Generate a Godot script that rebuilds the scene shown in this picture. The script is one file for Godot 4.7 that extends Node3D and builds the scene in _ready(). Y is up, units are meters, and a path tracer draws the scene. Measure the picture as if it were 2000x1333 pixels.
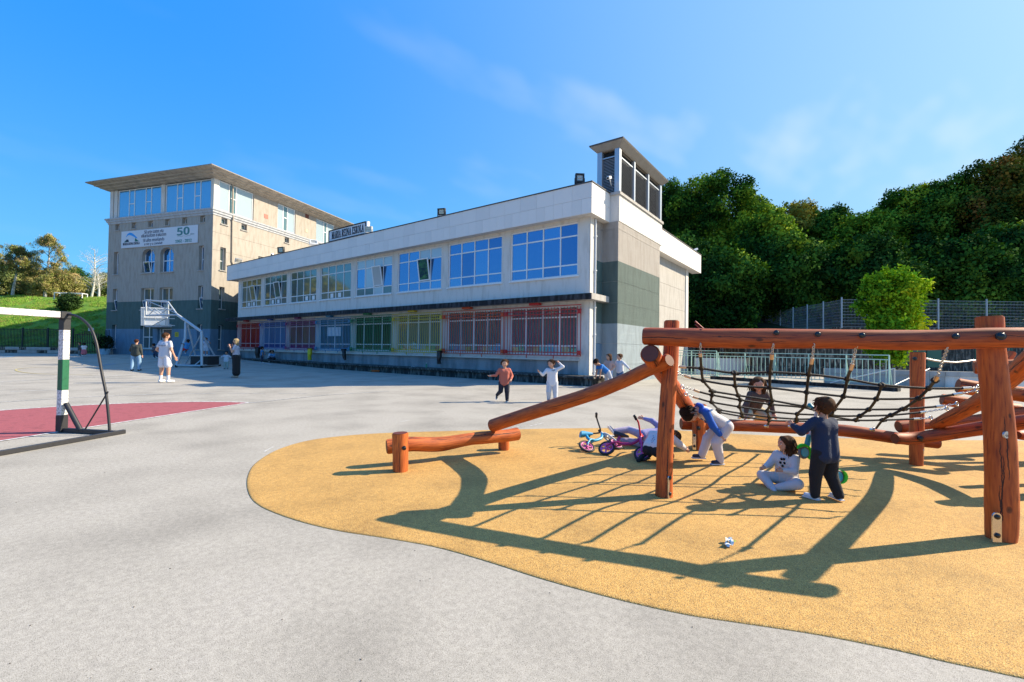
extends Node3D

var M := {}
var names := {}
var rng := RandomNumberGenerator.new()
var fold := FastNoiseLite.new()

# ---------------------------------------------------------------- mesh builder
class MB:
	var v := PackedVector3Array()
	var n := PackedVector3Array()
	var t := PackedVector2Array()
	var ix := PackedInt32Array()
	func tri3(a: int, b: int, c: int) -> void:
		ix.append(a); ix.append(c); ix.append(b)
	func quad(a: Vector3, b: Vector3, c: Vector3, d: Vector3) -> void:
		var k := v.size()
		var nn := (b - a).cross(c - a)
		if nn.length_squared() < 1e-12: nn = (c - a).cross(d - a)
		nn = nn.normalized()
		var w := (b - a).length()
		var h := (d - a).length()
		for p in [a, b, c, d]: v.append(p); n.append(nn)
		t.append(Vector2(0, 0)); t.append(Vector2(w, 0)); t.append(Vector2(w, h)); t.append(Vector2(0, h))
		tri3(k, k + 1, k + 2); tri3(k, k + 2, k + 3)
	func box(c: Vector3, s: Vector3, B := Basis.IDENTITY) -> MB:
		var x := B.x * s.x * .5
		var y := B.y * s.y * .5
		var z := B.z * s.z * .5
		quad(c - x - y + z, c + x - y + z, c + x + y + z, c - x + y + z)
		quad(c + x - y - z, c - x - y - z, c - x + y - z, c + x + y - z)
		quad(c + x - y + z, c + x - y - z, c + x + y - z, c + x + y + z)
		quad(c - x - y - z, c - x - y + z, c - x + y + z, c - x + y - z)
		quad(c - x + y + z, c + x + y + z, c + x + y - z, c - x + y - z)
		quad(c - x - y - z, c + x - y - z, c + x - y + z, c - x - y + z)
		return self
	func bb(x0: float, x1: float, y0: float, y1: float, z0: float, z1: float) -> MB:
		return box(Vector3(x0 + x1, y0 + y1, z0 + z1) * .5, Vector3(x1 - x0, y1 - y0, z1 - z0))
	func cbox(c: Vector3, s: Vector3, ch: float, B := Basis.IDENTITY) -> MB:
		# a box with chamfered edges
		var h := s * .5
		for ax in 3:
			var o := Basis(B[ax], B[(ax + 1) % 3], B[(ax + 2) % 3])
			var a := h[ax]
			var p := h[(ax + 1) % 3] - ch
			var q := h[(ax + 2) % 3] - ch
			for sg in [1.0, -1.0]:
				var e: Vector3 = c + o.x * a * sg
				var u: Vector3 = o.y * sg
				quad(e - u * p - o.z * q, e + u * p - o.z * q, e + u * p + o.z * q, e - u * p + o.z * q)
			for s1 in [1.0, -1.0]:
				for s2 in [1.0, -1.0]:
					var f1: Vector3 = c + o.y * (p + ch) * s1 + o.z * q * s2
					var f2: Vector3 = c + o.y * p * s1 + o.z * (q + ch) * s2
					var l: Vector3 = o.x * (a - ch) * s1 * s2
					quad(f1 - l, f1 + l, f2 + l, f2 - l)
		return self
	func tube(pts: Array, rad: Array, sides := 10, caps := true, flat := 1.0) -> MB:
		# a smooth tube along points; v runs along its length in metres
		var m := pts.size()
		var k := v.size()
		var len_ := 0.0
		var T: Vector3 = (pts[1] - pts[0]).normalized()
		var X := T.cross(Vector3.UP if absf(T.y) < .9 else Vector3.RIGHT).normalized()
		for i in m:
			var a: Vector3 = pts[maxi(i - 1, 0)]
			var b: Vector3 = pts[mini(i + 1, m - 1)]
			T = (b - a).normalized()
			X = (X - T * X.dot(T)).normalized()
			var Y := T.cross(X)
			if i > 0: len_ += (pts[i] - pts[i - 1]).length()
			for s in sides + 1:
				var an := TAU * s / sides
				var d := X * cos(an) + Y * sin(an) * flat
				v.append(pts[i] + d * rad[i]); n.append(d.normalized()); t.append(Vector2(float(s) / sides, len_))
		for i in m - 1:
			for s in sides:
				var p := k + i * (sides + 1) + s
				var q := p + sides + 1
				tri3(p, p + 1, q + 1); tri3(p, q + 1, q)
		if caps:
			for e in [0, m - 1]:
				var c0 := v.size()
				var dir: Vector3 = (pts[0] - pts[1]).normalized() if e == 0 else (pts[m - 1] - pts[m - 2]).normalized()
				v.append(pts[e]); n.append(dir); t.append(Vector2(.5, .5))
				for s in sides + 1:
					v.append(v[k + e * (sides + 1) + s]); n.append(dir)
					var an2 := TAU * s / sides
					t.append(Vector2(.5 + .5 * cos(an2), .5 + .5 * sin(an2)))
				for s in sides:
					if e == 0: tri3(c0, c0 + 2 + s, c0 + 1 + s)
					else: tri3(c0, c0 + 1 + s, c0 + 2 + s)
		return self
	func bar(a: Vector3, b: Vector3, r: float, sides := 8) -> MB:
		return tube([a, b], [r, r], sides)
	func flatbar(a: Vector3, b: Vector3, w: float, th: float, side := Vector3.UP) -> MB:
		var y := (b - a).normalized()
		var x := y.cross(side).normalized()
		var z := x.cross(y)
		return box((a + b) * .5, Vector3(w, (b - a).length(), th), Basis(x, y, z))
	func ball(c: Vector3, r: Vector3, seg := 10, rings := 7, B := Basis.IDENTITY) -> MB:
		var k := v.size()
		for i in rings + 1:
			var ph := PI * i / rings
			for j in seg + 1:
				var th := TAU * j / seg
				var d := Vector3(sin(ph) * cos(th), cos(ph), sin(ph) * sin(th))
				v.append(c + B * (d * r)); n.append((B * (d / r)).normalized()); t.append(Vector2(float(j) / seg, float(i) / rings))
		for i in rings:
			for j in seg:
				var p := k + i * (seg + 1) + j
				var q := p + seg + 1
				tri3(p, p + 1, q + 1); tri3(p, q + 1, q)
		return self
	func torus(c: Vector3, ax: Vector3, R: float, r: float, seg := 20, sides := 8) -> MB:
		var X := ax.cross(Vector3.UP if absf(ax.y) < .9 else Vector3.RIGHT).normalized()
		var Y := ax.cross(X).normalized()
		var k := v.size()
		for i in seg + 1:
			var a := TAU * i / seg
			var e := X * cos(a) + Y * sin(a)
			for j in sides + 1:
				var b := TAU * j / sides
				var d := e * cos(b) + ax * sin(b)
				v.append(c + e * R + d * r); n.append(d); t.append(Vector2(float(i) / seg, float(j) / sides))
		for i in seg:
			for j in sides:
				var p := k + i * (sides + 1) + j
				var q := p + sides + 1
				tri3(p, q, q + 1); tri3(p, q + 1, p + 1)
		return self
	func prism(poly: PackedVector2Array, o: Vector3, X: Vector3, Y: Vector3, depth: float) -> MB:
		# polygon in the plane X, Y at o; its front faces X x Y, its back lies depth behind
		var N := X.cross(Y).normalized()
		var tr := Geometry2D.triangulate_polygon(poly)
		var m := poly.size()
		for f in 2:
			var k := v.size()
			for p in poly:
				v.append(o + X * p.x + Y * p.y - N * depth * f); n.append(N if f == 0 else -N); t.append(p)
			for i in range(0, tr.size(), 3):
				var a := v[k + tr[i]]
				var good := (v[k + tr[i + 1]] - a).cross(v[k + tr[i + 2]] - a).dot(n[k]) > 0.0
				if good: tri3(k + tr[i], k + tr[i + 1], k + tr[i + 2])
				else: tri3(k + tr[i], k + tr[i + 2], k + tr[i + 1])
		var ccw := not Geometry2D.is_polygon_clockwise(poly)
		for i in m:
			var p := poly[i]
			var q := poly[(i + 1) % m]
			var a := o + X * p.x + Y * p.y
			var b := o + X * q.x + Y * q.y
			if ccw: quad(a - N * depth, b - N * depth, b, a)
			else: quad(b - N * depth, a - N * depth, a, b)
		return self
	func ring(prof: Array, x0: float, x1: float, z0: float, z1: float) -> MB:
		# a moulding swept round a rectangle; prof holds (offset outwards, height), running upwards on the outside
		for i in prof.size() - 1:
			var a: Vector2 = prof[i]
			var b: Vector2 = prof[i + 1]
			var ca := [Vector3(x0 - a.x, a.y, z0 - a.x), Vector3(x1 + a.x, a.y, z0 - a.x), Vector3(x1 + a.x, a.y, z1 + a.x), Vector3(x0 - a.x, a.y, z1 + a.x)]
			var cb := [Vector3(x0 - b.x, b.y, z0 - b.x), Vector3(x1 + b.x, b.y, z0 - b.x), Vector3(x1 + b.x, b.y, z1 + b.x), Vector3(x0 - b.x, b.y, z1 + b.x)]
			for s in 4:
				var s2 := (s + 1) % 4
				quad(ca[s2], ca[s], cb[s], cb[s2])
		return self
	func mesh() -> ArrayMesh:
		var arr := []
		arr.resize(Mesh.ARRAY_MAX)
		arr[Mesh.ARRAY_VERTEX] = v
		arr[Mesh.ARRAY_NORMAL] = n
		arr[Mesh.ARRAY_TEX_UV] = t
		arr[Mesh.ARRAY_INDEX] = ix
		var am := ArrayMesh.new()
		am.add_surface_from_arrays(Mesh.PRIMITIVE_TRIANGLES, arr)
		return am

# ---------------------------------------------------------------- naming
func numbered(parent: Node, called: String) -> String:
	var key := str(parent.get_instance_id()) + called
	var k: int = names.get(key, 0)
	names[key] = k + 1
	return called if k == 0 else "%s_%03d" % [called, k]

func tag(o: Node, label: String, category: String, group := "", kind := "") -> void:
	if label: o.set_meta("label", label)
	if category: o.set_meta("category", category)
	if group: o.set_meta("group", group)
	if kind: o.set_meta("kind", kind)

func thing(called: String, label: String, category: String, xf := Transform3D.IDENTITY, group := "") -> Node3D:
	var o := Node3D.new()
	o.name = numbered(self, called)
	add_child(o, true)
	o.transform = xf
	tag(o, label, category, group)
	return o

func obj(called: String, m, mat: Material, parent: Node = self) -> MeshInstance3D:
	var o := MeshInstance3D.new()
	o.name = numbered(parent, called)
	o.mesh = m.mesh() if m is MB else m
	o.material_override = mat
	parent.add_child(o, true)
	return o

func struct(called: String, m, mat: Material) -> MeshInstance3D:
	var o := obj(called, m, mat)
	o.set_meta("kind", "structure")
	return o

func dup(o: Node3D, called: String, xf: Transform3D, label: String, group := "") -> Node3D:
	var c: Node3D = o.duplicate()
	c.name = numbered(self, called)
	add_child(c, true)
	c.transform = xf
	c.set_meta("label", label)
	if group: c.set_meta("group", group)
	return c

func mm(called: String, m: Mesh, mat: Material, xfs: Array, cols: Array, parent: Node = self) -> MultiMeshInstance3D:
	var w := MultiMesh.new()
	w.transform_format = MultiMesh.TRANSFORM_3D
	w.use_colors = cols.size() > 0
	w.mesh = m
	w.instance_count = xfs.size()
	for i in xfs.size():
		w.set_instance_transform(i, xfs[i])
		if cols.size() > 0: w.set_instance_color(i, cols[i])
	var o := MultiMeshInstance3D.new()
	o.name = numbered(parent, called)
	o.multimesh = w
	o.material_override = mat
	parent.add_child(o, true)
	o.set_meta("kind", "stuff")
	return o

# ---------------------------------------------------------------- materials
func lin(r: float, g: float, b: float) -> Color:
	return Color(r, g, b).linear_to_srgb()

func mat(c: Color, rough := .8, metal := 0.0, spec := .5) -> StandardMaterial3D:
	var m := StandardMaterial3D.new()
	m.albedo_color = c
	m.roughness = rough
	m.metallic = metal
	m.metallic_specular = spec
	return m

func noise(freq: float, oct := 4, seed_ := 1, kind := FastNoiseLite.TYPE_SIMPLEX_SMOOTH) -> FastNoiseLite:
	var f := FastNoiseLite.new()
	f.noise_type = kind
	f.frequency = freq
	f.fractal_octaves = oct
	f.seed = seed_
	return f

func ntex(f: FastNoiseLite, size: int, ramp := [], normal := 0.0) -> NoiseTexture2D:
	var x := NoiseTexture2D.new()
	x.width = size
	x.height = size
	x.seamless = true
	x.seamless_blend_skirt = .2
	x.noise = f
	if normal > 0.0:
		x.as_normal_map = true
		x.bump_strength = normal
	if ramp.size() > 0:
		var g := Gradient.new()
		g.offsets = PackedFloat32Array()
		g.colors = PackedColorArray()
		var offs := PackedFloat32Array()
		var cols := PackedColorArray()
		for r in ramp:
			offs.append(r[0]); cols.append(r[1])
		g.offsets = offs
		g.colors = cols
		x.color_ramp = g
	return x

func grains(size: int, seed_: int, cols: Array, chunk := 1, mottle := 0.0) -> ImageTexture:
	# grains of a few tones in random places, a weight and a colour each
	var r := RandomNumberGenerator.new()
	r.seed = seed_
	var im := Image.create(size, size, false, Image.FORMAT_RGB8)
	var total := 0.0
	for c in cols: total += c[0]
	var mim: Image = noise(.035, 5, seed_ + 40).get_seamless_image(size, size) if mottle > 0.0 else null
	for y in size:
		for x in size:
			var k := r.randf() * total
			for c in cols:
				k -= c[0]
				if k <= 0.0:
					var j := r.randf_range(.9, 1.1)
					if mim: j *= 1.0 - mottle * clampf(1.3 * (.62 - mim.get_pixel(x, y).r), -.2, .8)
					im.set_pixel(x, y, Color(c[1].r * j, c[1].g * j, c[1].b * j))
					break
	if chunk > 1:
		im.resize(size * chunk, size * chunk, Image.INTERPOLATE_CUBIC)
	return ImageTexture.create_from_image(im)

func tri(m: StandardMaterial3D, scale: float, world := false) -> StandardMaterial3D:
	m.uv1_triplanar = true
	m.uv1_world_triplanar = world
	m.uv1_scale = Vector3.ONE * scale
	m.uv1_triplanar_sharpness = 4.0
	return m

func over(m: StandardMaterial3D, tex: Texture2D, scale: float, world := false) -> StandardMaterial3D:
	# a coarser pattern multiplied over the fine one
	m.detail_enabled = true
	m.detail_albedo = tex
	m.detail_blend_mode = BaseMaterial3D.BLEND_MODE_MUL
	m.detail_uv_layer = BaseMaterial3D.DETAIL_UV_2
	m.uv2_triplanar = true
	m.uv2_world_triplanar = world
	m.uv2_scale = Vector3.ONE * scale
	m.uv2_triplanar_sharpness = 4.0
	return m

func plaster(c: Color, dirt: Texture2D, fine: Texture2D, bump: Texture2D, bscale := .4, fscale := .8) -> StandardMaterial3D:
	var m := mat(c, .88)
	m.albedo_texture = fine
	tri(m, fscale)
	m.heightmap_enabled = true
	m.heightmap_texture = bump
	m.heightmap_scale = bscale
	over(m, dirt, .11)
	m.uv2_scale = Vector3(.30, .07, .30)
	return m

func make_materials() -> void:
	var w := Color.WHITE
	var g := func(k: float) -> Color: return Color(k, k, k)
	var fine := ntex(noise(.09, 4, 3), 512, [[0.0, g.call(.80)], [.5, g.call(.94)], [1.0, w]])
	var rough := ntex(noise(.16, 3, 5), 512)
	var blotch := ntex(noise(.011, 5, 9), 512, [[0.0, g.call(.78)], [.45, g.call(.93)], [.7, w], [1.0, w]])
	var streak_n := noise(.02, 4, 12)
	var dirt := ntex(streak_n, 512, [[0.0, Color(.90, .89, .88)], [.35, Color(.96, .955, .95)], [.6, w], [1.0, w]])
	var dirt_w := ntex(noise(.02, 4, 13), 512, [[0.0, Color(.90, .895, .885)], [.35, Color(.97, .967, .96)], [.5, w], [1.0, w]])
	M.beige = plaster(lin(.44, .395, .34), dirt, fine, rough, .35)
	M.green = plaster(lin(.090, .150, .138), dirt, fine, rough, .35)
	M.blue = plaster(lin(.16, .27, .38), dirt, fine, rough, .35)
	M.pier_beige = plaster(lin(.44, .40, .36), dirt, fine, rough, 1.1, 1.6)
	M.pier_green = plaster(lin(.115, .160, .145), dirt, fine, rough, 1.1, 1.6)
	M.pier_blue = plaster(lin(.35, .42, .46), dirt, fine, rough, 1.1, 1.6)
	M.pale = plaster(lin(.54, .51, .47), dirt, fine, rough, .8, 1.2)
	M.white_wall = plaster(lin(.75, .71, .655), dirt_w, fine, rough, .12)
	M.white_panel = mat(lin(.74, .70, .655), .85)
	M.white_panel_b = mat(lin(.70, .665, .625), .85)
	M.apron = plaster(lin(.36, .38, .40), blotch, fine, rough, .25)
	var black_dirt := ntex(noise(.03, 5, 33), 512, [[0.0, Color(.25, .25, .27)], [.45, Color(.5, .5, .5)], [.62, Color(.9, .9, .9)], [.75, Color(2.0, 2.0, 2.0)], [1.0, Color(2.2, 2.2, 2.2)]])
	M.fascia = plaster(lin(.055, .055, .062), black_dirt, fine, rough, .3)
	M.plinth = plaster(lin(.17, .165, .15), black_dirt, fine, rough, .8)
	M.concrete_lt = plaster(lin(.48, .46, .43), dirt, fine, rough, .3)
	M.roof_stone = plaster(lin(.36, .32, .27), dirt, fine, rough, .2)
	M.roof_cap = mat(lin(.06, .06, .065), .7)
	M.cornice = plaster(lin(.46, .40, .33), blotch, fine, rough, .08)
	M.ledge = plaster(lin(.50, .52, .55), dirt, fine, rough, .1)
	M.frame = mat(lin(.74, .74, .74), .4)
	M.frame_b = mat(lin(.62, .64, .66), .45)
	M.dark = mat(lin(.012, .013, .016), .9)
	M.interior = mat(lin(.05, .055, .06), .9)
	M.alu = mat(lin(.42, .45, .49), .38, .5)
	M.slat = mat(lin(.42, .43, .46), .5, .2)
	# glass
	M.glass = mat(lin(.115, .255, .47), .03, .85)
	M.glass_b = mat(lin(.09, .205, .40), .04, .8)
	M.glass_warp = mat(lin(.14, .30, .52), .03, .85)
	M.glass_warp.normal_enabled = true
	M.glass_warp.normal_texture = ntex(noise(.008, 2, 61), 256, [], 1.0)
	M.glass_warp.normal_scale = .14
	tri(M.glass_warp, .25)
	M.glass_dim = mat(lin(.20, .27, .28), .05, .6)
	M.glass_teal = mat(lin(.13, .22, .24), .12, .35)
	M.glass_blind = mat(lin(.42, .50, .55), .14, .25)
	M.glass_frost = mat(lin(.34, .42, .46), .22, .15)
	M.glass_gallery = mat(lin(.20, .42, .58), .08, .68)
	M.pane = mat(Color(.75, .85, .9, .12), .03)
	M.pane.transparency = BaseMaterial3D.TRANSPARENCY_ALPHA
	M.pane.metallic_specular = .5
	M.paper = mat(lin(.75, .75, .74), .9)
	# ground
	var conc := grains(640, 4, [[5.0, Color(.87, .87, .87)], [3.0, Color(.81, .81, .80)], [2.0, Color(.93, .93, .93)], [.7, Color(.70, .69, .68)], [.16, Color(.42, .42, .42)]], 2, .10)
	var gnd := mat(lin(.545, .505, .44), .95)
	gnd.albedo_texture = conc
	tri(gnd, .75, true)
	gnd.heightmap_enabled = true
	gnd.heightmap_texture = conc
	gnd.heightmap_scale = .12
	over(gnd, ntex(noise(.0065, 7, 77), 1024, [[0.0, Color(.84, .84, .835)], [.35, Color(.925, .925, .92)], [.6, Color(.98, .98, .975)], [1.0, w]]), .085, true)
	M.ground = gnd
	var epdm := grains(512, 8, [[6.0, Color(.90, .70, .38)], [3.0, Color(.83, .62, .31)], [2.4, Color(.96, .78, .48)], [1.0, Color(.68, .48, .24)], [.5, Color(.50, .42, .33)], [.2, Color(.32, .23, .16)]], 2, .10)
	var rub := mat(lin(.73, .74, .74), .88)
	rub.albedo_texture = epdm
	tri(rub, .62, true)
	rub.heightmap_enabled = true
	rub.heightmap_texture = grains(512, 18, [[1.0, g.call(.2)], [1.0, g.call(.5)], [1.0, g.call(.8)]], 2)
	rub.heightmap_scale = .22
	over(rub, ntex(noise(.01, 5, 41), 512, [[0.0, g.call(.86)], [.5, g.call(.96)], [1.0, w]]), .2, true)
	M.rubber = rub
	M.rubber_edge = mat(lin(.16, .09, .03), .95)
	var worn := ntex(noise(.05, 6, 51), 512, [[0.0, Color(.80, .78, .78)], [.4, w], [.62, w], [.78, Color(1.18, 1.2, 1.2)], [1.0, Color(1.3, 1.35, 1.35)]])
	M.red_paint = over(tri(mat(lin(.47, .115, .125), .85), .8, true), worn, .16, true)
	M.red_paint.albedo_texture = conc
	var wornw := ntex(noise(.06, 5, 52), 512, [[0.0, Color(.62, .62, .62)], [.35, Color(.82, .82, .82)], [.6, w], [1.0, w]])
	M.line_white = over(mat(lin(.68, .68, .67), .85), wornw, .3, true)
	M.line_faint = over(mat(lin(.545, .545, .53), .85), wornw, .3, true)
	M.line_yellow = over(mat(lin(.56, .47, .20), .85), wornw, .3, true)
	M.line_blue = over(mat(lin(.20, .36, .55), .85), wornw, .3, true)
	# timber: u runs round the log, v along it
	var gim := Image.create(256, 1024, false, Image.FORMAT_RGB8)
	var gn := noise(.5, 5, 15)
	var gk := noise(.018, 3, 16)
	for y in 1024:
		for x in 256:
			var a := TAU * x / 256.0
			var cy := TAU * y / 1024.0
			var px := cos(a) * 9.0
			var pz := sin(a) * 9.0
			var q := gn.get_noise_3d(px, pz + 3.0 * cos(cy), 3.0 * sin(cy)) * .5 + .5
			var k := gk.get_noise_3d(px * 5.0, pz * 5.0 + 60.0 * cos(cy), 60.0 * sin(cy)) * .5 + .5
			var m := clampf(-.05 + .85 * q + .55 * k, 0.0, 1.0)
			if q < .30: m *= .45
			gim.set_pixel(x, y, Color(.60 + .40 * m, .40 + .50 * m, .30 + .48 * m))
	var cr := RandomNumberGenerator.new()
	cr.seed = 66
	for i in 17:
		var cx := cr.randf() * 256.0
		var y0 := cr.randi() % 1024
		var ln := cr.randi_range(60, 420)
		var wide := cr.randf_range(.5, 1.6)
		for j in ln:
			cx += cr.randf_range(-.45, .45)
			var half := wide * sin(PI * j / ln)
			for q in range(int(cx - half), int(cx + half) + 1):
				gim.set_pixel(posmod(q, 256), (y0 + j) % 1024, Color(.20, .10, .08))
	for i in 9:
		var kx := cr.randi() % 256
		var ky := cr.randi() % 1024
		var kr := cr.randf_range(4.0, 9.0)
		for yy in range(-26, 27):
			for xx in range(-13, 14):
				var rr := Vector2(xx, yy * .5).length()
				if rr < kr:
					var o := gim.get_pixel(posmod(kx + xx, 256), posmod(ky + yy, 1024))
					gim.set_pixel(posmod(kx + xx, 256), posmod(ky + yy, 1024), o * (.45 + .45 * rr / kr) if fmod(rr, 3.0) > .8 else o * .5)
	var grain := ImageTexture.create_from_image(gim)
	var wood := func(c: Color) -> StandardMaterial3D:
		var m := mat(c, .6)
		m.albedo_texture = grain
		m.uv1_scale = Vector3(1, .55, 1)
		m.heightmap_enabled = true
		m.heightmap_texture = grain
		m.heightmap_scale = .25
		return m
	M.wood = wood.call(lin(.56, .158, .028))
	M.wood_b = wood.call(lin(.63, .20, .038))
	M.wood_c = wood.call(lin(.49, .118, .021))
	var eim := Image.create(256, 256, false, Image.FORMAT_RGB8)
	for y in 256:
		for x in 256:
			var dx := (x - 122.0) / 128.0
			var dy := (y - 134.0) / 128.0
			var rr := sqrt(dx * dx + dy * dy) + .03 * gn.get_noise_2d(x * .05, y * .05)
			var k2 := .72 + .20 * sin(rr * 62.0) + .1 * gn.get_noise_2d(x * .3, y * .3)
			if absf(dy - dx * .35) < .012 and dx > -.1: k2 *= .45
			eim.set_pixel(x, y, Color(k2, k2 * .92, k2 * .86))
	M.wood_end = mat(lin(.26, .066, .028), .6)
	M.wood_end.albedo_texture = ImageTexture.create_from_image(eim)
	M.black_plastic = mat(lin(.012, .012, .014), .28)
	M.steel = mat(lin(.62, .60, .57), .26, .9)
	M.galv = mat(lin(.55, .55, .54), .45, .7)
	M.rope = mat(lin(.014, .013, .014), .75)
	M.rope.normal_enabled = true
	M.rope.normal_texture = ntex(noise(.12, 2, 71), 128, [], 4.0)
	M.rope.uv1_scale = Vector3(2, 30, 1)
	M.ferrule = mat(lin(.62, .46, .33), .3, .8)
	M.iron = over(mat(lin(.022, .022, .026), .5), worn, .8)
	M.goal_white = over(mat(lin(.70, .69, .68), .5), wornw, .7)
	M.goal_green = over(mat(lin(.010, .115, .052), .45), worn, .6)
	M.hoop_metal = mat(lin(.42, .46, .50), .5, .2)
	M.mint = mat(lin(.42, .62, .52), .5)
	M.fence_grey = mat(lin(.36, .40, .43), .5, .3)
	M.fence_dark = mat(lin(.012, .03, .028), .6)
	M.fence_green = mat(lin(.02, .10, .07), .6)
	M.bag_black = mat(lin(.010, .010, .012), .35)
	M.bag_yellow = mat(lin(.55, .50, .02), .4)
	M.stone_wall = plaster(lin(.30, .27, .22), black_dirt, fine, rough, 1.5)
	M.old_wall = plaster(lin(.20, .18, .155), black_dirt, fine, rough, .8)
	M.pot = mat(lin(.25, .42, .55), .6)
	# plants
	var grass := mat(lin(.19, .37, .032), .9)
	grass.albedo_texture = ntex(noise(.14, 4, 81), 512, [[0.0, Color(.35, .40, .3)], [.4, Color(.72, .78, .6)], [.7, w], [1.0, Color(1.0, 1.0, .8)]])
	tri(grass, .45, true)
	over(grass, ntex(noise(.02, 5, 82), 512, [[0.0, Color(.62, .66, .5)], [.5, w], [.8, Color(1.0, .92, .7)], [1.0, Color(.85, .7, .45)]]), .07, true)
	M.grass = grass
	M.hill = over(tri(mat(lin(.040, .070, .018), .95), .3, true), ntex(noise(.03, 4, 83), 256, [[0.0, Color(.5, .5, .45)], [.6, w], [1.0, Color(1.2, 1.15, .8)]]), .1, true)
	M.leaf = mat(w, .85, 0.0, .08)
	M.leaf.vertex_color_use_as_albedo = true
	M.leaf.backlight_enabled = true
	M.leaf.backlight = Color(.40, .45, .15)
	M.blade = mat(w, .75)
	M.blade.vertex_color_use_as_albedo = true
	M.bark = over(mat(lin(.085, .065, .05), .95), black_dirt, .9)
	M.birch = over(mat(lin(.62, .60, .56), .8), ntex(noise(.05, 3, 91), 256, [[0.0, Color(.08, .08, .08)], [.3, Color(.4, .38, .36)], [.42, w], [1.0, w]]), .8)
	# people
	M.skin = mat(lin(.56, .30, .20), .55)
	M.skin.subsurf_scatter_enabled = true
	M.skin.subsurf_scatter_strength = .12
	M.skin_tan = mat(lin(.36, .18, .11), .55)
	M.skin_dark = mat(lin(.13, .065, .04), .5)
	M.eye = mat(lin(.015, .012, .010), .2)
	M.eye_white = mat(lin(.75, .73, .70), .3)
	M.lip = mat(lin(.45, .14, .12), .5)

func cloth(r: float, g: float, b: float) -> StandardMaterial3D:
	var key := "cloth%.3f_%.3f_%.3f" % [r, g, b]
	if not M.has(key):
		var m := mat(lin(r, g, b), .9)
		m.rim_enabled = true
		m.rim = .25
		if not M.has("weave"): M.weave = ntex(noise(.035, 4, 95), 512, [], 5.0)
		m.normal_enabled = true
		m.normal_texture = M.weave
		m.normal_scale = .8
		tri(m, 3.0)
		M[key] = m
	return M[key]

func hairmat(r: float, g: float, b: float) -> StandardMaterial3D:
	var key := "hair%.3f_%.3f_%.3f" % [r, g, b]
	if not M.has(key):
		var m := mat(lin(r, g, b), .75, 0.0, .22)
		if not M.has("strands"):
			var f := noise(.05, 3, 97)
			M.strands = ntex(f, 256, [[0.0, Color(.45, .45, .45)], [.5, Color.WHITE], [1.0, Color(1.5, 1.4, 1.3)]])
			M.strands_n = ntex(noise(.08, 3, 98), 256, [], 8.0)
		m.albedo_texture = M.strands
		m.normal_enabled = true
		m.normal_texture = M.strands_n
		m.uv1_triplanar = true
		m.uv1_scale = Vector3(14, 2.2, 14)
		M[key] = m
	return M[key]

# ---------------------------------------------------------------- ground
func rise(x: float, z: float) -> float:
	return .42 * smoothstep(26.0, 40.0, -z) * smoothstep(2.0, -16.0, x)

func gp(x: float, z: float, up := 0.0) -> Vector3:
	return Vector3(x, rise(x, z) + up, z)

func strip(pts: Array, width: float, lift: float, closed := false) -> MB:
	# a painted line on the ground through those points
	var b := MB.new()
	var fine_ := []
	var m := pts.size()
	for i in (m if closed else m - 1):
		var a: Vector3 = pts[i]
		var c: Vector3 = pts[(i + 1) % m]
		var k := maxi(1, int((c - a).length() / 1.0))
		for j in k: fine_.append(a.lerp(c, float(j) / k))
	fine_.append(pts[0] if closed else pts[m - 1])
	var l := []
	for i in fine_.size():
		var a2: Vector3 = fine_[maxi(i - 1, 0)]
		var c2: Vector3 = fine_[mini(i + 1, fine_.size() - 1)]
		var s := (c2 - a2).cross(Vector3.UP).normalized() * width * .5
		var p: Vector3 = fine_[i]
		l.append([gp(p.x - s.x, p.z - s.z, lift), gp(p.x + s.x, p.z + s.z, lift)])
	for i in l.size() - 1:
		b.quad(l[i][0], l[i][1], l[i + 1][1], l[i + 1][0])
	return b

func smooth_loop(pts: Array, per: int, closed: bool) -> Array:
	# Catmull-Rom through points
	var out := []
	var m := pts.size()
	for i in (m if closed else m - 1):
		var p0: Vector3 = pts[(i - 1 + m) % m] if closed else pts[maxi(i - 1, 0)]
		var p1: Vector3 = pts[i]
		var p2: Vector3 = pts[(i + 1) % m]
		var p3: Vector3 = pts[(i + 2) % m] if closed else pts[mini(i + 2, m - 1)]
		for j in per: out.append(p1.cubic_interpolate(p2, p0, p3, float(j) / per))
	if not closed: out.append(pts[m - 1])
	return out

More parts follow.
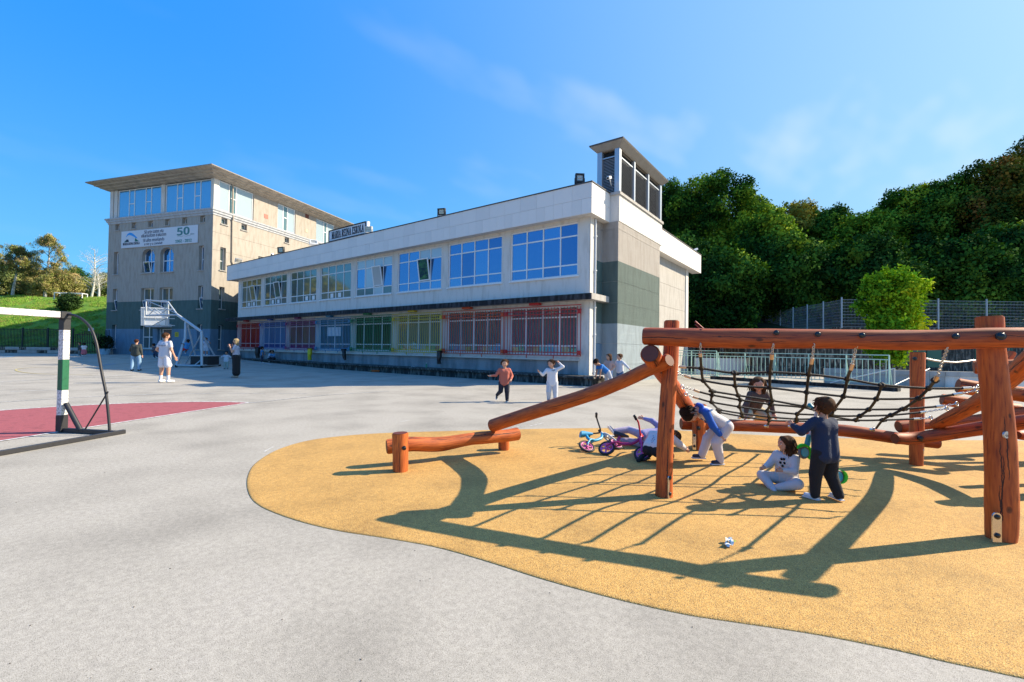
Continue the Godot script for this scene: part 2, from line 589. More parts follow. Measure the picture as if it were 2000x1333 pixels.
func build_sky() -> void:
	var wx := 1024
	var hy := 512
	var im := Image.create(wx, hy, false, Image.FORMAT_RGBF)
	var S := sun_dir
	var wisp := noise(.9, 5, 201)
	var wisp2 := noise(2.2, 4, 202)
	for y in hy:
		var el := PI * .5 - PI * (y + .5) / hy
		var sy := sin(el)
		var cy := cos(el)
		var e := clampf(sy, 0.0, 1.0)
		var lowness := pow(1.0 - e, 3.2)
		for x in wx:
			var az := TAU * (x + .5) / wx
			var d := Vector3(sin(az) * cy, sy, -cos(az) * cy)
			if sy < 0.0:
				im.set_pixel(x, y, Color(.17, .17, .165)); continue
			var cs := d.dot(S)
			var near := clampf((cs + .35) / 1.35, 0.0, 1.0)      # 1 towards the sun
			var glow := pow(near, 2.6)
			var c := Vector3(.006, .255, .92).lerp(Vector3(.25, .70, 1.0), lowness)
			c = c.lerp(Vector3(.60, .88, 1.0), glow * (.66 + .34 * lowness))
			c += Vector3(.55, .5, .42) * pow(clampf(cs, 0.0, 1.0), 24.0) * .8
			# thin wisps of cirrus
			if sy > .03:
				var q := Vector2(d.x, d.z) / (sy + .12)
				var a := wisp.get_noise_2d(q.x * .8 + q.y * 1.3, q.y * .35 - q.x * .22)
				var b := wisp2.get_noise_2d(q.x * 1.2 + q.y * .5, q.y * .7)
				var k := clampf((a * .75 + b * .42 - .20) * 2.4, 0.0, 1.0) * (.05 + .42 * glow) * smoothstep(.03, .2, sy)
				c = c.lerp(Vector3(.86, .93, 1.0), k)
			c *= .58
			im.set_pixel(x, y, Color(c.x, c.y, c.z))
	var sm := PanoramaSkyMaterial.new()
	sm.panorama = ImageTexture.create_from_image(im)
	var sky := Sky.new()
	sky.sky_material = sm
	env.sky = sky

var rubber_edge := PackedVector2Array()
var env := Environment.new()
var sun_dir := Vector3(.8077, .559, -.1865)

func setup() -> void:
	var cam := Camera3D.new()
	cam.name = "camera"
	cam.fov = 74.443
	cam.near = .05
	cam.far = 1500.0
	cam.transform = Transform3D(Basis(Vector3.RIGHT, .016934) * Basis(Vector3.BACK, .013217), Vector3(0, 1.40, 0))
	add_child(cam)
	cam.current = true
	env.background_mode = Environment.BG_SKY
	env.tonemap_mode = Environment.TONE_MAPPER_LINEAR
	env.tonemap_exposure = 1.95
	env.background_energy_multiplier = 1.0
	env.sdfgi_enabled = true
	env.ssao_enabled = true
	env.ssil_enabled = true
	build_sky()
	var we := WorldEnvironment.new()
	we.name = "environment"
	we.environment = env
	add_child(we)
	var sun := DirectionalLight3D.new()
	sun.name = "sun"
	sun.light_color = Color(1.0, .935, .82)
	sun.light_energy = 1.6
	sun.light_angular_distance = .5
	sun.shadow_enabled = true
	add_child(sun)
	sun.look_at_from_position(sun_dir * 50.0, Vector3.ZERO, Vector3.UP)

func build_ground() -> void:
	var b := MB.new()
	var xs := [-400.0, -160.0, -90.0]
	for i in 64: xs.append(-60.0 + i)
	xs.append_array([8.0, 16.0, 26.0, 60.0, 160.0, 400.0])
	var zs := [-400.0, -160.0, -80.0, -60.0, -50.0]
	for i in 24: zs.append(-46.0 + i)
	zs.append_array([-16.0, -8.0, 0.0, 10.0, 40.0, 120.0, 400.0])
	for i in xs.size() - 1:
		for j in zs.size() - 1:
			b.quad(gp(xs[i], zs[j + 1]), gp(xs[i + 1], zs[j + 1]), gp(xs[i + 1], zs[j]), gp(xs[i], zs[j]))
	struct("ground", b, M.ground)
	# soft play surface: a slab 25 mm thick with a rounded rim
	var pts := [Vector3(-2.567, 0, -4.405), Vector3(-2.86, 0, -4.93), Vector3(-3.044, 0, -5.432), Vector3(-3.124, 0, -6.088), Vector3(-2.972, 0, -6.671), Vector3(-2.534, 0, -7.072), Vector3(-1.96, 0, -7.326), Vector3(-1.175, 0, -7.517), Vector3(-0.33, 0, -7.696), Vector3(0.558, 0, -7.884), Vector3(1.383, 0, -7.995), Vector3(2.117, 0, -8.024), Vector3(2.977, 0, -7.887), Vector3(3.762, 0, -7.659), Vector3(4.529, 0, -7.488), Vector3(5.381, 0, -7.374), Vector3(6.371, 0, -7.356), Vector3(7.266, 0, -7.332), Vector3(8.295, 0, -7.358), Vector3(10.6, 0, -7.1), Vector3(12.2, 0, -5.4), Vector3(12.0, 0, -3.2), Vector3(9.6, 0, -1.4), Vector3(6.4, 0, -.9), Vector3(3.9, 0, -1.40), Vector3(2.85, 0, -1.735), Vector3(2.076, 0, -2.029), Vector3(1.828, 0, -2.14), Vector3(1.539, 0, -2.247), Vector3(1.204, 0, -2.335), Vector3(0.965, 0, -2.396), Vector3(0.722, 0, -2.49), Vector3(0.462, 0, -2.613), Vector3(0.175, 0, -2.767), Vector3(-0.149, 0, -2.969), Vector3(-0.519, 0, -3.17), Vector3(-0.917, 0, -3.31), Vector3(-1.345, 0, -3.444), Vector3(-1.812, 0, -3.676), Vector3(-2.238, 0, -3.985)]
	var loop := smooth_loop(pts, 5, true)
	var m := loop.size()
	var rb := MB.new()
	var steps := [[0.0, .001], [.004, .005], [.012, .008], [.03, .010]]
	var rows := []
	for s in steps:
		var row := []
		for i in m:
			var a: Vector3 = loop[(i - 1 + m) % m]
			var c: Vector3 = loop[(i + 1) % m]
			var inw: Vector3 = (c - a).cross(Vector3.UP).normalized()
			var mid := Vector3(4.0, 0, -4.5)
			if inw.dot(mid - loop[i]) < 0.0 and false: inw = -inw
			row.append(loop[i] + inw * s[0] + Vector3.UP * s[1])
		rows.append(row)
	for r in rows.size() - 1:
		for i in m:
			var i2 := (i + 1) % m
			rb.quad(rows[r][i2], rows[r][i], rows[r + 1][i], rows[r + 1][i2])
	var poly := PackedVector2Array()
	for p in rows[rows.size() - 1]: poly.append(Vector2(p.x, -p.z))
	rubber_edge = poly
	var tr := Geometry2D.triangulate_polygon(poly)
	var k := rb.v.size()
	for p in rows[rows.size() - 1]:
		rb.v.append(p); rb.n.append(Vector3.UP); rb.t.append(Vector2(p.x, p.z))
	for i in range(0, tr.size(), 3):
		var a3 := rb.v[k + tr[i]]
		if (rb.v[k + tr[i + 1]] - a3).cross(rb.v[k + tr[i + 2]] - a3).y > 0.0: rb.tri3(k + tr[i], k + tr[i + 1], k + tr[i + 2])
		else: rb.tri3(k + tr[i], k + tr[i + 2], k + tr[i + 1])
	struct("rubber_play_surface", rb, M.rubber)
	# the red goal area and the court lines
	var w := Vector3(-.178, 0, .984)
	var e := Vector3(.984, 0, .178)
	var P0 := Vector3(-7.06, 0, -7.05)
	var P1 := P0 + w * 3.0
	var arc := []
	for i in 25:
		var an := PI * .5 * i / 24.0
		arc.append(P0 + (-w * cos(an) - e * sin(an)) * 3.95)
	for i in 25:
		var an := PI * .5 * i / 24.0
		arc.append(P1 + (-e * cos(an) + w * sin(an)) * 3.95)
	var ap := PackedVector2Array()
	for p in arc: ap.append(Vector2(p.x, -p.z))
	var rd := MB.new()
	rd.prism(ap, Vector3(0, .004, 0), Vector3.RIGHT, Vector3.FORWARD, .003)
	struct("red_goal_area", rd, M.red_paint)
	struct("white_court_line", strip(arc, .07, .008), M.line_white)
	struct("white_court_line", strip([P0 - w * 4.0, P0 + w * 7.0], .06, .008), M.line_white)
	struct("white_court_line", strip([Vector3(-6.302, 0, -10.86), Vector3(-5.263, 0, -12.9), Vector3(-3.85, 0, -14.18)], .05, .008), M.line_faint)
	var outer := [Vector3(-12.18, 0, -10.12), Vector3(-11.81, 0, -10.41), Vector3(-11.32, 0, -11.21), Vector3(-10.52, 0, -12.03), Vector3(-9.472, 0, -12.64)]
	struct("white_court_line", strip(smooth_loop(outer, 6, false), .06, .008), M.line_faint)
	for d in [[Vector3(-9.181, 0, -12.74), Vector3(-8.475, 0, -12.88)], [Vector3(-8.145, 0, -12.94), Vector3(-7.116, 0, -13.07)], [Vector3(-6.768, 0, -13.12), Vector3(-5.981, 0, -13.19)]]:
		struct("white_court_line", strip(d, .05, .008), M.line_faint)
	for d in [[Vector3(-14.11, 0, -12.68), Vector3(-13.36, 0, -13.34)], [Vector3(-12.89, 0, -14.33), Vector3(-12.11, 0, -14.64)], [Vector3(-11.39, 0, -15.2), Vector3(-10.51, 0, -15.6)], [Vector3(-9.669, 0, -15.83), Vector3(-8.71, 0, -15.99)]]:
		struct("white_court_line", strip(d, .06, .008), M.line_white)
	struct("white_court_line", strip(smooth_loop([Vector3(-17.74, 0, -15.61), Vector3(-17.64, 0, -17.05), Vector3(-17.01, 0, -18.9), Vector3(-17.3, 0, -21.83), Vector3(-17.34, 0, -25), Vector3(-17.52, 0, -29.63)], 5, false), .08, .008), M.line_white)
	struct("white_court_line", strip([Vector3(-23.9, 0, -20.21), Vector3(-22.62, 0, -19.89), Vector3(-18.82, 0, -18.75), Vector3(-14.09, 0, -17.74), Vector3(-11.21, 0, -17.02)], .06, .008), M.line_faint)
	struct("white_court_line", strip([Vector3(-41.96, 0, -36.87), Vector3(-41.03, 0, -38.35), Vector3(-37.91, 0, -39.19)], .1, .010), M.line_faint)
	struct("yellow_court_line", strip(smooth_loop([Vector3(-25.21, 0, -26.07), Vector3(-26.49, 0, -25.17), Vector3(-25.92, 0, -23.73), Vector3(-24.69, 0, -22.38), Vector3(-22.55, 0, -20.76), Vector3(-20.48, 0, -19.79), Vector3(-18.36, 0, -19.69)], 5, false), .07, .012), M.line_yellow)
	struct("blue_court_line", strip([Vector3(-38.18, 0, -32.57), Vector3(-38.18, 0, -33.55), Vector3(-38.19, 0, -34.42)], .5, .012), M.line_blue)
	struct("blue_court_line", strip([Vector3(-24.3, 0, -24.85), Vector3(-25.89, 0, -29.36)], .14, .012), M.line_blue)
	struct("white_court_line", strip([Vector3(-18.04, 0, -32.24), Vector3(-16.29, 0, -30.48)], .12, .012), M.line_white)

# ---------------------------------------------------------------- walls with openings
func wall(b: MB, x0: float, x1: float, y0: float, y1: float, z: float, holes: Array, deep: float) -> MB:
	# a wall face in the plane z looking towards -z, with reveals `deep` behind it; holes are [x0, x1, y0, y1]
	var xs := [x0, x1]
	var ys := [y0, y1]
	for h in holes:
		for k in [h[0], h[1]]:
			if k > x0 and k < x1 and not xs.has(k): xs.append(k)
		for k in [h[2], h[3]]:
			if k > y0 and k < y1 and not ys.has(k): ys.append(k)
	xs.sort(); ys.sort()
	for j in ys.size() - 1:
		var run := -1
		for i in xs.size():
			var solid := false
			if i < xs.size() - 1:
				solid = true
				var cx: float = (xs[i] + xs[i + 1]) * .5
				var cy: float = (ys[j] + ys[j + 1]) * .5
				for h in holes:
					if cx > h[0] and cx < h[1] and cy > h[2] and cy < h[3]: solid = false
			if solid and run < 0: run = i
			if not solid and run >= 0:
				b.quad(Vector3(xs[i], ys[j], z), Vector3(xs[run], ys[j], z), Vector3(xs[run], ys[j + 1], z), Vector3(xs[i], ys[j + 1], z))
				run = -1
	for h in holes:
		var ya := maxf(h[2], y0)
		var yb := minf(h[3], y1)
		if yb <= ya: continue
		var za := z
		var zb := z + deep
		b.quad(Vector3(h[0], ya, zb), Vector3(h[0], ya, za), Vector3(h[0], yb, za), Vector3(h[0], yb, zb))
		b.quad(Vector3(h[1], ya, za), Vector3(h[1], ya, zb), Vector3(h[1], yb, zb), Vector3(h[1], yb, za))
		if h[2] >= y0: b.quad(Vector3(h[0], ya, zb), Vector3(h[1], ya, zb), Vector3(h[1], ya, za), Vector3(h[0], ya, za))
		if h[3] <= y1: b.quad(Vector3(h[0], yb, za), Vector3(h[1], yb, za), Vector3(h[1], yb, zb), Vector3(h[0], yb, zb))
	return b

func side(b: MB) -> MB:
	# turns a wall made by wall() into the side face x = 0 looking towards -x: (x, y, z) -> (z, y, x)
	for i in b.v.size():
		b.v[i] = Vector3(b.v[i].z, b.v[i].y, b.v[i].x)
		b.n[i] = Vector3(b.n[i].z, b.n[i].y, b.n[i].x)
	for i in range(0, b.ix.size(), 3):
		var q := b.ix[i]
		b.ix[i] = b.ix[i + 1]
		b.ix[i + 1] = q
	return b

func sided(sd: bool, c: Vector3) -> Vector3:
	return Vector3(c.z, c.y, c.x) if sd else c

func sbox(b: MB, sd: bool, x0: float, x1: float, y0: float, y1: float, z0: float, z1: float) -> void:
	if sd: b.bb(z0, z1, y0, y1, x0, x1)
	else: b.bb(x0, x1, y0, y1, z0, z1)

func window(parent: Node, x0: float, x1: float, y0: float, y1: float, z: float, cols: Array, rows: Array, panes, frame: Material, sd := false, fw := .05, called := "window", ajar := -1) -> MeshInstance3D:
	# a window whose outer frame fills the opening; cols and rows are the bars' places; each pane a sub-part
	var f := MB.new()
	var zf := z - .03
	var zb := z + .04
	sbox(f, sd, x0, x0 + fw, y0, y1, zf, zb)
	sbox(f, sd, x1 - fw, x1, y0, y1, zf, zb)
	sbox(f, sd, x0 + fw, x1 - fw, y0, y0 + fw, zf, zb)
	sbox(f, sd, x0 + fw, x1 - fw, y1 - fw, y1, zf, zb)
	var cx := [x0] + cols + [x1]
	var cy := [y0] + rows + [y1]
	for c in cols: sbox(f, sd, c - fw * .5, c + fw * .5, y0 + fw, y1 - fw, zf + .004, zb)
	for r in rows: sbox(f, sd, x0 + fw, x1 - fw, r - fw * .5, r + fw * .5, zf + .008, zb)
	var o := obj(called, f, frame, parent)
	var k := 0
	for j in cy.size() - 1:
		for i in cx.size() - 1:
			var p := MB.new()
			var pm: Material = panes[k % panes.size()] if panes is Array else panes
			var w := Vector3(cx[i + 1] - cx[i] - fw * .4, cy[j + 1] - cy[j] - fw * .4, .012)
			var c := Vector3((cx[i] + cx[i + 1]) * .5, (cy[j] + cy[j + 1]) * .5, z + .005)
			if k == ajar:
				# a sash tilted out at the top
				var tilt := Basis(Vector3.RIGHT, -.16)
				if sd: tilt = Basis(Vector3.BACK, .16)
				var hub := sided(sd, Vector3(c.x, cy[j] + .05, z - .03))
				var sash := MB.new()
				for q in [[-1, 0], [1, 0], [0, -1], [0, 1]]:
					var cc := Vector3(q[0] * (w.x * .5 - .03), (w.y * .5 if q[1] == 0 else w.y * .5 + q[1] * (w.y * .5 - .03)), 0)
					var ss := Vector3(.06 if q[0] else w.x - .12, w.y if q[0] else .06, .05)
					sash.box(hub + tilt * sided(sd, cc), sided(sd, ss), tilt)
				obj("sash", sash, frame, o)
				p.box(hub + tilt * sided(sd, Vector3(0, w.y * .5, 0)), sided(sd, w - Vector3(.1, .1, 0)), tilt)
				obj("pane", p, pm, o)
			else:
				p.box(sided(sd, c), sided(sd, w))
				obj("pane", p, pm, o)
			k += 1
	return o

# ---------------------------------------------------------------- the long school building
# its own axes: x along the facade to the left, y up, z into the building
var school_xf := Transform3D(Basis(Vector3(-.80318, 0, -.59574), Vector3.UP, Vector3(.59574, 0, -.80318)), Vector3(3.132, 0, -17.879))

func build_school() -> void:
	var s := thing("school_building", "long two storey white school wing with rows of square windows and coloured grilles", "building", school_xf)
	var up := []
	var low := []
	for k in 8:
		up.append([.61 + 3.93 * k, 4.04 + 3.93 * k, 4.43, 6.62])
		low.append([.61 + 3.93 * k, 4.04 + 3.93 * k, 1.17, 3.19])
	var L := 32.1
	obj("upper_wall", wall(MB.new(), .09, L, 3.41, 6.78, 0.0, up, .14), M.white_wall, s)
	obj("lower_wall", wall(MB.new(), .09, L, .94, 3.41, 0.0, low, .14), M.white_wall, s)
	var ap := MB.new()
	ap.bb(.55, 31.7, .30, .94, .05, .3)
	obj("apron_wall", ap, M.apron, s)
	var pw := MB.new()
	pw.bb(.09, .55, .30, .94, 0, .3)
	obj("lower_wall", pw, M.white_wall, s)
	var pw2 := MB.new()
	pw2.bb(31.7, L, .30, .94, 0, .3)
	obj("lower_wall", pw2, M.white_wall, s)
	var sill := MB.new()
	sill.bb(.50, 31.75, .94, 1.01, -.09, .1)
	obj("long_sill", sill, M.white_wall, s)
	for k in 8:
		var us := MB.new()
		us.bb(.56 + 3.93 * k, 4.09 + 3.93 * k, 4.37, 4.43, -.07, .12)
		obj("sill", us, M.frame, s)
	# floors, back walls and dark rooms behind the glass
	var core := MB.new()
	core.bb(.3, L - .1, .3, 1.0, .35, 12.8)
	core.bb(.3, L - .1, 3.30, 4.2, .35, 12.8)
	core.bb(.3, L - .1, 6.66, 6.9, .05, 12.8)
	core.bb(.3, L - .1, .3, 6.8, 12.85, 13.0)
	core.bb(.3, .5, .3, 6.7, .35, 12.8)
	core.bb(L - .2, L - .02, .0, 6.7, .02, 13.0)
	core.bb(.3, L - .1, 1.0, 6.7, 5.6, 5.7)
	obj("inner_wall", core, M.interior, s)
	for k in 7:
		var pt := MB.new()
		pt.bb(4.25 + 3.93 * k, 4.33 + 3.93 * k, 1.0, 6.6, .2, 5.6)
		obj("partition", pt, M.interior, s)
	# windows above
	var gw: Material = M.glass_warp
	var g: Material = M.glass
	var gd: Material = M.glass_dim
	var gb: Material = M.glass_b
	var bl: Material = M.glass_blind
	var tl: Material = M.glass_teal
	var looks := [
		[g, gb, g, g, gb, g, g, gw, gb, gw, g, g],
		[g, g, gb, gw, g, gw, gb, g, gb, g, gw, g],
		[gw, g, g, g, g, gw, g, g, bl, bl, gw, g],
		[tl, bl, tl, tl, g, bl, bl, gw, bl, bl, bl, bl],
		[tl, tl, tl, tl, gd, gd, gd, gd, gd, gd, gd, gd],
		[tl, tl, tl, tl, gd, gd, tl, gd, gd, gd, gd, gd],
		[tl, tl, tl, gd, gd, gd, gd, gd, gd, gd, gd, gd],
		[tl, tl, tl, gd, gd, gd, tl, tl, gd, gd, gd, gd]]
	var ajar := [-1, -1, 5, 5, -1, -1, 5, 5]
	for k in 8:
		var x0 := .61 + 3.93 * k
		var cols := [x0 + .857, x0 + 1.715, x0 + 2.572]
		var o := window(s, x0, x0 + 3.43, 4.43, 6.62, .08, cols, [4.89, 6.08], looks[k], M.frame, false, .055, "window", ajar[k])
		if k >= 4:
			for q in ([1, 2] if k != 5 else [1, 0]):
				var pp := MB.new()
				pp.bb(x0 + .857 * q + .25, x0 + .857 * q + .57, 4.52, 4.80, .05, .062)
				obj("paper_sheet", pp, M.paper, o)
	# windows below: clear panes before coloured curtains and boards
	var cur := [[.10, .32, .40, .02, .16, .36], [.30, .12, .04, .05, .20, .28], [.20, .18, .03, .10, .11, .03], [.025, .09, .07, .03, .12, .12], [.035, .13, .14, .02, .08, .11], [.12, .03, .10, .12, .02, .09], [.14, .24, .30, .02, .05, .18], [.28, .016, .014, .34, .03, .02]]
	for k in 8:
		var x0 := .61 + 3.93 * k
		var cols := [x0 + .857, x0 + 1.715, x0 + 2.572]
		var glass_ = M.pane
		if k >= 3:
			# boards and film behind the panes: upper, middle and lower rows
			var film = [[.03, .06, .05, .012, .045, .036, .02, .08, .06], [.05, .12, .12, .018, .085, .085, .02, .07, .08], [.10, .11, .05, .13, .12, .035, .10, .012, .07], [.10, .16, .18, .09, .18, .24, .016, .030, .13], [.20, .03, .025, .26, .012, .012, .24, .010, .010]][k - 3]
			glass_ = []
			for row in [2, 1, 0]:
				for q in 4:
					var j := 1.0 + .22 * sin(q * 2.3 + k + row)
					glass_.append(mat(lin(film[row * 3] * j, film[row * 3 + 1] * j, film[row * 3 + 2] * j), .16, 0.0, .35))
		var o := window(s, x0, x0 + 3.43, 1.17, 3.19, .08, cols, [1.54, 2.74], glass_, M.frame, false, .055, "window")
		var c = cur[k]
		var cm := mat(lin(c[0], c[1], c[2]), .8)
		var cm2 := mat(lin(c[3], c[4], c[5]), .8)
		var tops := 2.72 if k == 7 else (2.35 if k == 5 else 2.6)
		var cb := MB.new()
		if k >= 9:
			cb.bb(x0 + .03, x0 + (3.40 if k != 5 else 2.6), 1.56, tops, .22, .25)
			obj("curtain", cb, cm, o)
		if k < 3:
			var bd := MB.new()
			bd.bb(x0 + .03, x0 + 3.40, 1.19, 1.52, .14, .16)
			obj("board", bd, cm2, o)
		if k < 3:
			# bright toy boxes and drawings along the sill
			var tones := [[.02, .30, .12], [.55, .20, .02], [.02, .25, .45], [.5, .4, .03], [.4, .03, .05], [.03, .35, .38], [.5, .48, .42]]
			for q in 9:
				var tb := MB.new()
				var hh := .18 + .16 * ((q * 5 + k * 3) % 4) / 3.0
				tb.bb(x0 + .08 + q * .37, x0 + .40 + q * .37, 1.19, 1.19 + hh + .1, .10, .135)
				var tt = tones[(q * 3 + k * 2) % 7]
				obj("toy_box", tb, mat(lin(tt[0], tt[1], tt[2]), .7), o)
		if k == 4:
			var wb := MB.new()
			wb.bb(x0 + 1.0, x0 + 2.5, 2.05, 2.62, .015, .035)
			obj("white_board", wb, M.paper, o)
	# canopy between the storeys
	var cn := MB.new()
	cn.bb(-.26, 33.2, 3.36, 3.60, -.5, -.46)
	obj("canopy_fascia", cn, M.fascia, s)
	var cs := MB.new()
	cs.bb(-.26, 33.2, 3.37, 3.61, -.46, .05)
	obj("canopy", cs, M.concrete_lt, s)
	var ce := MB.new()
	ce.bb(-.26, .09, 3.37, 3.61, .052, 1.14)
	obj("canopy", ce, M.concrete_lt, s)
	# parapet with its cladding panels
	var pb := MB.new()
	pb.bb(-.19, 33.3, 6.74, 7.93, -.43, -.2)
	pb.bb(-.19, .1, 6.74, 7.93, -.2, 1.24)
	pb.bb(.1, 33.3, 6.76, 7.0, -.2, 13.0)
	pb.bb(.1, 33.3, 7.3, 7.55, -.2, 13.0)
	obj("parapet", pb, M.white_wall, s)
	var cap := MB.new()
	cap.bb(-.24, 33.33, 7.95, 7.99, -.48, -.14)
	cap.bb(-.24, .12, 7.95, 7.988, -.14, 1.24)
	obj("parapet_cap", cap, M.roof_cap, s)
	var pa := MB.new()
	pa.bb(.003, .849, 7.345, 7.945, -.45, -.43)
	var pbm := MB.new()
	pbm.bb(.003, .424, 6.74, 7.335, -.45, -.43)
	var m1 := pa.mesh()
	var m2 := pbm.mesh()
	var k2 := 0
	var x := -.19
	while x < 33.0:
		var o := obj("cladding_panel", m1, M.white_panel if (k2 * 7) % 3 else M.white_panel_b, s)
		o.position = Vector3(x, 0, rng.randf_range(-.002, .002))
		x += .853
		k2 += 1
	x = -.19
	while x < 33.0:
		var o := obj("cladding_panel", m2, M.white_panel if (k2 * 5) % 4 else M.white_panel_b, s)
		o.position = Vector3(x, 0, rng.randf_range(-.002, .002))
		x += .4265
		k2 += 1
	for q in [[6.74, 7.335], [7.345, 7.945]]:
		for z in 2:
			var ep := MB.new()
			ep.bb(-.21, -.19, q[0], q[1], -.447 + .85 * z, .395 + .85 * z)
			obj("cladding_panel", ep, M.white_panel, s)
	# end wall: pilaster, drainpipe, painted strip, pier
	var pil := MB.new()
	pil.bb(.06, .3, .30, 6.78, .02, .34)
	obj("pilaster", pil, M.white_wall, s)
	var pipe := MB.new()
	pipe.bar(Vector3(.03, .1, .40), Vector3(.03, 6.72, .40), .045, 10)
	for y in [.5, 2.0, 3.1, 4.6, 6.0]: pipe.bb(-.03, .09, y, y + .04, .345, .455)
	obj("drainpipe", pipe, M.frame_b, s)
	var bands := [[.0, .78, M.pier_blue], [.78, 1.66, M.pier_blue], [1.66, 2.5, M.pier_blue], [2.5, 3.35, M.pier_green], [3.35, 4.24, M.pier_green], [4.24, 5.09, M.pier_green], [5.09, 6.42, M.pier_beige], [6.42, 6.75, M.pier_beige]]
	for q in bands:
		var e0 := MB.new()
		var gap := .012 if q[0] in [.78, 1.66, 3.35, 4.24, 6.42] else 0.0
		e0.bb(.10, .3, q[0] + gap, q[1], .34, 1.25)
		obj("painted_wall", e0, M.blue if q[0] < 1.0 else (M.green if q[2] == M.pier_green else q[2]), s)
		var pr := MB.new()
		pr.bb(-.60, .2, q[0] + gap, q[1], 1.22, 6.40)
		obj("pier_panel", pr, q[2], s)
	var core2 := MB.new()
	core2.bb(-.585, .19, .0, 6.74, 1.235, 6.385)
	obj("pier_core", core2, M.pale, s)
	# block over the pier and the louvred turret
	var blk := MB.new()
	blk.bb(-.62, .5, 6.755, 7.86, 1.25, 6.66)
	obj("turret_base", blk, M.white_wall, s)
	var led := MB.new()
	led.bb(-.68, .56, 7.86, 7.98, 1.19, 6.72)
	obj("turret_ledge", led, M.concrete_lt, s)
	var posts := [[-.62, 1.22], [-.62, 2.86], [-.62, 4.62], [-.62, 6.36], [.17, 1.22], [.17, 6.36], [.17, 3.7]]
	for p in posts:
		var w := .22 if p[1] < 1.3 or p[1] > 6.0 else .15
		var q := MB.new()
		q.cbox(Vector3(p[0] + w * .5, 8.90, p[1] + w * .5), Vector3(w, 1.84, w), .012)
		obj("turret_post", q, M.alu, s)
	var bays := [[1.44, 2.86], [3.01, 4.62], [4.77, 6.36]]
	for bay in bays:
		var sm := MB.new()
		sm.box(Vector3(-.53, 0, (bay[0] + bay[1]) * .5), Vector3(.055, .008, bay[1] - bay[0]), Basis(Vector3.BACK, .72))
		var mesh_ := sm.mesh()
		for i in 23:
			var o := obj("louvre_slat", mesh_, M.slat, s)
			o.position.y = 8.03 + i * .064
		var rail := MB.new()
		rail.bb(-.57, -.49, 9.50, 9.55, bay[0], bay[1])
		obj("louvre_rail", rail, M.alu, s)
	var sf := MB.new()
	sf.box(Vector3(-.115, 0, 1.32), Vector3(.57, .008, .055), Basis(Vector3.RIGHT, -.72))
	var sfm := sf.mesh()
	for i in 23:
		var o := obj("louvre_slat", sfm, M.slat, s)
		o.position.y = 8.03 + i * .064
	var rail2 := MB.new()
	rail2.bb(-.40, .17, 9.50, 9.55, 1.28, 1.36)
	obj("louvre_rail", rail2, M.alu, s)
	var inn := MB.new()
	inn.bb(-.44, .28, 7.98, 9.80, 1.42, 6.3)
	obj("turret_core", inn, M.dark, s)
	var tr := MB.new()
	tr.ring([Vector2(-.05, 9.80), Vector2(.03, 9.83), Vector2(.22, 10.02), Vector2(.24, 10.03), Vector2(.24, 10.09), Vector2(-.3, 10.14)], -.62, .39, 1.22, 6.58)
	tr.bb(-.5, .27, 9.82, 10.11, 1.4, 6.4)
	obj("turret_roof", tr, M.roof_stone, s)
	var trc := MB.new()
	trc.ring([Vector2(.25, 10.045), Vector2(.265, 10.10), Vector2(.22, 10.12)], -.62, .39, 1.22, 6.58)
	obj("roof_edging", trc, M.roof_cap, s)
	# rear part of the end wall
	var rp := MB.new()
	rp.bb(-.55, .0, 6.50, 7.68, 6.42, 14.7)
	obj("rear_parapet", rp, M.white_panel, s)
	var rc := MB.new()
	rc.bb(-.58, .0, 7.682, 7.72, 6.68, 14.73)
	obj("parapet_cap", rc, M.roof_cap, s)
	for q in [[.0, 2.55], [2.562, 3.85], [3.862, 5.1], [5.112, 6.5]]:
		var wp := MB.new()
		wp.bb(-.12, .2, q[0], q[1], 7.30, 12.65)
		obj("pier_panel", wp, M.pale, s)
	var p2 := MB.new()
	p2.bb(-.17, .2, .0, 6.5, 6.85, 7.28)
	obj("pilaster", p2, M.white_wall, s)
	var p3 := MB.new()
	p3.bb(-.17, .2, .0, 6.5, 12.67, 13.2)
	obj("pilaster", p3, M.white_wall, s)
	window(s, 6.42, 6.83, 3.75, 6.3, -.03, [], [4.5, 5.6], M.glass_dim, M.frame, true, .05)
	var db := MB.new()
	db.bb(-.10, .2, .0, 2.2, 6.42, 6.83)
	obj("wooden_door", db, mat(lin(.42, .13, .03), .6), s)
	var dl := MB.new()
	dl.bb(-.20, .2, 2.25, 2.62, 6.41, 6.95)
	dl.bb(-.1, .2, 2.62, 3.75, 6.42, 6.83)
	obj("door_lintel", dl, M.white_wall, s)
	# link to the tower, deep in shade
	var lk := MB.new()
	for q in [[.0, 2.6, M.blue], [2.6, 5.1, M.green], [5.1, 6.5, M.beige]]:
		obj("link_wall", wall(MB.new(), L, 37.0, q[0], q[1], 2.2, [[33.0, 33.9, 4.0, 5.9], [33.0, 33.9, .9, 2.4]], .2), q[2], s)
	for y in [[4.0, 5.9], [.9, 2.4]]:
		window(s, 33.0, 33.9, y[0], y[1], 2.36, [], [], M.glass_dim, M.frame)
	lk.bb(L, 37.0, 6.5, 6.62, 1.9, 13.0)
	lk.bb(L, 37.0, .0, 6.5, 12.9, 13.0)
	obj("link_roof", lk, M.concrete_lt, s)
	# plinth bench along the foot of the wall
	var pl := thing("plinth_bench", "long low dark stained concrete ledge running along the foot of the white school wing", "ledge", school_xf)
	var tp := MB.new()
	tp.cbox(Vector3(15.8, .325, -.40), Vector3(32.7, .09, .86), .02)
	obj("ledge_top", tp, M.plinth, pl)
	var bs := MB.new()
	bs.bb(-.42, 32.0, .0, .28, -.74, .1)
	obj("ledge_base", bs, M.plinth, pl)
	var rt := MB.new()
	rt.cbox(Vector3(-.22, .325, .42), Vector3(.62, .09, .74), .02)
	obj("ledge_top", rt, M.concrete_lt, pl)
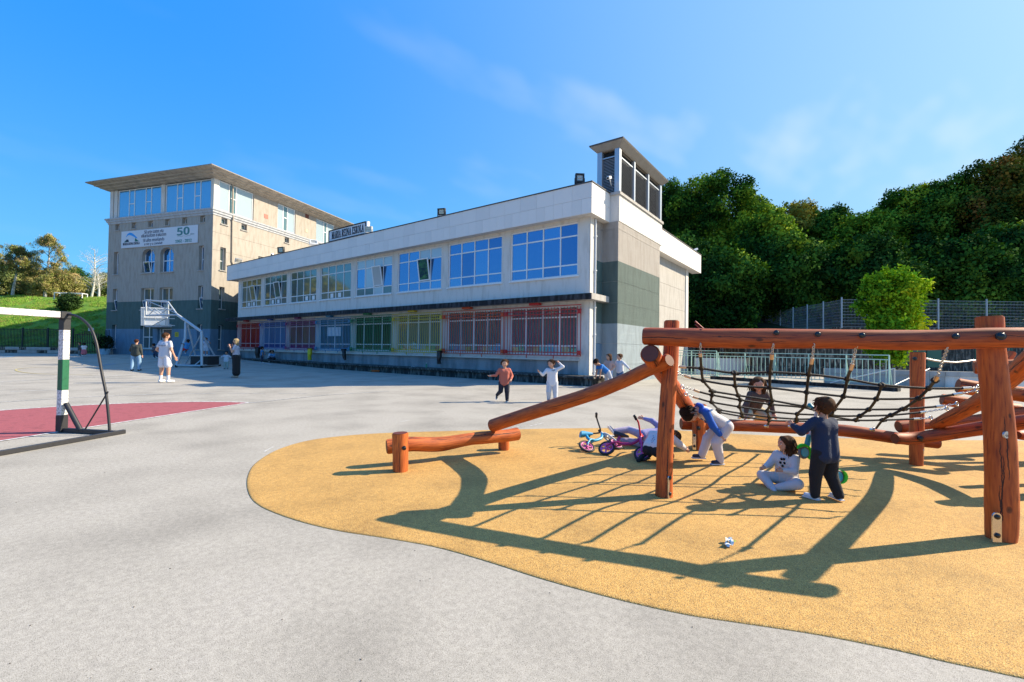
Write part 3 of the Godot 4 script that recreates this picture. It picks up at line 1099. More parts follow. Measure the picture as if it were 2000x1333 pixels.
	for z in [.12, .62]:
		var lg := MB.new()
		lg.prism(PackedVector2Array([Vector2(-.2, 0), Vector2(.2, 0), Vector2(.13, .14), Vector2(.2, .28), Vector2(-.2, .28), Vector2(-.13, .14)]), Vector3(-.22, 0, z), Vector3.RIGHT, Vector3.UP, .09)
		obj("ledge_support", lg, M.concrete_lt, pl)
	build_grilles()
	build_roof_fittings()

func build_grilles() -> void:
	var tones := [["red", .42, .012, .012], ["orange red", .50, .060, .012], ["yellow", .50, .36, .03], ["green", .012, .16, .06], ["sky blue", .035, .19, .34], ["purple", .20, .03, .14], ["dark blue", .04, .09, .30], ["crimson", .36, .01, .02]]
	var where := ["nearest the stone pier at the right end of the wall", "second from the right end, above a bag", "between the orange and green grilles", "between the yellow and sky blue grilles", "over the slumped black bag before a white board", "above the yellow bag", "left of the purple one", "at the far left end beside the tower"]
	for k in 8:
		var x0 := .30 + 3.93 * k + (.03 if k == 0 else 0.0)
		var x1 := 4.22 + 3.93 * k
		var q = tones[k]
		var m := mat(lin(q[1], q[2], q[3]), .45)
		var o := thing("window_grille", "%s metal bar window grille %s" % [q[0], where[k]], "grille", school_xf, "coloured window grilles")
		var zz := -.17
		var vb := MB.new()
		vb.box(Vector3(0, 2.13, zz), Vector3(.026, 2.02, .020))
		var vm := vb.mesh()
		var n := 26
		for i in n:
			var x := x0 + .03 + (x1 - x0 - .06) * i / (n - 1.0)
			if i in [1, 2] or i in [n - 2, n - 3]: x += 0.0
			var b := obj("bar", vm, m, o)
			b.position.x = x
			b.position.y = (i % 3) * .004
		for y in [3.20, 3.02, 2.87, 1.27, 1.14]:
			var r := MB.new()
			r.box(Vector3((x0 + x1) * .5, y, zz - .028), Vector3(x1 - x0, .036, .022))
			obj("rail", r, m, o)
		for e in [x0 + .09, x1 - .09]:
			for y in [2.93, 1.27]:
				var c := MB.new()
				c.cbox(Vector3(e, y, zz - .02), Vector3(.15, .17, .085), .012)
				obj("clamp", c, m, o)
			for y in [3.02, 1.27]:
				var st := MB.new()
				st.bb(e - .015, e + .015, y - .012, y + .012, zz, .05)
				obj("stay", st, m, o)
		for f in [.33, .68]:
			var ft := MB.new()
			ft.bb(x0 + (x1 - x0) * f - .015, x0 + (x1 - x0) * f + .015, 1.0, 1.16, zz - .03, zz)
			obj("foot", ft, m, o)
		var bx := MB.new()
		bx.cbox(Vector3((x0 + x1) * .5 + .25, 3.31, -.22), Vector3(.52, .10, .24), .012)
		obj("lamp_box", bx, m, o)

func floodlight(local: Vector3, size: Vector2, yaw: float, tilt: float, label: String, body: Material) -> void:
	var base := school_xf * local
	var o := thing("floodlight", label, "floodlight", Transform3D(Basis(Vector3.UP, yaw), base), "roof floodlights")
	var st := MB.new()
	st.bb(-.02, .02, 0, .10, -.02, .02)
	st.bb(-size.x * .5 - .03, size.x * .5 + .03, .08, .11, -.02, .02)
	for e in [-1, 1]: st.bb(e * (size.x * .5 + .02) - .01, e * (size.x * .5 + .02) + .01, .11, .11 + size.y * .6, -.02, .02)
	obj("bracket", st, body, o)
	var B := Basis(Vector3.RIGHT, tilt)
	var c := Vector3(0, .14 + size.y * .5, 0)
	var h := MB.new()
	for e in [[-1, 0], [1, 0], [0, -1], [0, 1]]:
		var cc := Vector3(e[0] * (size.x * .5 - .03), e[1] * (size.y * .5 - .03), 0)
		h.box(c + B * cc, Vector3(.06 if e[0] else size.x - .12, size.y if e[0] else .06, .16), B)
	h.box(c + B * Vector3(0, 0, -.05), Vector3(size.x - .1, size.y - .1, .06), B)
	obj("housing", h, body, o)
	var l := MB.new()
	l.box(c + B * Vector3(0, 0, .03), Vector3(size.x - .12, size.y - .12, .01), B)
	obj("lens", l, mat(lin(.50, .49, .43), .18, .3), o)
	var lb := MB.new()
	lb.bar(c + B * Vector3(-size.x * .22, 0, .04), c + B * Vector3(size.x * .22, 0, .04), .02, 6)
	obj("lamp_tube", lb, M.steel, o)

func build_roof_fittings() -> void:
	var blk: Material = mat(lin(.014, .014, .015), .5)
	floodlight(Vector3(.46, 7.98, -.2), Vector2(.36, .36), .06, -.06, "large black square floodlight on the roof corner beside the louvred turret", blk)
	floodlight(Vector3(8.3, 7.98, -.2), Vector2(.40, .34), -.25, .15, "black floodlight standing alone at the middle of the long roof edge", blk)
	floodlight(Vector3(14.35, 7.98, -.2), Vector2(.46, .34), -.2, .1, "grey floodlight right beside the end of the rooftop name sign", M.galv)
	floodlight(Vector3(21.4, 8.25, .4), Vector2(.5, .36), .5, -.5, "pale floodlight on a thin arm left of the rooftop name sign", M.frame_b)
	floodlight(Vector3(24.7, 7.98, -.2), Vector2(.55, .42), -.35, .1, "dark floodlight beside a white camera on the left half of the roof", blk)
	floodlight(Vector3(31.7, 7.98, -.2), Vector2(.5, .36), .9, .5, "grey tilted floodlight at the far left roof corner near the tower drainpipe", M.galv)
	for c in [[Vector3(26.2, 8.0, -.1), "small white security camera on the roof edge beside the dark floodlight", .3, false], [Vector3(-.40, 8.22, .75), "white bullet security camera held out before the louvred turret", -.5, true], [Vector3(-.45, 7.72, 13.9), "grey lamp hooded camera on the rear roof corner above the beige end wall", -1.2, false]]:
		var o := thing("security_camera", c[1], "camera", Transform3D(Basis(Vector3.UP, c[2]), school_xf * c[0]), "security cameras")
		var bd := MB.new()
		bd.cbox(Vector3(0, .20, .06), Vector3(.13, .13, .36), .025, Basis(Vector3.RIGHT, .35))
		obj("housing", bd, M.frame, o)
		var ln := MB.new()
		ln.bar(Vector3(0, .13, .225), Vector3(0, .12, .245), .045, 12)
		obj("lens", ln, M.dark, o)
		var ar := MB.new()
		if c[3]: ar.bar(Vector3(0, .16, -.05), Vector3(-.05, .05, -.42), .022, 6)
		else: ar.bar(Vector3(0, .16, 0), Vector3(0, -.02, -.02), .022, 6)
		obj("arm", ar, M.frame_b, o)
	# name sign on the roof
	var sg := thing("roof_sign", "white roof sign with black spiky capitals on short legs at the parapet", "sign", school_xf * Transform3D(Basis.IDENTITY, Vector3(16.74, 7.99, -.1)))
	var bd2 := MB.new()
	bd2.cbox(Vector3(0, .50, .08), Vector3(3.86, .66, .14), .012)
	obj("panel", bd2, mat(lin(.66, .68, .72), .5), sg)
	var fr := MB.new()
	for e in [[0, .85], [0, .15]]: fr.bb(-1.96, 1.96, e[1] - .03, e[1] + .03, -.02, .17)
	for e in [-1.945, 1.945]: fr.bb(e - .03, e + .03, .181, .819, -.02, .17)
	obj("sign_frame", fr, M.dark, sg)
	for lx in [-1.7, -.6, .5, 1.6]:
		var lg := MB.new()
		lg.bb(lx - .04, lx + .04, -.02, .12, .03, .13)
		obj("leg", lg, M.dark, sg)
	var ed := MB.new()
	ed.bb(-2.14, -1.98, .12, .85, .0, .16)
	obj("end_plate", ed, M.frame, sg)
	letters(sg, "MARIA", "Droid Serif", 1.02, .46, Vector3(1.12, .50, -.005), lin(.006, .008, .014), .30, true)
	letters(sg, "REINA", "Droid Serif", 1.02, .46, Vector3(.02, .50, -.005), lin(.006, .008, .014), .30, true)
	letters(sg, "ESKOLA", "Droid Serif", 1.18, .46, Vector3(-1.18, .50, -.005), lin(.006, .008, .014), .30, true)
	# bags hung on the wall
	var bags := [[8.14, .36, .66, M.bag_black, "black plastic rubbish bag hung under the orange red grille behind the orange sweater boy", .02], [16.41, .34, .66, M.bag_black, "slumped black rubbish bag hung below the sky blue grille", -.16], [20.22, .40, .76, M.bag_yellow, "yellow plastic recycling bag hung below the purple grille", .03], [27.68, .48, .80, M.bag_black, "wide black rubbish bag at the far left of the white wall", -.08]]
	for q in bags:
		var o := thing("rubbish_bag", q[4], "rubbish bag", school_xf * Transform3D(Basis.IDENTITY, Vector3(q[0], 1.24 - q[2], -.36)), "bags hung along the school wall")
		var b := MB.new()
		var prof := []
		var rad := []
		for i in 9:
			var f := i / 8.0
			prof.append(Vector3(q[5] * (1.0 - f) + .02 * sin(f * 9.0), q[2] * f, .02 * cos(f * 7.0)))
			rad.append(q[1] * .5 * (.62 + .30 * f + .07 * sin(f * 11.0 + q[0])) * (.86 if i == 0 else 1.0))
		b.tube(prof, rad, 12, true, .62)
		for i in b.v.size():
			b.v[i] += b.n[i] * .022 * fold.get_noise_3d(b.v[i].x * 60.0, b.v[i].y * 40.0, b.v[i].z * 60.0 + q[0] * 30.0)
		obj("sack", b, q[3], o)
		var rim := MB.new()
		rim.torus(Vector3(0, q[2], 0), Vector3.UP, q[1] * .47, .016, 18, 6)
		rim.bb(-.02, .02, q[2] - .02, q[2] + .02, q[1] * .4, .36)
		obj("hoop", rim, M.dark, o)

func letters(parent: Node, text: String, font: String, wide: float, high: float, c: Vector3, col: Color, slim := 1.0, bold := false, towards := Basis(Vector3.LEFT, Vector3.UP, Vector3.FORWARD), italic := false, called := "lettering") -> MeshInstance3D:
	var f := SystemFont.new()
	f.font_names = PackedStringArray([font])
	f.font_weight = 700 if bold else 400
	f.font_italic = italic
	var tm := TextMesh.new()
	tm.text = text
	tm.font = f
	tm.font_size = 64
	tm.pixel_size = .01
	tm.depth = .05
	tm.curve_step = 2.0
	var bx := tm.get_aabb().size
	var o := obj(called, tm, mat(col, .6), parent)
	var k := high / maxf(bx.y, .01)
	var kx := wide / maxf(bx.x, .01)
	if slim >= 1.0 and wide <= 0.0: kx = k
	o.transform = Transform3D(towards * Basis.from_scale(Vector3(kx, k, .25)), c)
	return o

# ---------------------------------------------------------------- the tower block
# its own axes: x along the front to the left, y up, z into the block
var tower_xf := Transform3D(Basis(Vector3(-.95457, 0, -.29800), Vector3.UP, Vector3(.29800, 0, -.95457)), Vector3(-25.22, 0, -37.5))

func build_tower() -> void:
	var s := thing("tower_block", "tall square block painted in beige, green and blue bands under a wide overhanging roof", "building", tower_xf)
	var W := 12.75
	var D := 25.0
	var holes := []
	for x in [[11.35, 11.95], [.95, 1.5]]:
		for y in [[7.70, 9.77], [4.42, 6.38], [.97, 3.10]]: holes.append([x[0], x[1], y[0], y[1]])
	for k in 6:
		var x := [11.31, 9.19, 7.07, 5.01, 2.97, .91][k] as float
		holes.append([x, x + .56, 11.76, 12.31])
	var big := [[6.72, 8.28], [4.44, 6.03]]
	for x in big:
		holes.append([x[0], x[1], 7.70, 9.86])
		holes.append([x[0], x[1], 4.42, 6.34])
	holes.append([6.72, 8.29, .97, 2.99])
	holes.append([4.44, 6.12, .3, 2.72])
	var sh := [[.72, 1.26, 7.78, 9.76], [.72, 1.22, 4.46, 6.36], [.72, 1.22, .97, 3.1]]
	for x in [.76, 2.72, 7.69, 12.4, 16.4]: sh.append([x, x + .57, 11.76, 12.31])
	for x in [4.6, 9.0]:
		sh.append([x, x + .54, 7.78, 9.76])
	var bands := [[0.0, 2.72, M.blue], [2.72, 5.17, M.green], [5.17, 12.36, M.beige]]
	for q in bands:
		obj("front_wall", wall(MB.new(), 0, W, q[0], q[1], 0.0, holes, .34), q[2], s)
		obj("side_wall", side(wall(MB.new(), 0, D, q[0], q[1], 0.0, sh, .34)), q[2], s)
		var bk := MB.new()
		bk.bb(W - .25, W, q[0], q[1], .002, D)
		bk.bb(.002, W - .25, q[0], q[1], D - .2, D)
		obj("back_wall", bk, q[2], s)
	var core := MB.new()
	core.bb(1.9, W - .3, .0, 12.3, 1.9, D - .4)
	for y in [3.75, 7.0, 10.4]: core.bb(.36, W - .3, y, y + .2, .36, D - .3)
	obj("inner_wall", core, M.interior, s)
	# arched heads filled in above the first floor pair
	for x in big:
		var w: float = (x[1] - x[0])
		var pl := PackedVector2Array()
		pl.append(Vector2(0, 9.875)); pl.append(Vector2(0, 9.30))
		for i in 13:
			var f := i / 12.0
			pl.append(Vector2(w * f, 9.30 + .52 * sqrt(maxf(0.0, 1.0 - pow(2.0 * f - 1.0, 2.0)))))
		pl.append(Vector2(w, 9.875))
		var ar := MB.new()
		ar.prism(pl, Vector3(x[1], 0, .003), Vector3.LEFT, Vector3.UP, .33)
		obj("arch_spandrel", ar, M.beige, s)
		var ap := []
		for i in 13:
			var f := i / 12.0
			ap.append(Vector3(x[1] - w * f, 9.33 + .54 * sqrt(maxf(0.0, 1.0 - pow(2.0 * f - 1.0, 2.0))), -.02))
		var at := MB.new()
		var rr := []
		for i in 13: rr.append(.045)
		at.tube(ap, rr, 6)
		obj("arch_moulding", at, M.concrete_lt, s)
	# windows and sills of the front
	for x in [[11.35, 11.95], [.95, 1.5]]:
		var k := 0
		for y in [[7.70, 9.77], [4.42, 6.38], [.97, 3.10]]:
			window(s, x[0], x[1], y[0], y[1], .30, [], [y[0] + .95], M.glass, M.frame, false, .07, "window", 0 if k == 1 else -1)
			var sl := MB.new()
			sl.bb(x[0] - .08, x[1] + .08, y[0] - .07, y[0], -.08, .3)
			obj("sill", sl, M.concrete_lt, s)
			k += 1
	for k in 6:
		var x := [11.31, 9.19, 7.07, 5.01, 2.97, .91][k] as float
		window(s, x, x + .56, 11.76, 12.31, .30, [], [], [M.glass, M.glass, M.glass, M.glass_blind, M.glass_dim, M.glass_dim][k], M.frame, false, .05)
		var sl := MB.new()
		sl.bb(x - .06, x + .62, 11.70, 11.76, -.07, .3)
		obj("sill", sl, M.concrete_lt, s)
	for i in 2:
		var x = big[i]
		var mid: float = (x[0] + x[1]) * .5
		window(s, x[0], x[1], 7.70, 9.86, .28, [mid], [8.72], M.glass, M.frame, false, .07, "window", 1 if i == 0 else -1)
		window(s, x[0], x[1], 4.42, 6.34, .28, [mid], [5.25], [M.glass_dim, M.glass, M.glass_dim, M.glass_dim], M.frame, false, .07, "window", 1)
		for y in [7.70, 4.42]:
			var sl := MB.new()
			sl.bb(x[0] - .1, x[1] + .1, y - .08, y, -.09, .28)
			obj("sill", sl, M.concrete_lt, s)
	window(s, 6.72, 8.29, .97, 2.99, .28, [7.5], [2.0], M.glass_dim, M.frame, false, .07)
	var sl2 := MB.new()
	sl2.bb(6.62, 8.39, .89, .97, -.09, .28)
	obj("sill", sl2, M.concrete_lt, s)
	# door under a small canopy
	var dr := MB.new()
	dr.bb(4.5, 5.72, .3, 2.66, .24, .29)
	obj("door", dr, mat(lin(.09, .10, .12), .4), s)
	var df := MB.new()
	df.bb(4.44, 4.50, .3, 2.72, .2, .32)
	df.bb(6.06, 6.12, .3, 2.72, .2, .32)
	df.bb(5.72, 5.80, .3, 2.72, .2, .32)
	df.bb(4.5, 5.72, 2.66, 2.72, .2, .32)
	obj("door_frame", df, M.frame, s)
	var dp := MB.new()
	dp.bb(5.8, 6.06, .4, 2.70, .25, .27)
	obj("door_pane", dp, M.glass_dim, s)
	var ca := MB.new()
	ca.cbox(Vector3(5.42, 2.98, -.42), Vector3(2.06, .3, .84), .02)
	obj("door_canopy", ca, M.ledge, s)
	# side windows
	for q in sh:
		var thin: bool = q[3] - q[2] < 1.0
		window(s, q[0], q[1], q[2], q[3], .30, [], [] if thin else [q[2] + (q[3] - q[2]) * .42], M.glass_dim, M.frame, true, .06, "window", -1)
		var so := MB.new()
		so.bb(-.09, .3, q[2] - .07, q[2], q[0] - .08, q[1] + .08)
		obj("sill", so, M.concrete_lt, s)
	# ledge, gallery storey, cornice and roof
	var lg := MB.new()
	lg.ring([Vector2(0, 12.33), Vector2(.05, 12.35), Vector2(.07, 12.50), Vector2(.14, 12.53), Vector2(.16, 12.68), Vector2(.22, 12.72), Vector2(.24, 12.84), Vector2(-.5, 12.86)], 0, W, 0, D)
	obj("ledge", lg, M.ledge, s)
	for x in [[0.0, .38], [5.74, 6.21], [11.76, 12.2], [12.3, 12.75]]:
		var c := MB.new()
		c.bb(x[0] + .04, x[1], 12.85, 15.46, .05, .45)
		obj("column", c, M.white_wall, s)
	for q in [[.40, 5.72], [6.23, 11.74]]:
		var a: float = q[0]
		var w: float = q[1] - q[0]
		var cols := [a + w * .235, a + w * .36, a + w * .624, a + w * .747]
		window(s, a, q[1], 12.88, 15.44, .16, cols, [], M.glass_gallery, M.frame, false, .075, "gallery_window")
		for t in [[.235, .36], [.624, .747]]:
			var tb := MB.new()
			tb.bb(a + w * t[0] + .03, a + w * t[1] - .03, 14.08, 14.15, .13, .19)
			obj("transom", tb, M.frame, s)
	var sc := MB.new()
	sc.bb(.04, .4, 12.85, 15.46, .452, .50)
	obj("column", sc, M.white_wall, s)
	for q in [[.5, 3.97, [1.48, 1.62, 2.13, 2.27]], [6.75, 9.07, [7.48, 7.60, 8.0, 8.13]], [12.04, 15.07, [13.30, 13.42, 13.78, 13.9]]]:
		window(s, q[0], q[1], 12.88, 15.44, .12, [q[2][0] + .05, q[2][3] - .05], [], [M.glass_frost, M.glass_teal, M.glass_frost], M.frame, true, .10, "gallery_window")
		var tb := MB.new()
		tb.bb(.08, .14, 14.2, 14.28, q[2][0] + .1, q[2][3] - .1)
		obj("transom", tb, M.frame, s)
	for q in [[3.97, 6.75], [9.07, 12.04], [15.07, D]]:
		var wb := MB.new()
		wb.bb(.0, .25, 12.87, 15.46, q[0], q[1])
		obj("gallery_wall", wb, M.beige, s)
	var gb := MB.new()
	gb.bb(.8, W - .05, 12.8, 15.46, 1.6, D - .05)
	gb.bb(.3, W - .05, 12.86, 12.9, .3, D - .05)
	obj("gallery_core", gb, M.interior, s)
	for q in [[5.16, 5.6, 13.50, 13.90, lin(.45, .16, .12)], [10.4, 10.9, 15.02, 15.42, lin(.16, .05, .035)], [10.45, 10.8, 13.50, 13.82, lin(.50, .44, .30)], [16.6, 17.0, 15.0, 15.4, lin(.16, .05, .035)]]:
		var v := MB.new()
		v.bb(-.025, .05, q[2], q[3], q[0], q[1])
		obj("vent_cover", v, mat(q[4], .8), s)
	var co := MB.new()
	co.ring([Vector2(0, 15.44), Vector2(.22, 15.47), Vector2(.24, 15.53), Vector2(.50, 15.58), Vector2(.53, 15.66), Vector2(.80, 15.72), Vector2(.83, 15.80), Vector2(1.12, 15.88), Vector2(1.2, 15.93)], 0, W, 0, D)
	obj("cornice", co, M.cornice, s)
	var rf := MB.new()
	rf.ring([Vector2(1.2, 15.93), Vector2(1.235, 15.94), Vector2(1.235, 16.01), Vector2(-2.5, 16.45), Vector2(-6.2, 16.6)], 0, W, 0, D)
	obj("roof", rf, M.roof_stone, s)
	var pp := MB.new()
	pp.tube([Vector3(-.07, 15.6, 1.72), Vector3(-.07, 12.9, 1.74), Vector3(-.16, 12.8, 1.74), Vector3(-.16, 12.4, 1.74), Vector3(-.07, 12.25, 1.75), Vector3(-.07, 8.7, 1.80), Vector3(-.08, 8.35, 1.95), Vector3(-.08, 8.1, 2.4)], [.07, .07, .07, .07, .07, .07, .07, .07], 8)
	obj("drainpipe", pp, mat(lin(.34, .29, .23), .6), s)
	var gv := MB.new()
	for y in [9.4, 10.9]: gv.bb(-.006, .0, y, y + .014, 0, D)
	obj("wall_joint", gv, M.old_wall, s)
	# the long banner
	var bn := thing("anniversary_banner", "wide white banner with a blue swoosh logo and fifty year lettering on the tower", "banner", tower_xf * Transform3D(Basis.IDENTITY, Vector3(6.26, 10.80, -.05)))
	var sh_ := MB.new()
	sh_.cbox(Vector3.ZERO, Vector3(9.32, 1.53, .05), .006)
	obj("sheet", sh_, mat(lin(.60, .62, .66), .6), bn)
	var navy := lin(.035, .05, .10)
	var teal := lin(.012, .20, .19)
	var z := -.032
	letters(bn, "50 urte izaten eta", "Droid Sans", 2.35, .31, Vector3(.55, .52, z), navy, .5, false, Basis(Vector3.LEFT, Vector3.UP, Vector3.FORWARD), true)
	letters(bn, "elkarbizitzen irakasten", "Droid Sans", 3.05, .31, Vector3(.55, .20, z), navy, .5, false, Basis(Vector3.LEFT, Vector3.UP, Vector3.FORWARD), true)
	letters(bn, "50 años enseñando", "Droid Sans", 2.60, .31, Vector3(.55, -.21, z), navy, .5, false, Basis(Vector3.LEFT, Vector3.UP, Vector3.FORWARD), true)
	letters(bn, "a ser y a convivir", "Droid Sans", 2.25, .31, Vector3(.55, -.54, z), navy, .5, false, Basis(Vector3.LEFT, Vector3.UP, Vector3.FORWARD), true)
	letters(bn, "1962 - 2012", "Droid Serif", 1.90, .26, Vector3(-3.05, -.52, z), teal, .5, true)
	letters(bn, "50", "Droid Sans", 1.45, .70, Vector3(-3.0, .30, z), lin(.06, .20, .20), .5, true)
	letters(bn, "años", "Droid Sans", .45, .13, Vector3(-4.05, .02, z), lin(.2, .28, .3), .5, false)
	letters(bn, "MARIA REINA ESKOLA", "Droid Serif", 2.15, .22, Vector3(3.35, -.40, z), lin(.02, .015, .03), .5, true)
	var ul := MB.new()
	var pts := []
	var rr2 := []
	for i in 13:
		pts.append(Vector3(-2.35 - 1.5 * i / 12.0, -.12 + .03 * sin(i * 1.4), z)); rr2.append(.012)
	ul.tube(pts, rr2, 5)
	obj("flourish", ul, mat(lin(.2, .28, .3), .6), bn)
	var sw := MB.new()
	var arcp := PackedVector2Array()
	for i in 15:
		var f := i / 14.0
		arcp.append(Vector2(-.72 + 1.44 * f, .20 + .42 * sin(PI * pow(f, .7)) - .18 * f))
	for i in 15:
		var f := 1.0 - i / 14.0
		arcp.append(Vector2(-.66 + 1.30 * f, .17 + .22 * sin(PI * pow(f, .6)) - .20 * f))
	sw.prism(arcp, Vector3(3.3, .05, z), Vector3.LEFT, Vector3.UP, .01)
	obj("swoosh", sw, mat(lin(.02, .30, .72), .6), bn)
	for q in [[[-1.0, 0], [-.35, 0], [-.42, .22], [-.62, .26]], [[.40, 0], [.95, 0], [.72, .12], [.44, .34]]]:
		var hp := PackedVector2Array()
		for p in q: hp.append(Vector2(p[0], p[1]))
		var hb := MB.new()
		hb.prism(hp, Vector3(3.3, -.24, z), Vector3.LEFT, Vector3.UP, .01)
		obj("green_hill", hb, mat(lin(.01, .13, .10), .6), bn)
	var hs := MB.new()
	hs.bb(3.72, 4.0, -.22, -.02, z - .004, z)
	obj("small_house", hs, mat(lin(.03, .03, .06), .6), bn)
	# small yellow notice by the door
	var nt := thing("notice", "small yellow notice on the blue wall right of the tower door", "sign", tower_xf * Transform3D(Basis.IDENTITY, Vector3(3.80, 2.24, -.02)))
	var nb := MB.new()
	nb.bb(-.2, .2, -.2, .2, -.015, .018)
	obj("plate", nb, mat(lin(.52, .47, .02), .5), nt)
	var nl := MB.new()
	for y in [.10, .02, -.08]: nl.bb(-.13, .12, y - .018, y + .018, -.02, -.014)
	obj("print", nl, mat(lin(.08, .08, .05), .6), nt)

# ---------------------------------------------------------------- goal and basketball stand
func build_goal() -> void:
	var w := Vector3(-.178, 0, .984)
	var e := Vector3(.984, 0, .178)
	var o := thing("handball_goal", "white and green banded handball goal with black brackets and a black rear hoop", "goal", Transform3D(Basis(e, Vector3.UP, w.rotated(Vector3.UP, 0)), Vector3(-7.02, 0, -7.04)))
	# local: x backwards to the right, y up, z along the goal mouth towards the camera
	for k in 2:
		var z := 3.08 * k
		var p := MB.new()
		p.cbox(Vector3(0, .145, z), Vector3(.105, .25, .105), .006)
		obj("post_foot", p, M.iron, o)
		for q in [[.27, .66, M.goal_white], [.66, 1.135, M.goal_green], [1.135, 1.60, M.goal_white]]:
			var b := MB.new()
			b.cbox(Vector3(0, (q[0] + q[1]) * .5, z), Vector3(.095, q[1] - q[0] - .002, .095), .004)
			obj("post_band", b, q[2], o)
		var c := MB.new()
		c.cbox(Vector3(0, 1.685, z), Vector3(.102, .17, .102), .006)
		c.cbox(Vector3(0, 1.83, z + (.02 if k == 0 else -.02)), Vector3(.115, .115, .15), .01)
		obj("corner_bracket", c, M.iron, o)
		var hp := []
		var hr := []
		for q in [[.04, 1.845], [.18, 1.83], [.34, 1.765], [.50, 1.63], [.61, 1.42], [.68, 1.16], [.74, .92], [.82, .64], [.87, .36], [.91, .06]]:
			hp.append(Vector3(q[0], q[1], z)); hr.append(.019)
		var h := MB.new()
		h.tube(smooth_loop(hp, 3, false), _fill(.019, 28), 8)
		obj("net_hoop", h, M.iron, o)
		var st := MB.new()
		st.bar(Vector3(.07, .45, z), Vector3(.36, .05, z), .035, 8)
		obj("stay", st, M.iron, o)
		var s2 := MB.new()
		s2.bar(Vector3(.86, .66, z), Vector3(.44, .05, z), .011, 6)
		obj("stay", s2, M.iron, o)
		var f := MB.new()
		f.cbox(Vector3(.50, .035, z), Vector3(1.02, .07, .055), .006)
		obj("foot_bar", f, M.iron, o)
	var rb := MB.new()
	rb.cbox(Vector3(1.0, .032, 1.5), Vector3(.06, .062, 3.3), .006)
	obj("rear_bar", rb, M.iron, o)
	var cb := MB.new()
	cb.cbox(Vector3(0, 1.835, 1.54), Vector3(.095, .095, 2.90), .004)
	obj("crossbar", cb, M.goal_white, o)

func _fill(v: float, n: int) -> Array:
	var a := []
	a.resize(n)
	a.fill(v)
	return a

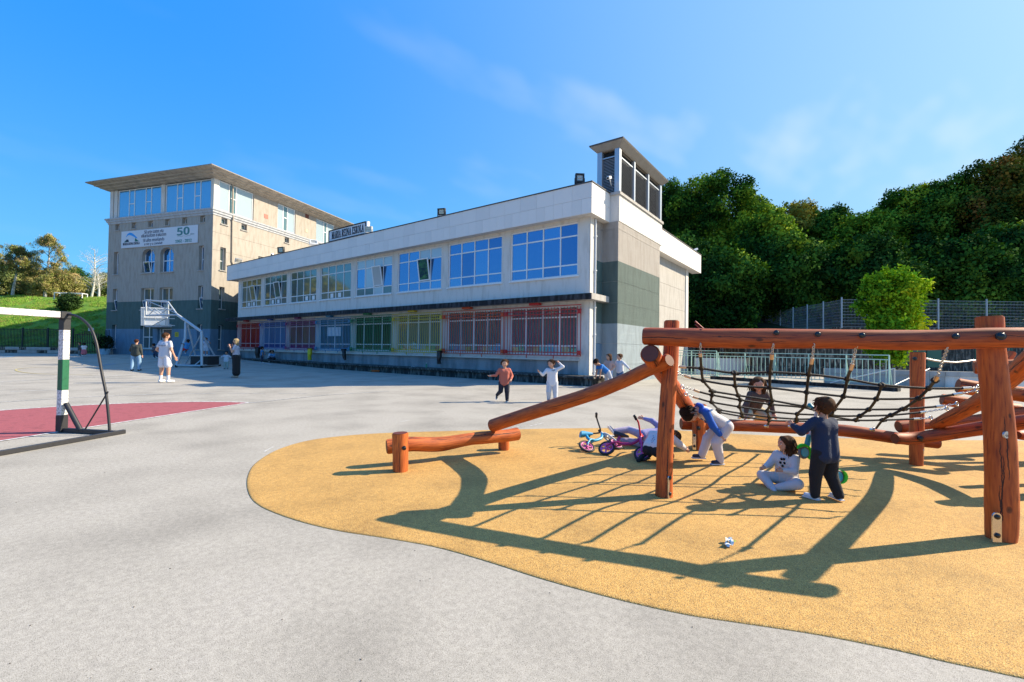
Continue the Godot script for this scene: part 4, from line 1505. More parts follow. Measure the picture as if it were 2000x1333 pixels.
func build_hoop() -> void:
	var o := thing("basketball_stand", "grey wheeled basketball stand seen from behind its white backboard, with children on it", "basketball stand")
	var m: Material = M.hoop_metal
	var add := func(name_: String, a: Vector3, b: Vector3, r: float) -> void:
		var t := MB.new()
		t.bar(a, b, r, 8)
		obj(name_, t, m, o)
	var A := gp(-20.15, -27.0, .12)
	var B := gp(-18.55, -26.9, .12)
	var C := gp(-18.65, -28.7, .12)
	var D := gp(-20.3, -29.0, .12)
	for q in [[A, B], [B, C], [C, D], [D, A]]: add.call("base_bar", q[0], q[1], .06)
	for p in [A, B, C, D]:
		var wl := MB.new()
		wl.tube([p + Vector3(-.035, -.04, 0), p + Vector3(.035, -.04, 0)], [.085, .085], 14)
		obj("wheel", wl, M.dark, o)
	var top := Vector3(-18.89, 2.173, -27.3)
	var bend := Vector3(-21.13, 3.247, -28.3)
	var arm := Vector3(-23.93, 3.251, -29.3)
	add.call("mast", B, top, .075)
	add.call("boom", top, bend, .085)
	add.call("boom", bend, arm, .06)
	var k1 := Vector3(-20.31, 2.67, -27.9)
	var k2 := Vector3(-20.1, 1.775, -27.6)
	var t := MB.new()
	t.tube([A, k2, k1, Vector3(-20.3, 2.798, -27.9)], [.075, .075, .075, .075], 8)
	obj("bent_leg", t, m, o)
	add.call("brace", D, Vector3(-20.47, 2.658, -28.3), .05)
	add.call("brace", C, Vector3(-18.96, 2.066, -27.4), .05)
	add.call("brace", Vector3(-20.71, 0.1, -28.5), Vector3(-18.99, 1.94, -27.35), .04)
	add.call("brace", Vector3(-19.01, 0.176, -27), Vector3(-18.72, 0.426, -27), .04)
	var u0 := Vector3(-23.96, 4.256, -29.3)
	var u1 := Vector3(-22.12, 4.094, -28.8)
	add.call("truss_bar", u0, u1, .05)
	add.call("truss_bar", u1, bend, .045)
	add.call("truss_bar", u0, arm, .05)
	add.call("truss_bar", u1, Vector3(-22.1, 3.255, -28.8), .045)
	add.call("truss_bar", u0, Vector3(-21.14, 3.328, -28.3), .03)
	add.call("truss_bar", Vector3(-23.82, 3.801, -29.25), Vector3(-22.81, 3.261, -29), .03)
	add.call("truss_bar", Vector3(-22.81, 3.261, -29), Vector3(-22.18, 3.686, -28.85), .03)
	add.call("truss_bar", Vector3(-23.2, 3.695, -29.1), Vector3(-23.64, 3.298, -29.2), .03)
	add.call("truss_bar", Vector3(-23.2, 3.695, -29.1), Vector3(-22.5, 3.257, -28.9), .03)
	# board, its plane square to the view, ring on the far side
	var bl := Vector3(-24.33, 2.582, -29.4)
	var br := Vector3(-22.97, 2.599, -30.05)
	var tl := Vector3(-24.37, 3.79, -29.4)
	var X := (br - bl).normalized()
	var Y := (tl - bl).normalized()
	var N := X.cross(Y)
	var cc := (br + tl) * .5
	var bd := MB.new()
	bd.cbox(cc, Vector3((br - bl).length(), (tl - bl).length(), .04), .008, Basis(X, Y, N))
	obj("backboard", bd, mat(lin(.74, .75, .76), .5), o)
	var rm := MB.new()
	for f in [.035, .965, .12, .88]: rm.box(bl + X * (br - bl).length() * f + Y * .6 + N * .04, Vector3(.05, 1.16, .05), Basis(X, Y, N))
	for f in [.04, .42, .95]: rm.box(bl + X * .95 + Y * (tl - bl).length() * f + N * .045, Vector3(1.75, .05, .05), Basis(X, Y, N))
	obj("board_frame", rm, M.hoop_metal, o)
	var rg := MB.new()
	rg.torus(cc - Y * .28 - N * .38, Y, .225, .012, 20, 6)
	rg.bar(cc - Y * .28 - N * .02, cc - Y * .28 - N * .16, .025, 6)
	obj("ring", rg, mat(lin(.45, .08, .02), .5), o)
	add.call("brace", Vector3(-22.31, 3.102, -29), Vector3(-23.77, 2.583, -29.6), .025)
	add.call("brace", Vector3(-23.34, 3.169, -29.2), Vector3(-23.31, 2.628, -29.7), .012)
	# ballast box
	var bx := MB.new()
	var c1 := (B + C + A + D) * .25 + (B - A) * .24
	bx.cbox(c1 + Vector3(0, .27, 0), Vector3(1.05, .52, 1.1), .02)
	obj("ballast_box", bx, mat(lin(.022, .025, .028), .7), o)
	var lid := MB.new()
	lid.cbox(c1 + Vector3(0, .56, 0), Vector3(1.15, .05, 1.2), .01)
	obj("ballast_lid", lid, M.hoop_metal, o)

# ---------------------------------------------------------------- timber climbing frame
func timber(o: Node3D, called: String, pts: Array, rad: Array, m: Material, seed_ := 0.0) -> MeshInstance3D:
	# a debarked round log: slightly crooked, knotty, with chamfered sawn ends
	var path := smooth_loop(pts, 8, false)
	var k := path.size()
	var rr := []
	for i in k:
		var f := float(i) / (k - 1) * (rad.size() - 1)
		var a := int(f)
		var b := mini(a + 1, rad.size() - 1)
		var p: Vector3 = path[i]
		rr.append(lerpf(rad[a], rad[b], f - a) * (1.0 + .035 * fold.get_noise_2d(i * 9.0 + seed_ * 40.0, seed_ * 90.0)))
	var d0: Vector3 = (path[0] - path[1]).normalized()
	var d1: Vector3 = (path[k - 1] - path[k - 2]).normalized()
	path.insert(0, path[0] + d0 * .012)
	rr.insert(0, rr[0] - .012)
	path.append(path[k] + d1 * .012)
	rr.append(rr[k] - .012)
	var b := MB.new()
	b.tube(path, rr, 20, false)
	for i in b.v.size():
		var p := b.v[i]
		b.v[i] = p + b.n[i] * .007 * fold.get_noise_3d(p.x * 26.0, p.y * 26.0, p.z * 26.0 + seed_ * 70.0)
		b.t[i] = b.t[i] + Vector2(seed_ * .37, seed_ * .61)
	var out := obj(called, b, m, o)
	for e in 2:
		var c: Vector3 = path[0] if e == 0 else path[path.size() - 1]
		var d := d0 if e == 0 else d1
		var r: float = rr[0] if e == 0 else rr[rr.size() - 1]
		var q := MB.new()
		q.tube([c - d * .004, c + d * .0015], [r, r], 20, true)
		obj("sawn_end", q, M.wood_end, out)
	return out

func bolt(o: Node3D, p: Vector3, nrm: Vector3, r := .018) -> void:
	var b := MB.new()
	var X := nrm.cross(Vector3.UP if absf(nrm.y) < .9 else Vector3.RIGHT).normalized()
	b.ball(p, Vector3(r, r * .62, r), 12, 6, Basis(X, nrm, X.cross(nrm)))
	b.tube([p - nrm * r * .6, p + nrm * r * .12], [r * 1.12, r * 1.12], 12)
	obj("bolt_cap", b, M.black_plastic, o)

func plate(o: Node3D, a: Vector3, b: Vector3, nrm: Vector3, w := .055) -> void:
	var y := (b - a).normalized()
	var x := y.cross(nrm).normalized()
	var pl := PackedVector2Array()
	var h := (b - a).length()
	for i in 9: pl.append(Vector2(w * .5 * cos(PI * i / 8.0), h + w * .5 * sin(PI * i / 8.0)))
	pl.append(Vector2(-w * .5, -.05)); pl.append(Vector2(w * .5, -.05))
	var m := MB.new()
	m.prism(pl, a + nrm * .004, x, y, .01)
	obj("steel_plate", m, M.steel, o)
	bolt(o, a + nrm * .008, nrm, .017)
	bolt(o, b + nrm * .008, nrm, .017)

func build_frame() -> void:
	var o := thing("climbing_frame", "red brown timber log climbing frame standing on the yellow soft surface", "climbing frame")
	var p1 := Vector3(1.475, 0, -4.325)
	timber(o, "post", [p1 + Vector3(0, -.02, 0), Vector3(1.486, 0.591, -4.325), Vector3(1.529, 1.328, -4.325), Vector3(1.537, 1.679, -4.325)], [.080, .075, .071, .070], M.wood, 1.0)
	var p3 := Vector3(3.713, 0, -3.418)
	timber(o, "post", [p3 + Vector3(0, -.02, 0), Vector3(3.722, 0.215, -3.418), Vector3(3.71, 0.794, -3.418), Vector3(3.654, 1.356, -3.418), Vector3(3.636, 1.683, -3.418)], [.086, .092, .085, .082, .079], M.wood, 2.0)
	var p2 := Vector3(5.091, -0.006, -5.656)
	timber(o, "post", [p2 + Vector3(0, -.02, 0), Vector3(5.098, 0.384, -5.656), Vector3(5.105, 0.897, -5.656), Vector3(5.11, 1.412, -5.656)], [.068, .077, .076, .080], M.wood_b, 3.0)
	var pb := Vector3(2.657, 0, -6.364)
	timber(o, "post", [pb + Vector3(0, -.02, 0), Vector3(2.659, 0.324, -6.364), Vector3(2.657, 0.638, -6.364)], [.085, .092, .097], M.wood_b, 4.0)
	var q1 := Vector3(-1.234, 0, -5.07)
	timber(o, "post", [q1 + Vector3(0, -.01, 0), Vector3(-1.238, 0.212, -5.07), Vector3(-1.244, 0.424, -5.07)], [.084, .088, .092], M.wood_b, 5.0)
	var q2 := Vector3(-0.093, 0.001, -6.2)
	timber(o, "post", [q2 + Vector3(0, -.01, 0), Vector3(-0.096, 0.211, -6.2)], [.072, .075], M.wood_b, 6.0)
	timber(o, "top_beam", [Vector3(1.237, 1.533, -4.19), Vector3(1.796, 1.515, -3.94), Vector3(2.641, 1.511, -3.62), Vector3(3.146, 1.506, -3.45), Vector3(3.584, 1.527, -3.275), Vector3(4.02, 1.52, -3.15)], [.083, .083, .080, .081, .078, .078], M.wood_c, 7.0)
	timber(o, "low_log", [Vector3(-1.44, 0.232, -5.28), Vector3(-1.205, 0.244, -5.38), Vector3(-0.865, 0.213, -5.55), Vector3(-0.506, 0.24, -5.75), Vector3(-0.085, 0.242, -5.97), Vector3(0.092, 0.254, -6.06)], [.088, .088, .092, .078, .080, .082], M.wood_b, 8.0)
	timber(o, "sloping_log", [Vector3(-0.246, 0.39, -5.88), Vector3(0.204, 0.584, -5.62), Vector3(0.573, 0.743, -5.38), Vector3(0.901, 0.898, -5.1), Vector3(1.166, 1.071, -4.72), Vector3(1.316, 1.204, -4.4), Vector3(1.449, 1.307, -4.15)], [.086, .084, .080, .076, .071, .067, .066], M.wood, 9.0)
	timber(o, "brace_log", [Vector3(1.263, 1.367, -4.1), Vector3(1.672, 1.104, -4.85), Vector3(2.092, 0.818, -5.55), Vector3(2.534, 0.501, -6.28)], [.088, .088, .092, .090], M.wood, 10.0)
	timber(o, "brace_log", [Vector3(5.141, 0.541, -5.45), Vector3(4.884, 0.905, -4.7), Vector3(4.378, 1.246, -3.9), Vector3(3.988, 1.533, -3.3)], [.062, .074, .076, .074], M.wood, 11.0)
	timber(o, "lower_log", [Vector3(2.491, 0.34, -6.56), Vector3(3.18, 0.333, -6.52), Vector3(4.23, 0.326, -6.35), Vector3(4.65, 0.327, -6.18), Vector3(5.128, 0.278, -6), Vector3(5.554, 0.245, -5.86)], [.086, .088, .083, .086, .080, .076], M.wood_c, 12.0)
	timber(o, "rail_log", [Vector3(4.675, 0.371, -5.47), Vector3(4.986, 0.387, -5.47), Vector3(5.327, 0.568, -5.1), Vector3(5.41, 0.696, -4.75), Vector3(5.412, 0.803, -4.4)], [.068, .072, .075, .076, .074], M.wood_c, 13.0)
	timber(o, "rail_log", [Vector3(5.159, 0.431, -5.98), Vector3(5.969, 0.533, -5.92), Vector3(6.607, 0.665, -5.8), Vector3(7.077, 0.757, -5.7)], [.080, .056, .07, .07], M.wood_c, 14.0)
	timber(o, "rail_log", [Vector3(5.524, 0.534, -4.9), Vector3(5.862, 0.501, -4.95), Vector3(6.375, 0.47, -5)], [.05, .06, .06], M.wood_c, 15.0)
	timber(o, "stacked_log", [Vector3(6.221, 0.966, -6.25), Vector3(6.499, 0.912, -6.1), Vector3(6.711, 0.889, -5.95), Vector3(7.077, 0.841, -5.7)], [.105, .10, .098, .095], M.wood_b, 16.0)
	timber(o, "stacked_log", [Vector3(6.189, 0.751, -6.45), Vector3(6.532, 0.701, -6.3), Vector3(6.992, 0.649, -6.2)], [.088, .085, .082], M.wood_b, 17.0)
	timber(o, "stacked_log", [Vector3(6.292, 1.229, -6.1), Vector3(6.556, 1.254, -5.9), Vector3(6.886, 1.292, -5.7)], [.092, .09, .09], M.wood_b, 18.0)
	timber(o, "post", [gp(Vector3(8.806, 0, -7.915).x, -6.05, .0), Vector3(6.735, 0.948, -6.05), Vector3(6.738, 1.436, -6.05)], [.05, .05, .048], M.wood_b, 19.0)
	for q in [[5.42, -4.52, .95], [7.05, -5.85, 1.30], [6.95, -6.35, 1.05], [7.25, -5.55, .75]]:
		timber(o, "post", [Vector3(q[0], -.02, q[1]), Vector3(q[0] + .02, q[2] * .5, q[1]), Vector3(q[0], q[2], q[1])], [.085, .082, .08], M.wood_b, 20.0 + q[0])
	# black caps over the bolts
	var nb := Vector3(-.36, .12, .92).normalized()
	for p in [Vector3(1.453, 1.552, -4.1), Vector3(1.661, 1.572, -3.95), Vector3(2.18, 1.561, -3.7), Vector3(2.454, 1.549, -3.6), Vector3(2.725, 1.541, -3.49), Vector3(3.246, 1.534, -3.28)]: bolt(o, p, nb, .020)
	bolt(o, Vector3(3.477, 1.535, -3.19), nb, .026)
	bolt(o, Vector3(0.027, 0.252, -5.96), Vector3(-.2, .1, .97).normalized(), .024)
	bolt(o, Vector3(1.354, 1.236, -4.25), Vector3(-.3, .2, .93).normalized(), .024)
	bolt(o, Vector3(-1.177, 0.284, -4.98), Vector3(.1, 0, .99).normalized(), .022)
	bolt(o, Vector3(4.916, 0.388, -5.4), Vector3(-.1, 0, .99).normalized(), .028)
	bolt(o, Vector3(5.017, 1.341, -5.585), Vector3(-.1, 0, .99).normalized(), .022)
	bolt(o, Vector3(2.613, 0.326, -6.27), Vector3(-.1, 0, .99).normalized(), .026)
	for q in [[Vector3(-1.318, 0.25, -5.1), -1], [Vector3(-1.321, 0.077, -5.1), -1], [Vector3(-1.165, 0.235, -5.1), 1], [Vector3(-1.168, 0.085, -5.1), 1]]: bolt(o, q[0], Vector3(q[1], 0, .2).normalized(), .016)
	plate(o, Vector3(1.507, 0.05, -4.262), Vector3(1.506, 0.199, -4.262), Vector3(.72, 0, .69).normalized())
	plate(o, Vector3(3.59, 0.073, -3.33), Vector3(3.59, 0.208, -3.33), Vector3(-.08, 0, .99).normalized(), .062)
	plate(o, Vector3(2.561, 0.075, -6.28), Vector3(2.56, 0.224, -6.28), Vector3(-.35, 0, .94).normalized(), .045)
	plate(o, Vector3(5.128, 0.054, -5.62), Vector3(5.126, 0.209, -5.61), Vector3(.95, 0, .3).normalized(), .05)
	plate(o, Vector3(-0.138, 0.037, -6.16), Vector3(-0.139, 0.114, -6.16), Vector3(-.75, 0, .66).normalized(), .04)
	# round maker's disc on the big post
	var dn := Vector3(.18, 0, .984).normalized()
	var dc := Vector3(3.669, 0.81, -3.335)
	var ds := MB.new()
	ds.tube([dc - dn * .008, dc + dn * .004], [.026, .026], 20)
	var di := obj("metal_disc", ds, M.galv, o)
	var dp := MB.new()
	for q in [[-.004, .006, .010], [0.0, -.003, .028], [.002, -.010, .020]]: dp.box(dc + dn * .0055 + Vector3(q[0], q[1], 0), Vector3(q[2], .003, .001), Basis(Vector3.UP.cross(dn).normalized(), Vector3.UP, dn))
	obj("print", dp, M.dark, di)
	# steel rope from the rear post
	var sr := MB.new()
	sr.tube(smooth_loop([Vector3(5.256, 1.342, -5.7), Vector3(5.52, 1.31, -5.8), Vector3(5.9, 1.297, -5.95), Vector3(6.241, 1.326, -6.05)], 5, false), _fill(.012, 16), 7)
	obj("steel_rope", sr, M.galv, o)

func chain(o: Node3D, a: Vector3, b: Vector3, link := .032) -> void:
	var m := MB.new()
	var d := b - a
	var n := maxi(2, int(d.length() / (link * .72)))
	var y := d.normalized()
	var x := y.cross(Vector3.FORWARD).normalized()
	var z := x.cross(y)
	for i in n:
		var c := a + d * ((i + .5) / n)
		var ax := x if i % 2 == 0 else z
		var ring := []
		for j in 11:
			var t := TAU * j / 10.0
			ring.append(c + y * link * .5 * cos(t) + ax * link * .30 * sin(t))
		m.tube(ring, _fill(.0034, 11), 5, false)
	obj("chain", m, M.galv, o)

func build_net() -> void:
	var o := thing("rope_net", "black rope climbing net on chains under the timber top beam", "climbing net")
	var rows := [
		[Vector3(1.677, 1.243, -4.347), Vector3(1.832, 1.233, -4.336), Vector3(2.139, 1.194, -4.313), Vector3(2.467, 1.207, -4.289), Vector3(2.818, 1.193, -4.262), Vector3(3.164, 1.155, -4.236), Vector3(3.47, 1.105, -4.212), Vector3(3.879, 1.082, -4.18), Vector3(4.169, 1.088, -4.157)],
		[Vector3(1.837, 1.128, -4.639), Vector3(1.973, 1.097, -4.621), Vector3(2.28, 1.052, -4.581), Vector3(2.608, 1.039, -4.537), Vector3(2.949, 1.003, -4.49), Vector3(3.281, 0.971, -4.444), Vector3(3.574, 0.955, -4.402), Vector3(3.937, 0.971, -4.348), Vector3(4.228, 1.014, -4.305)],
		[Vector3(2.224, 0.957, -4.984), Vector3(2.498, 0.917, -4.953), Vector3(2.848, 0.871, -4.914), Vector3(3.181, 0.818, -4.876), Vector3(3.477, 0.798, -4.841), Vector3(3.816, 0.801, -4.801), Vector3(4.147, 0.816, -4.761), Vector3(4.456, 0.849, -4.723)],
		[Vector3(2.094, 0.947, -5.039), Vector3(2.245, 0.911, -5.03), Vector3(2.552, 0.862, -5.011), Vector3(2.879, 0.82, -4.991), Vector3(3.24, 0.79, -4.969), Vector3(3.529, 0.714, -4.952), Vector3(3.824, 0.713, -4.933), Vector3(4.149, 0.729, -4.913), Vector3(4.445, 0.764, -4.894)],
		[Vector3(2.194, 0.845, -5.293), Vector3(2.355, 0.802, -5.287), Vector3(2.677, 0.753, -5.276), Vector3(2.997, 0.709, -5.264), Vector3(3.34, 0.681, -5.252), Vector3(3.646, 0.67, -5.241), Vector3(4.002, 0.623, -5.228), Vector3(4.309, 0.629, -5.217), Vector3(4.65, 0.647, -5.204)],
		[Vector3(2.635, 0.658, -5.711), Vector3(2.918, 0.618, -5.687), Vector3(3.248, 0.583, -5.659), Vector3(3.576, 0.566, -5.631), Vector3(3.837, 0.573, -5.608), Vector3(4.261, 0.566, -5.571)],
		[Vector3(2.731, 0.6, -5.904), Vector3(3.026, 0.553, -5.876), Vector3(3.35, 0.513, -5.844), Vector3(3.686, 0.512, -5.811), Vector3(4.032, 0.523, -5.777)]]
	for r in rows:
		var p := smooth_loop(r, 5, false)
		var b := MB.new()
		b.tube(p, _fill(.0112, p.size()), 8)
		obj("rope", b, M.rope, o)
	var cols := [
		[Vector3(1.672, 1.351, -3.98), Vector3(1.832, 1.233, -4.336), Vector3(1.973, 1.097, -4.621), Vector3(2.224, 0.957, -4.984), Vector3(2.245, 0.911, -5.03), Vector3(2.355, 0.802, -5.287), Vector3(2.635, 0.658, -5.711), Vector3(2.731, 0.6, -5.904)],
		[Vector3(2.139, 1.194, -4.313), Vector3(2.28, 1.052, -4.581), Vector3(2.498, 0.917, -4.953), Vector3(2.552, 0.862, -5.011), Vector3(2.677, 0.753, -5.276), Vector3(2.918, 0.618, -5.687), Vector3(3.026, 0.553, -5.876)],
		[Vector3(2.188, 1.344, -3.78), Vector3(2.467, 1.207, -4.289), Vector3(2.608, 1.039, -4.537), Vector3(2.848, 0.871, -4.914), Vector3(2.879, 0.82, -4.991), Vector3(2.997, 0.709, -5.264), Vector3(3.248, 0.583, -5.659), Vector3(3.35, 0.513, -5.844), Vector3(3.598, 0.383, -6.3)],
		[Vector3(2.481, 1.316, -3.72), Vector3(2.818, 1.193, -4.262), Vector3(2.949, 1.003, -4.49), Vector3(3.181, 0.818, -4.876), Vector3(3.34, 0.681, -5.252), Vector3(3.576, 0.566, -5.631), Vector3(3.686, 0.512, -5.811), Vector3(3.921, 0.384, -6.26)],
		[Vector3(2.779, 1.271, -3.68), Vector3(3.164, 1.155, -4.236), Vector3(3.281, 0.971, -4.444), Vector3(3.477, 0.798, -4.841), Vector3(3.529, 0.714, -4.952), Vector3(4.032, 0.523, -5.777)],
		[Vector3(3.47, 1.105, -4.212), Vector3(3.574, 0.955, -4.402), Vector3(3.816, 0.801, -4.801), Vector3(3.824, 0.713, -4.933), Vector3(4.002, 0.623, -5.228)],
		[Vector3(3.393, 1.192, -3.6), Vector3(3.879, 1.082, -4.18), Vector3(3.937, 0.971, -4.348), Vector3(4.147, 0.816, -4.761), Vector3(4.149, 0.729, -4.913), Vector3(4.309, 0.629, -5.217), Vector3(4.853, 0.407, -5.98)]]
	for c in cols:
		var p := smooth_loop(c, 4, false)
		var b := MB.new()
		b.tube(p, _fill(.0132, p.size()), 8)
		obj("rope", b, M.rope, o)
		for i in c.size():
			if c.size() - 1 == i and c[i].z < -5.95 and c[i].y < .50: continue
			if i == 0 and c[0].y > 1.26 and c[0].z > -4.0: continue
			var kn := MB.new()
			var q: Vector3 = c[i]
			kn.ball(q, Vector3(.025, .028, .025), 8, 6)
			kn.tube([q + Vector3(-.024, 0, 0), q + Vector3(.024, 0, 0)], [.017, .017], 8)
			obj("knot", kn, M.rope, o)
	# tee pieces where a rope ends on another
	for q in [Vector3(2.139, 1.194, -4.313), Vector3(3.47, 1.105, -4.212), Vector3(2.224, 0.957, -4.984), Vector3(4.147, 0.816, -4.761), Vector3(4.002, 0.623, -5.228), Vector3(4.309, 0.629, -5.217), Vector3(2.635, 0.658, -5.711)]:
		var b := MB.new()
		b.bar(q + Vector3(-.035, .002, .01), q + Vector3(.045, -.006, -.01), .0165, 8)
		obj("tee_piece", b, M.rope, o)
	# ferrules and chains up to the beam
	for q in [[Vector3(1.667, 1.383, -3.97), Vector3(1.672, 1.351, -3.98), Vector3(1.647, 1.468, -3.92)], [Vector3(2.179, 1.383, -3.76), Vector3(2.187, 1.34, -3.78), Vector3(2.155, 1.468, -3.7)], [Vector3(2.478, 1.354, -3.7), Vector3(2.479, 1.307, -3.72), Vector3(2.435, 1.471, -3.62)], [Vector3(2.777, 1.313, -3.66), Vector3(2.777, 1.262, -3.68), Vector3(2.72, 1.466, -3.54)], [Vector3(3.366, 1.232, -3.55), Vector3(3.389, 1.184, -3.6), Vector3(3.221, 1.448, -3.32)]]:
		var b := MB.new()
		b.tube([q[0], q[1]], [.0155, .0155], 10)
		obj("ferrule", b, M.ferrule, o)
		chain(o, q[0], q[2])
	# ferrules and chains at the ends of the cross ropes
	for q in [[Vector3(1.623, 1.247, -4.351), Vector3(1.686, 1.242, -4.346), Vector3(1.571, 1.257, -4.33)], [Vector3(1.787, 1.148, -4.645), Vector3(1.847, 1.125, -4.638), Vector3(1.698, 1.167, -4.62)], [Vector3(2.049, 0.965, -5.041), Vector3(2.105, 0.944, -5.038), Vector3(1.901, 1, -5)], [Vector3(2.141, 0.861, -5.295), Vector3(2.2, 0.844, -5.293), Vector3(2.039, 0.895, -5.25)], [Vector3(4.239, 1.092, -4.151), Vector3(4.169, 1.088, -4.157), Vector3(4.365, 1.096, -4.2)], [Vector3(4.301, 1.029, -4.294), Vector3(4.228, 1.014, -4.305), Vector3(4.449, 1.059, -4.3)], [Vector3(4.519, 0.858, -4.715), Vector3(4.456, 0.849, -4.723), Vector3(4.639, 0.886, -4.68)], [Vector3(4.503, 0.772, -4.891), Vector3(4.445, 0.764, -4.894), Vector3(4.688, 0.817, -4.84)], [Vector3(4.718, 0.651, -5.202), Vector3(4.65, 0.647, -5.204), Vector3(4.834, 0.668, -5.18)]]:
		var b := MB.new()
		b.tube([q[0], q[1]], [.015, .015], 10)
		obj("ferrule", b, M.ferrule if q[0].x < 3.0 else M.steel, o)
		chain(o, q[0], q[2], .030)
		var sh := MB.new()
		sh.torus(q[2], Vector3(.3, .2, .9).normalized(), .022, .006, 12, 6)
		obj("shackle", sh, M.steel, o)
	for p in [Vector3(3.589, 0.371, -6.29), Vector3(3.9, 0.378, -6.25), Vector3(4.811, 0.394, -5.97)]:
		var sh := MB.new()
		sh.torus(p, Vector3(.9, 0, .4).normalized(), .026, .008, 12, 6)
		sh.ball(p + Vector3(-.03, -.005, 0), Vector3(.03, .02, .025), 8, 6)
		obj("shackle", sh, M.steel, o)

# ---------------------------------------------------------------- right hand background
func build_right_side() -> void:
	# hillside behind the fences, rising to the right and back
	var h := MB.new()
	var xs := [12.0, 16.0, 20.0, 23.6, 26.0, 30.0, 36.0, 44.0, 56.0, 75.0, 110.0, 170.0]
	var zs := [-140.0, -110.0, -90.0, -75.0, -64.0, -56.0, -50.0, -45.0, -40.0, -36.0, -33.0, -32.1]
	for i in xs.size() - 1:
		for j in zs.size() - 1:
			h.quad(hill(xs[i], zs[j + 1]), hill(xs[i + 1], zs[j + 1]), hill(xs[i + 1], zs[j]), hill(xs[i], zs[j]))
	struct("wooded_hill", h, M.hill)
	# terrace wall
	var tw := thing("terrace_wall", "tall dark weathered retaining wall below the grey mesh fence", "wall")
	var b := MB.new()
	b.bb(23.2, 70.0, 0, 3.12, -32.4, -32.05)
	obj("wall_face", b, M.old_wall, tw)
	var cp := MB.new()
	cp.bb(23.1, 70.0, 3.12, 3.24, -32.45, -31.98)
	obj("coping", cp, M.stone_wall, tw)
	var sw := thing("stone_wall", "stained brown stone wall with a dark band on top behind the mint railing", "wall")
	var n := Vector3(.62, 0, -.785)
	var a := Vector3(14.3, 0, -27.5)
	for q in [[0.0, .55], [.56, 1.1], [1.11, 1.65], [1.66, 2.2]]:
		for i in 12:
			var c := MB.new()
			var off := .35 if int(q[0] * 2.0) % 2 else 0.0
			c.cbox(Vector3(14.6 + i * .82 + off, (q[0] + q[1]) * .5, -27.3 + rng.randf_range(-.02, .02)), Vector3(.80, q[1] - q[0], .4), .02)
			obj("stone_block", c, M.stone_wall, sw)
	var scp := MB.new()
	scp.bb(14.0, 24.6, 2.2, 2.75, -27.55, -27.05)
	obj("coping", scp, M.old_wall, sw)
	# white wall with a dark open shed
	var ww := thing("white_wall", "low white rendered wall behind the left part of the mint railing", "wall")
	var wb := MB.new()
	wb.bb(11.4, 16.4, 0, .98, -28.1, -27.8)
	obj("wall_face", wb, M.white_wall, ww)
	var dk := thing("dark_shed", "dark open fronted shed behind the low white wall, left of the stone wall", "shed")
	var db := MB.new()
	db.bb(11.5, 16.8, 0, 2.7, -32.0, -31.8)
	db.bb(11.5, 11.7, 0, 2.7, -31.8, -28.6)
	db.bb(11.3, 17.0, 2.7, 2.85, -32.2, -28.2)
	obj("shell", db, M.old_wall, dk)
	for x in [13.2, 15.0, 16.6]:
		var pp := MB.new()
		pp.bb(x, x + .18, 0, 2.7, -28.6, -28.4)
		obj("post", pp, M.concrete_lt if x > 16.0 else M.old_wall, dk)
	# mint railing on its dark kerb
	var r := thing("mint_railing", "long mint green metal railing on a dark kerb at the right edge of the yard", "railing")
	var A := Vector3(10.35, 0, -22.55)
	var B := Vector3(14.2, 0, -16.9)
	rail_run(r, A, B, 37, true)
	var r2 := thing("mint_railing", "taller mint green bar fence between the beige end wall and the long railing", "railing")
	rail_run(r2, Vector3(8.5, 0, -24.4), A + Vector3(-.05, 0, -.05), 13, false)
	var kb := MB.new()
	var d := (B - A).normalized()
	kb.box((A + B) * .5 + Vector3(0, .07, 0), Vector3(.35, .15, (B - A).length() + .6), Basis(Vector3.UP.cross(d).normalized(), Vector3.UP, d))
	obj("kerb", kb, M.fascia, r)
	# ramp walls with handrail
	var rw := thing("ramp_wall", "pale curved concrete ramp wall with a white lower face behind the rear timber post", "wall")
	var rp := [Vector3(14.2, 0, -20.4), Vector3(16.2, 0, -19.6), Vector3(17.8, 0, -18.5), Vector3(19.6, 0, -18.2), Vector3(21.6, 0, -18.6), Vector3(23.5, 0, -19.6)]
	var sm := smooth_loop(rp, 4, false)
	for i in sm.size() - 1:
		var p: Vector3 = sm[i]
		var q: Vector3 = sm[i + 1]
		var dd := (q - p).normalized()
		var BB := Basis(dd, Vector3.UP, dd.cross(Vector3.UP))
		var f := MB.new()
		f.box((p + q) * .5 + Vector3(0, .25, 0), Vector3((q - p).length() + .004, .5, .2), BB)
		obj("wall_face", f, M.white_wall if i > 7 else M.concrete_lt, rw)
		var cc := MB.new()
		cc.box((p + q) * .5 + Vector3(0, .60, 0), Vector3((q - p).length() + .01, .2, .27), BB)
		obj("coping", cc, M.concrete_lt, rw)
	var hr := thing("handrail", "thin grey tubular handrail on the ramp by the end of the mint railing", "handrail")
	var hb := MB.new()
	hb.tube([Vector3(15.0, 0, -17.6), Vector3(15.0, .82, -17.6)], [.024, .024], 8)
	obj("post", hb, M.galv, hr)
	var hb2 := MB.new()
	hb2.tube([Vector3(15.0, .82, -17.6), Vector3(12.9, .18, -18.2)], [.022, .022], 8)
	hb2.tube([Vector3(15.0, .12, -17.7), Vector3(17.3, .80, -18.6)], [.022, .022], 8)
	obj("rail", hb2, M.galv, hr)
	# dark green panel fence in front of the terrace wall
	var gf := thing("panel_fence", "dark green panel fence with round posts at the foot of the terrace wall", "fence")
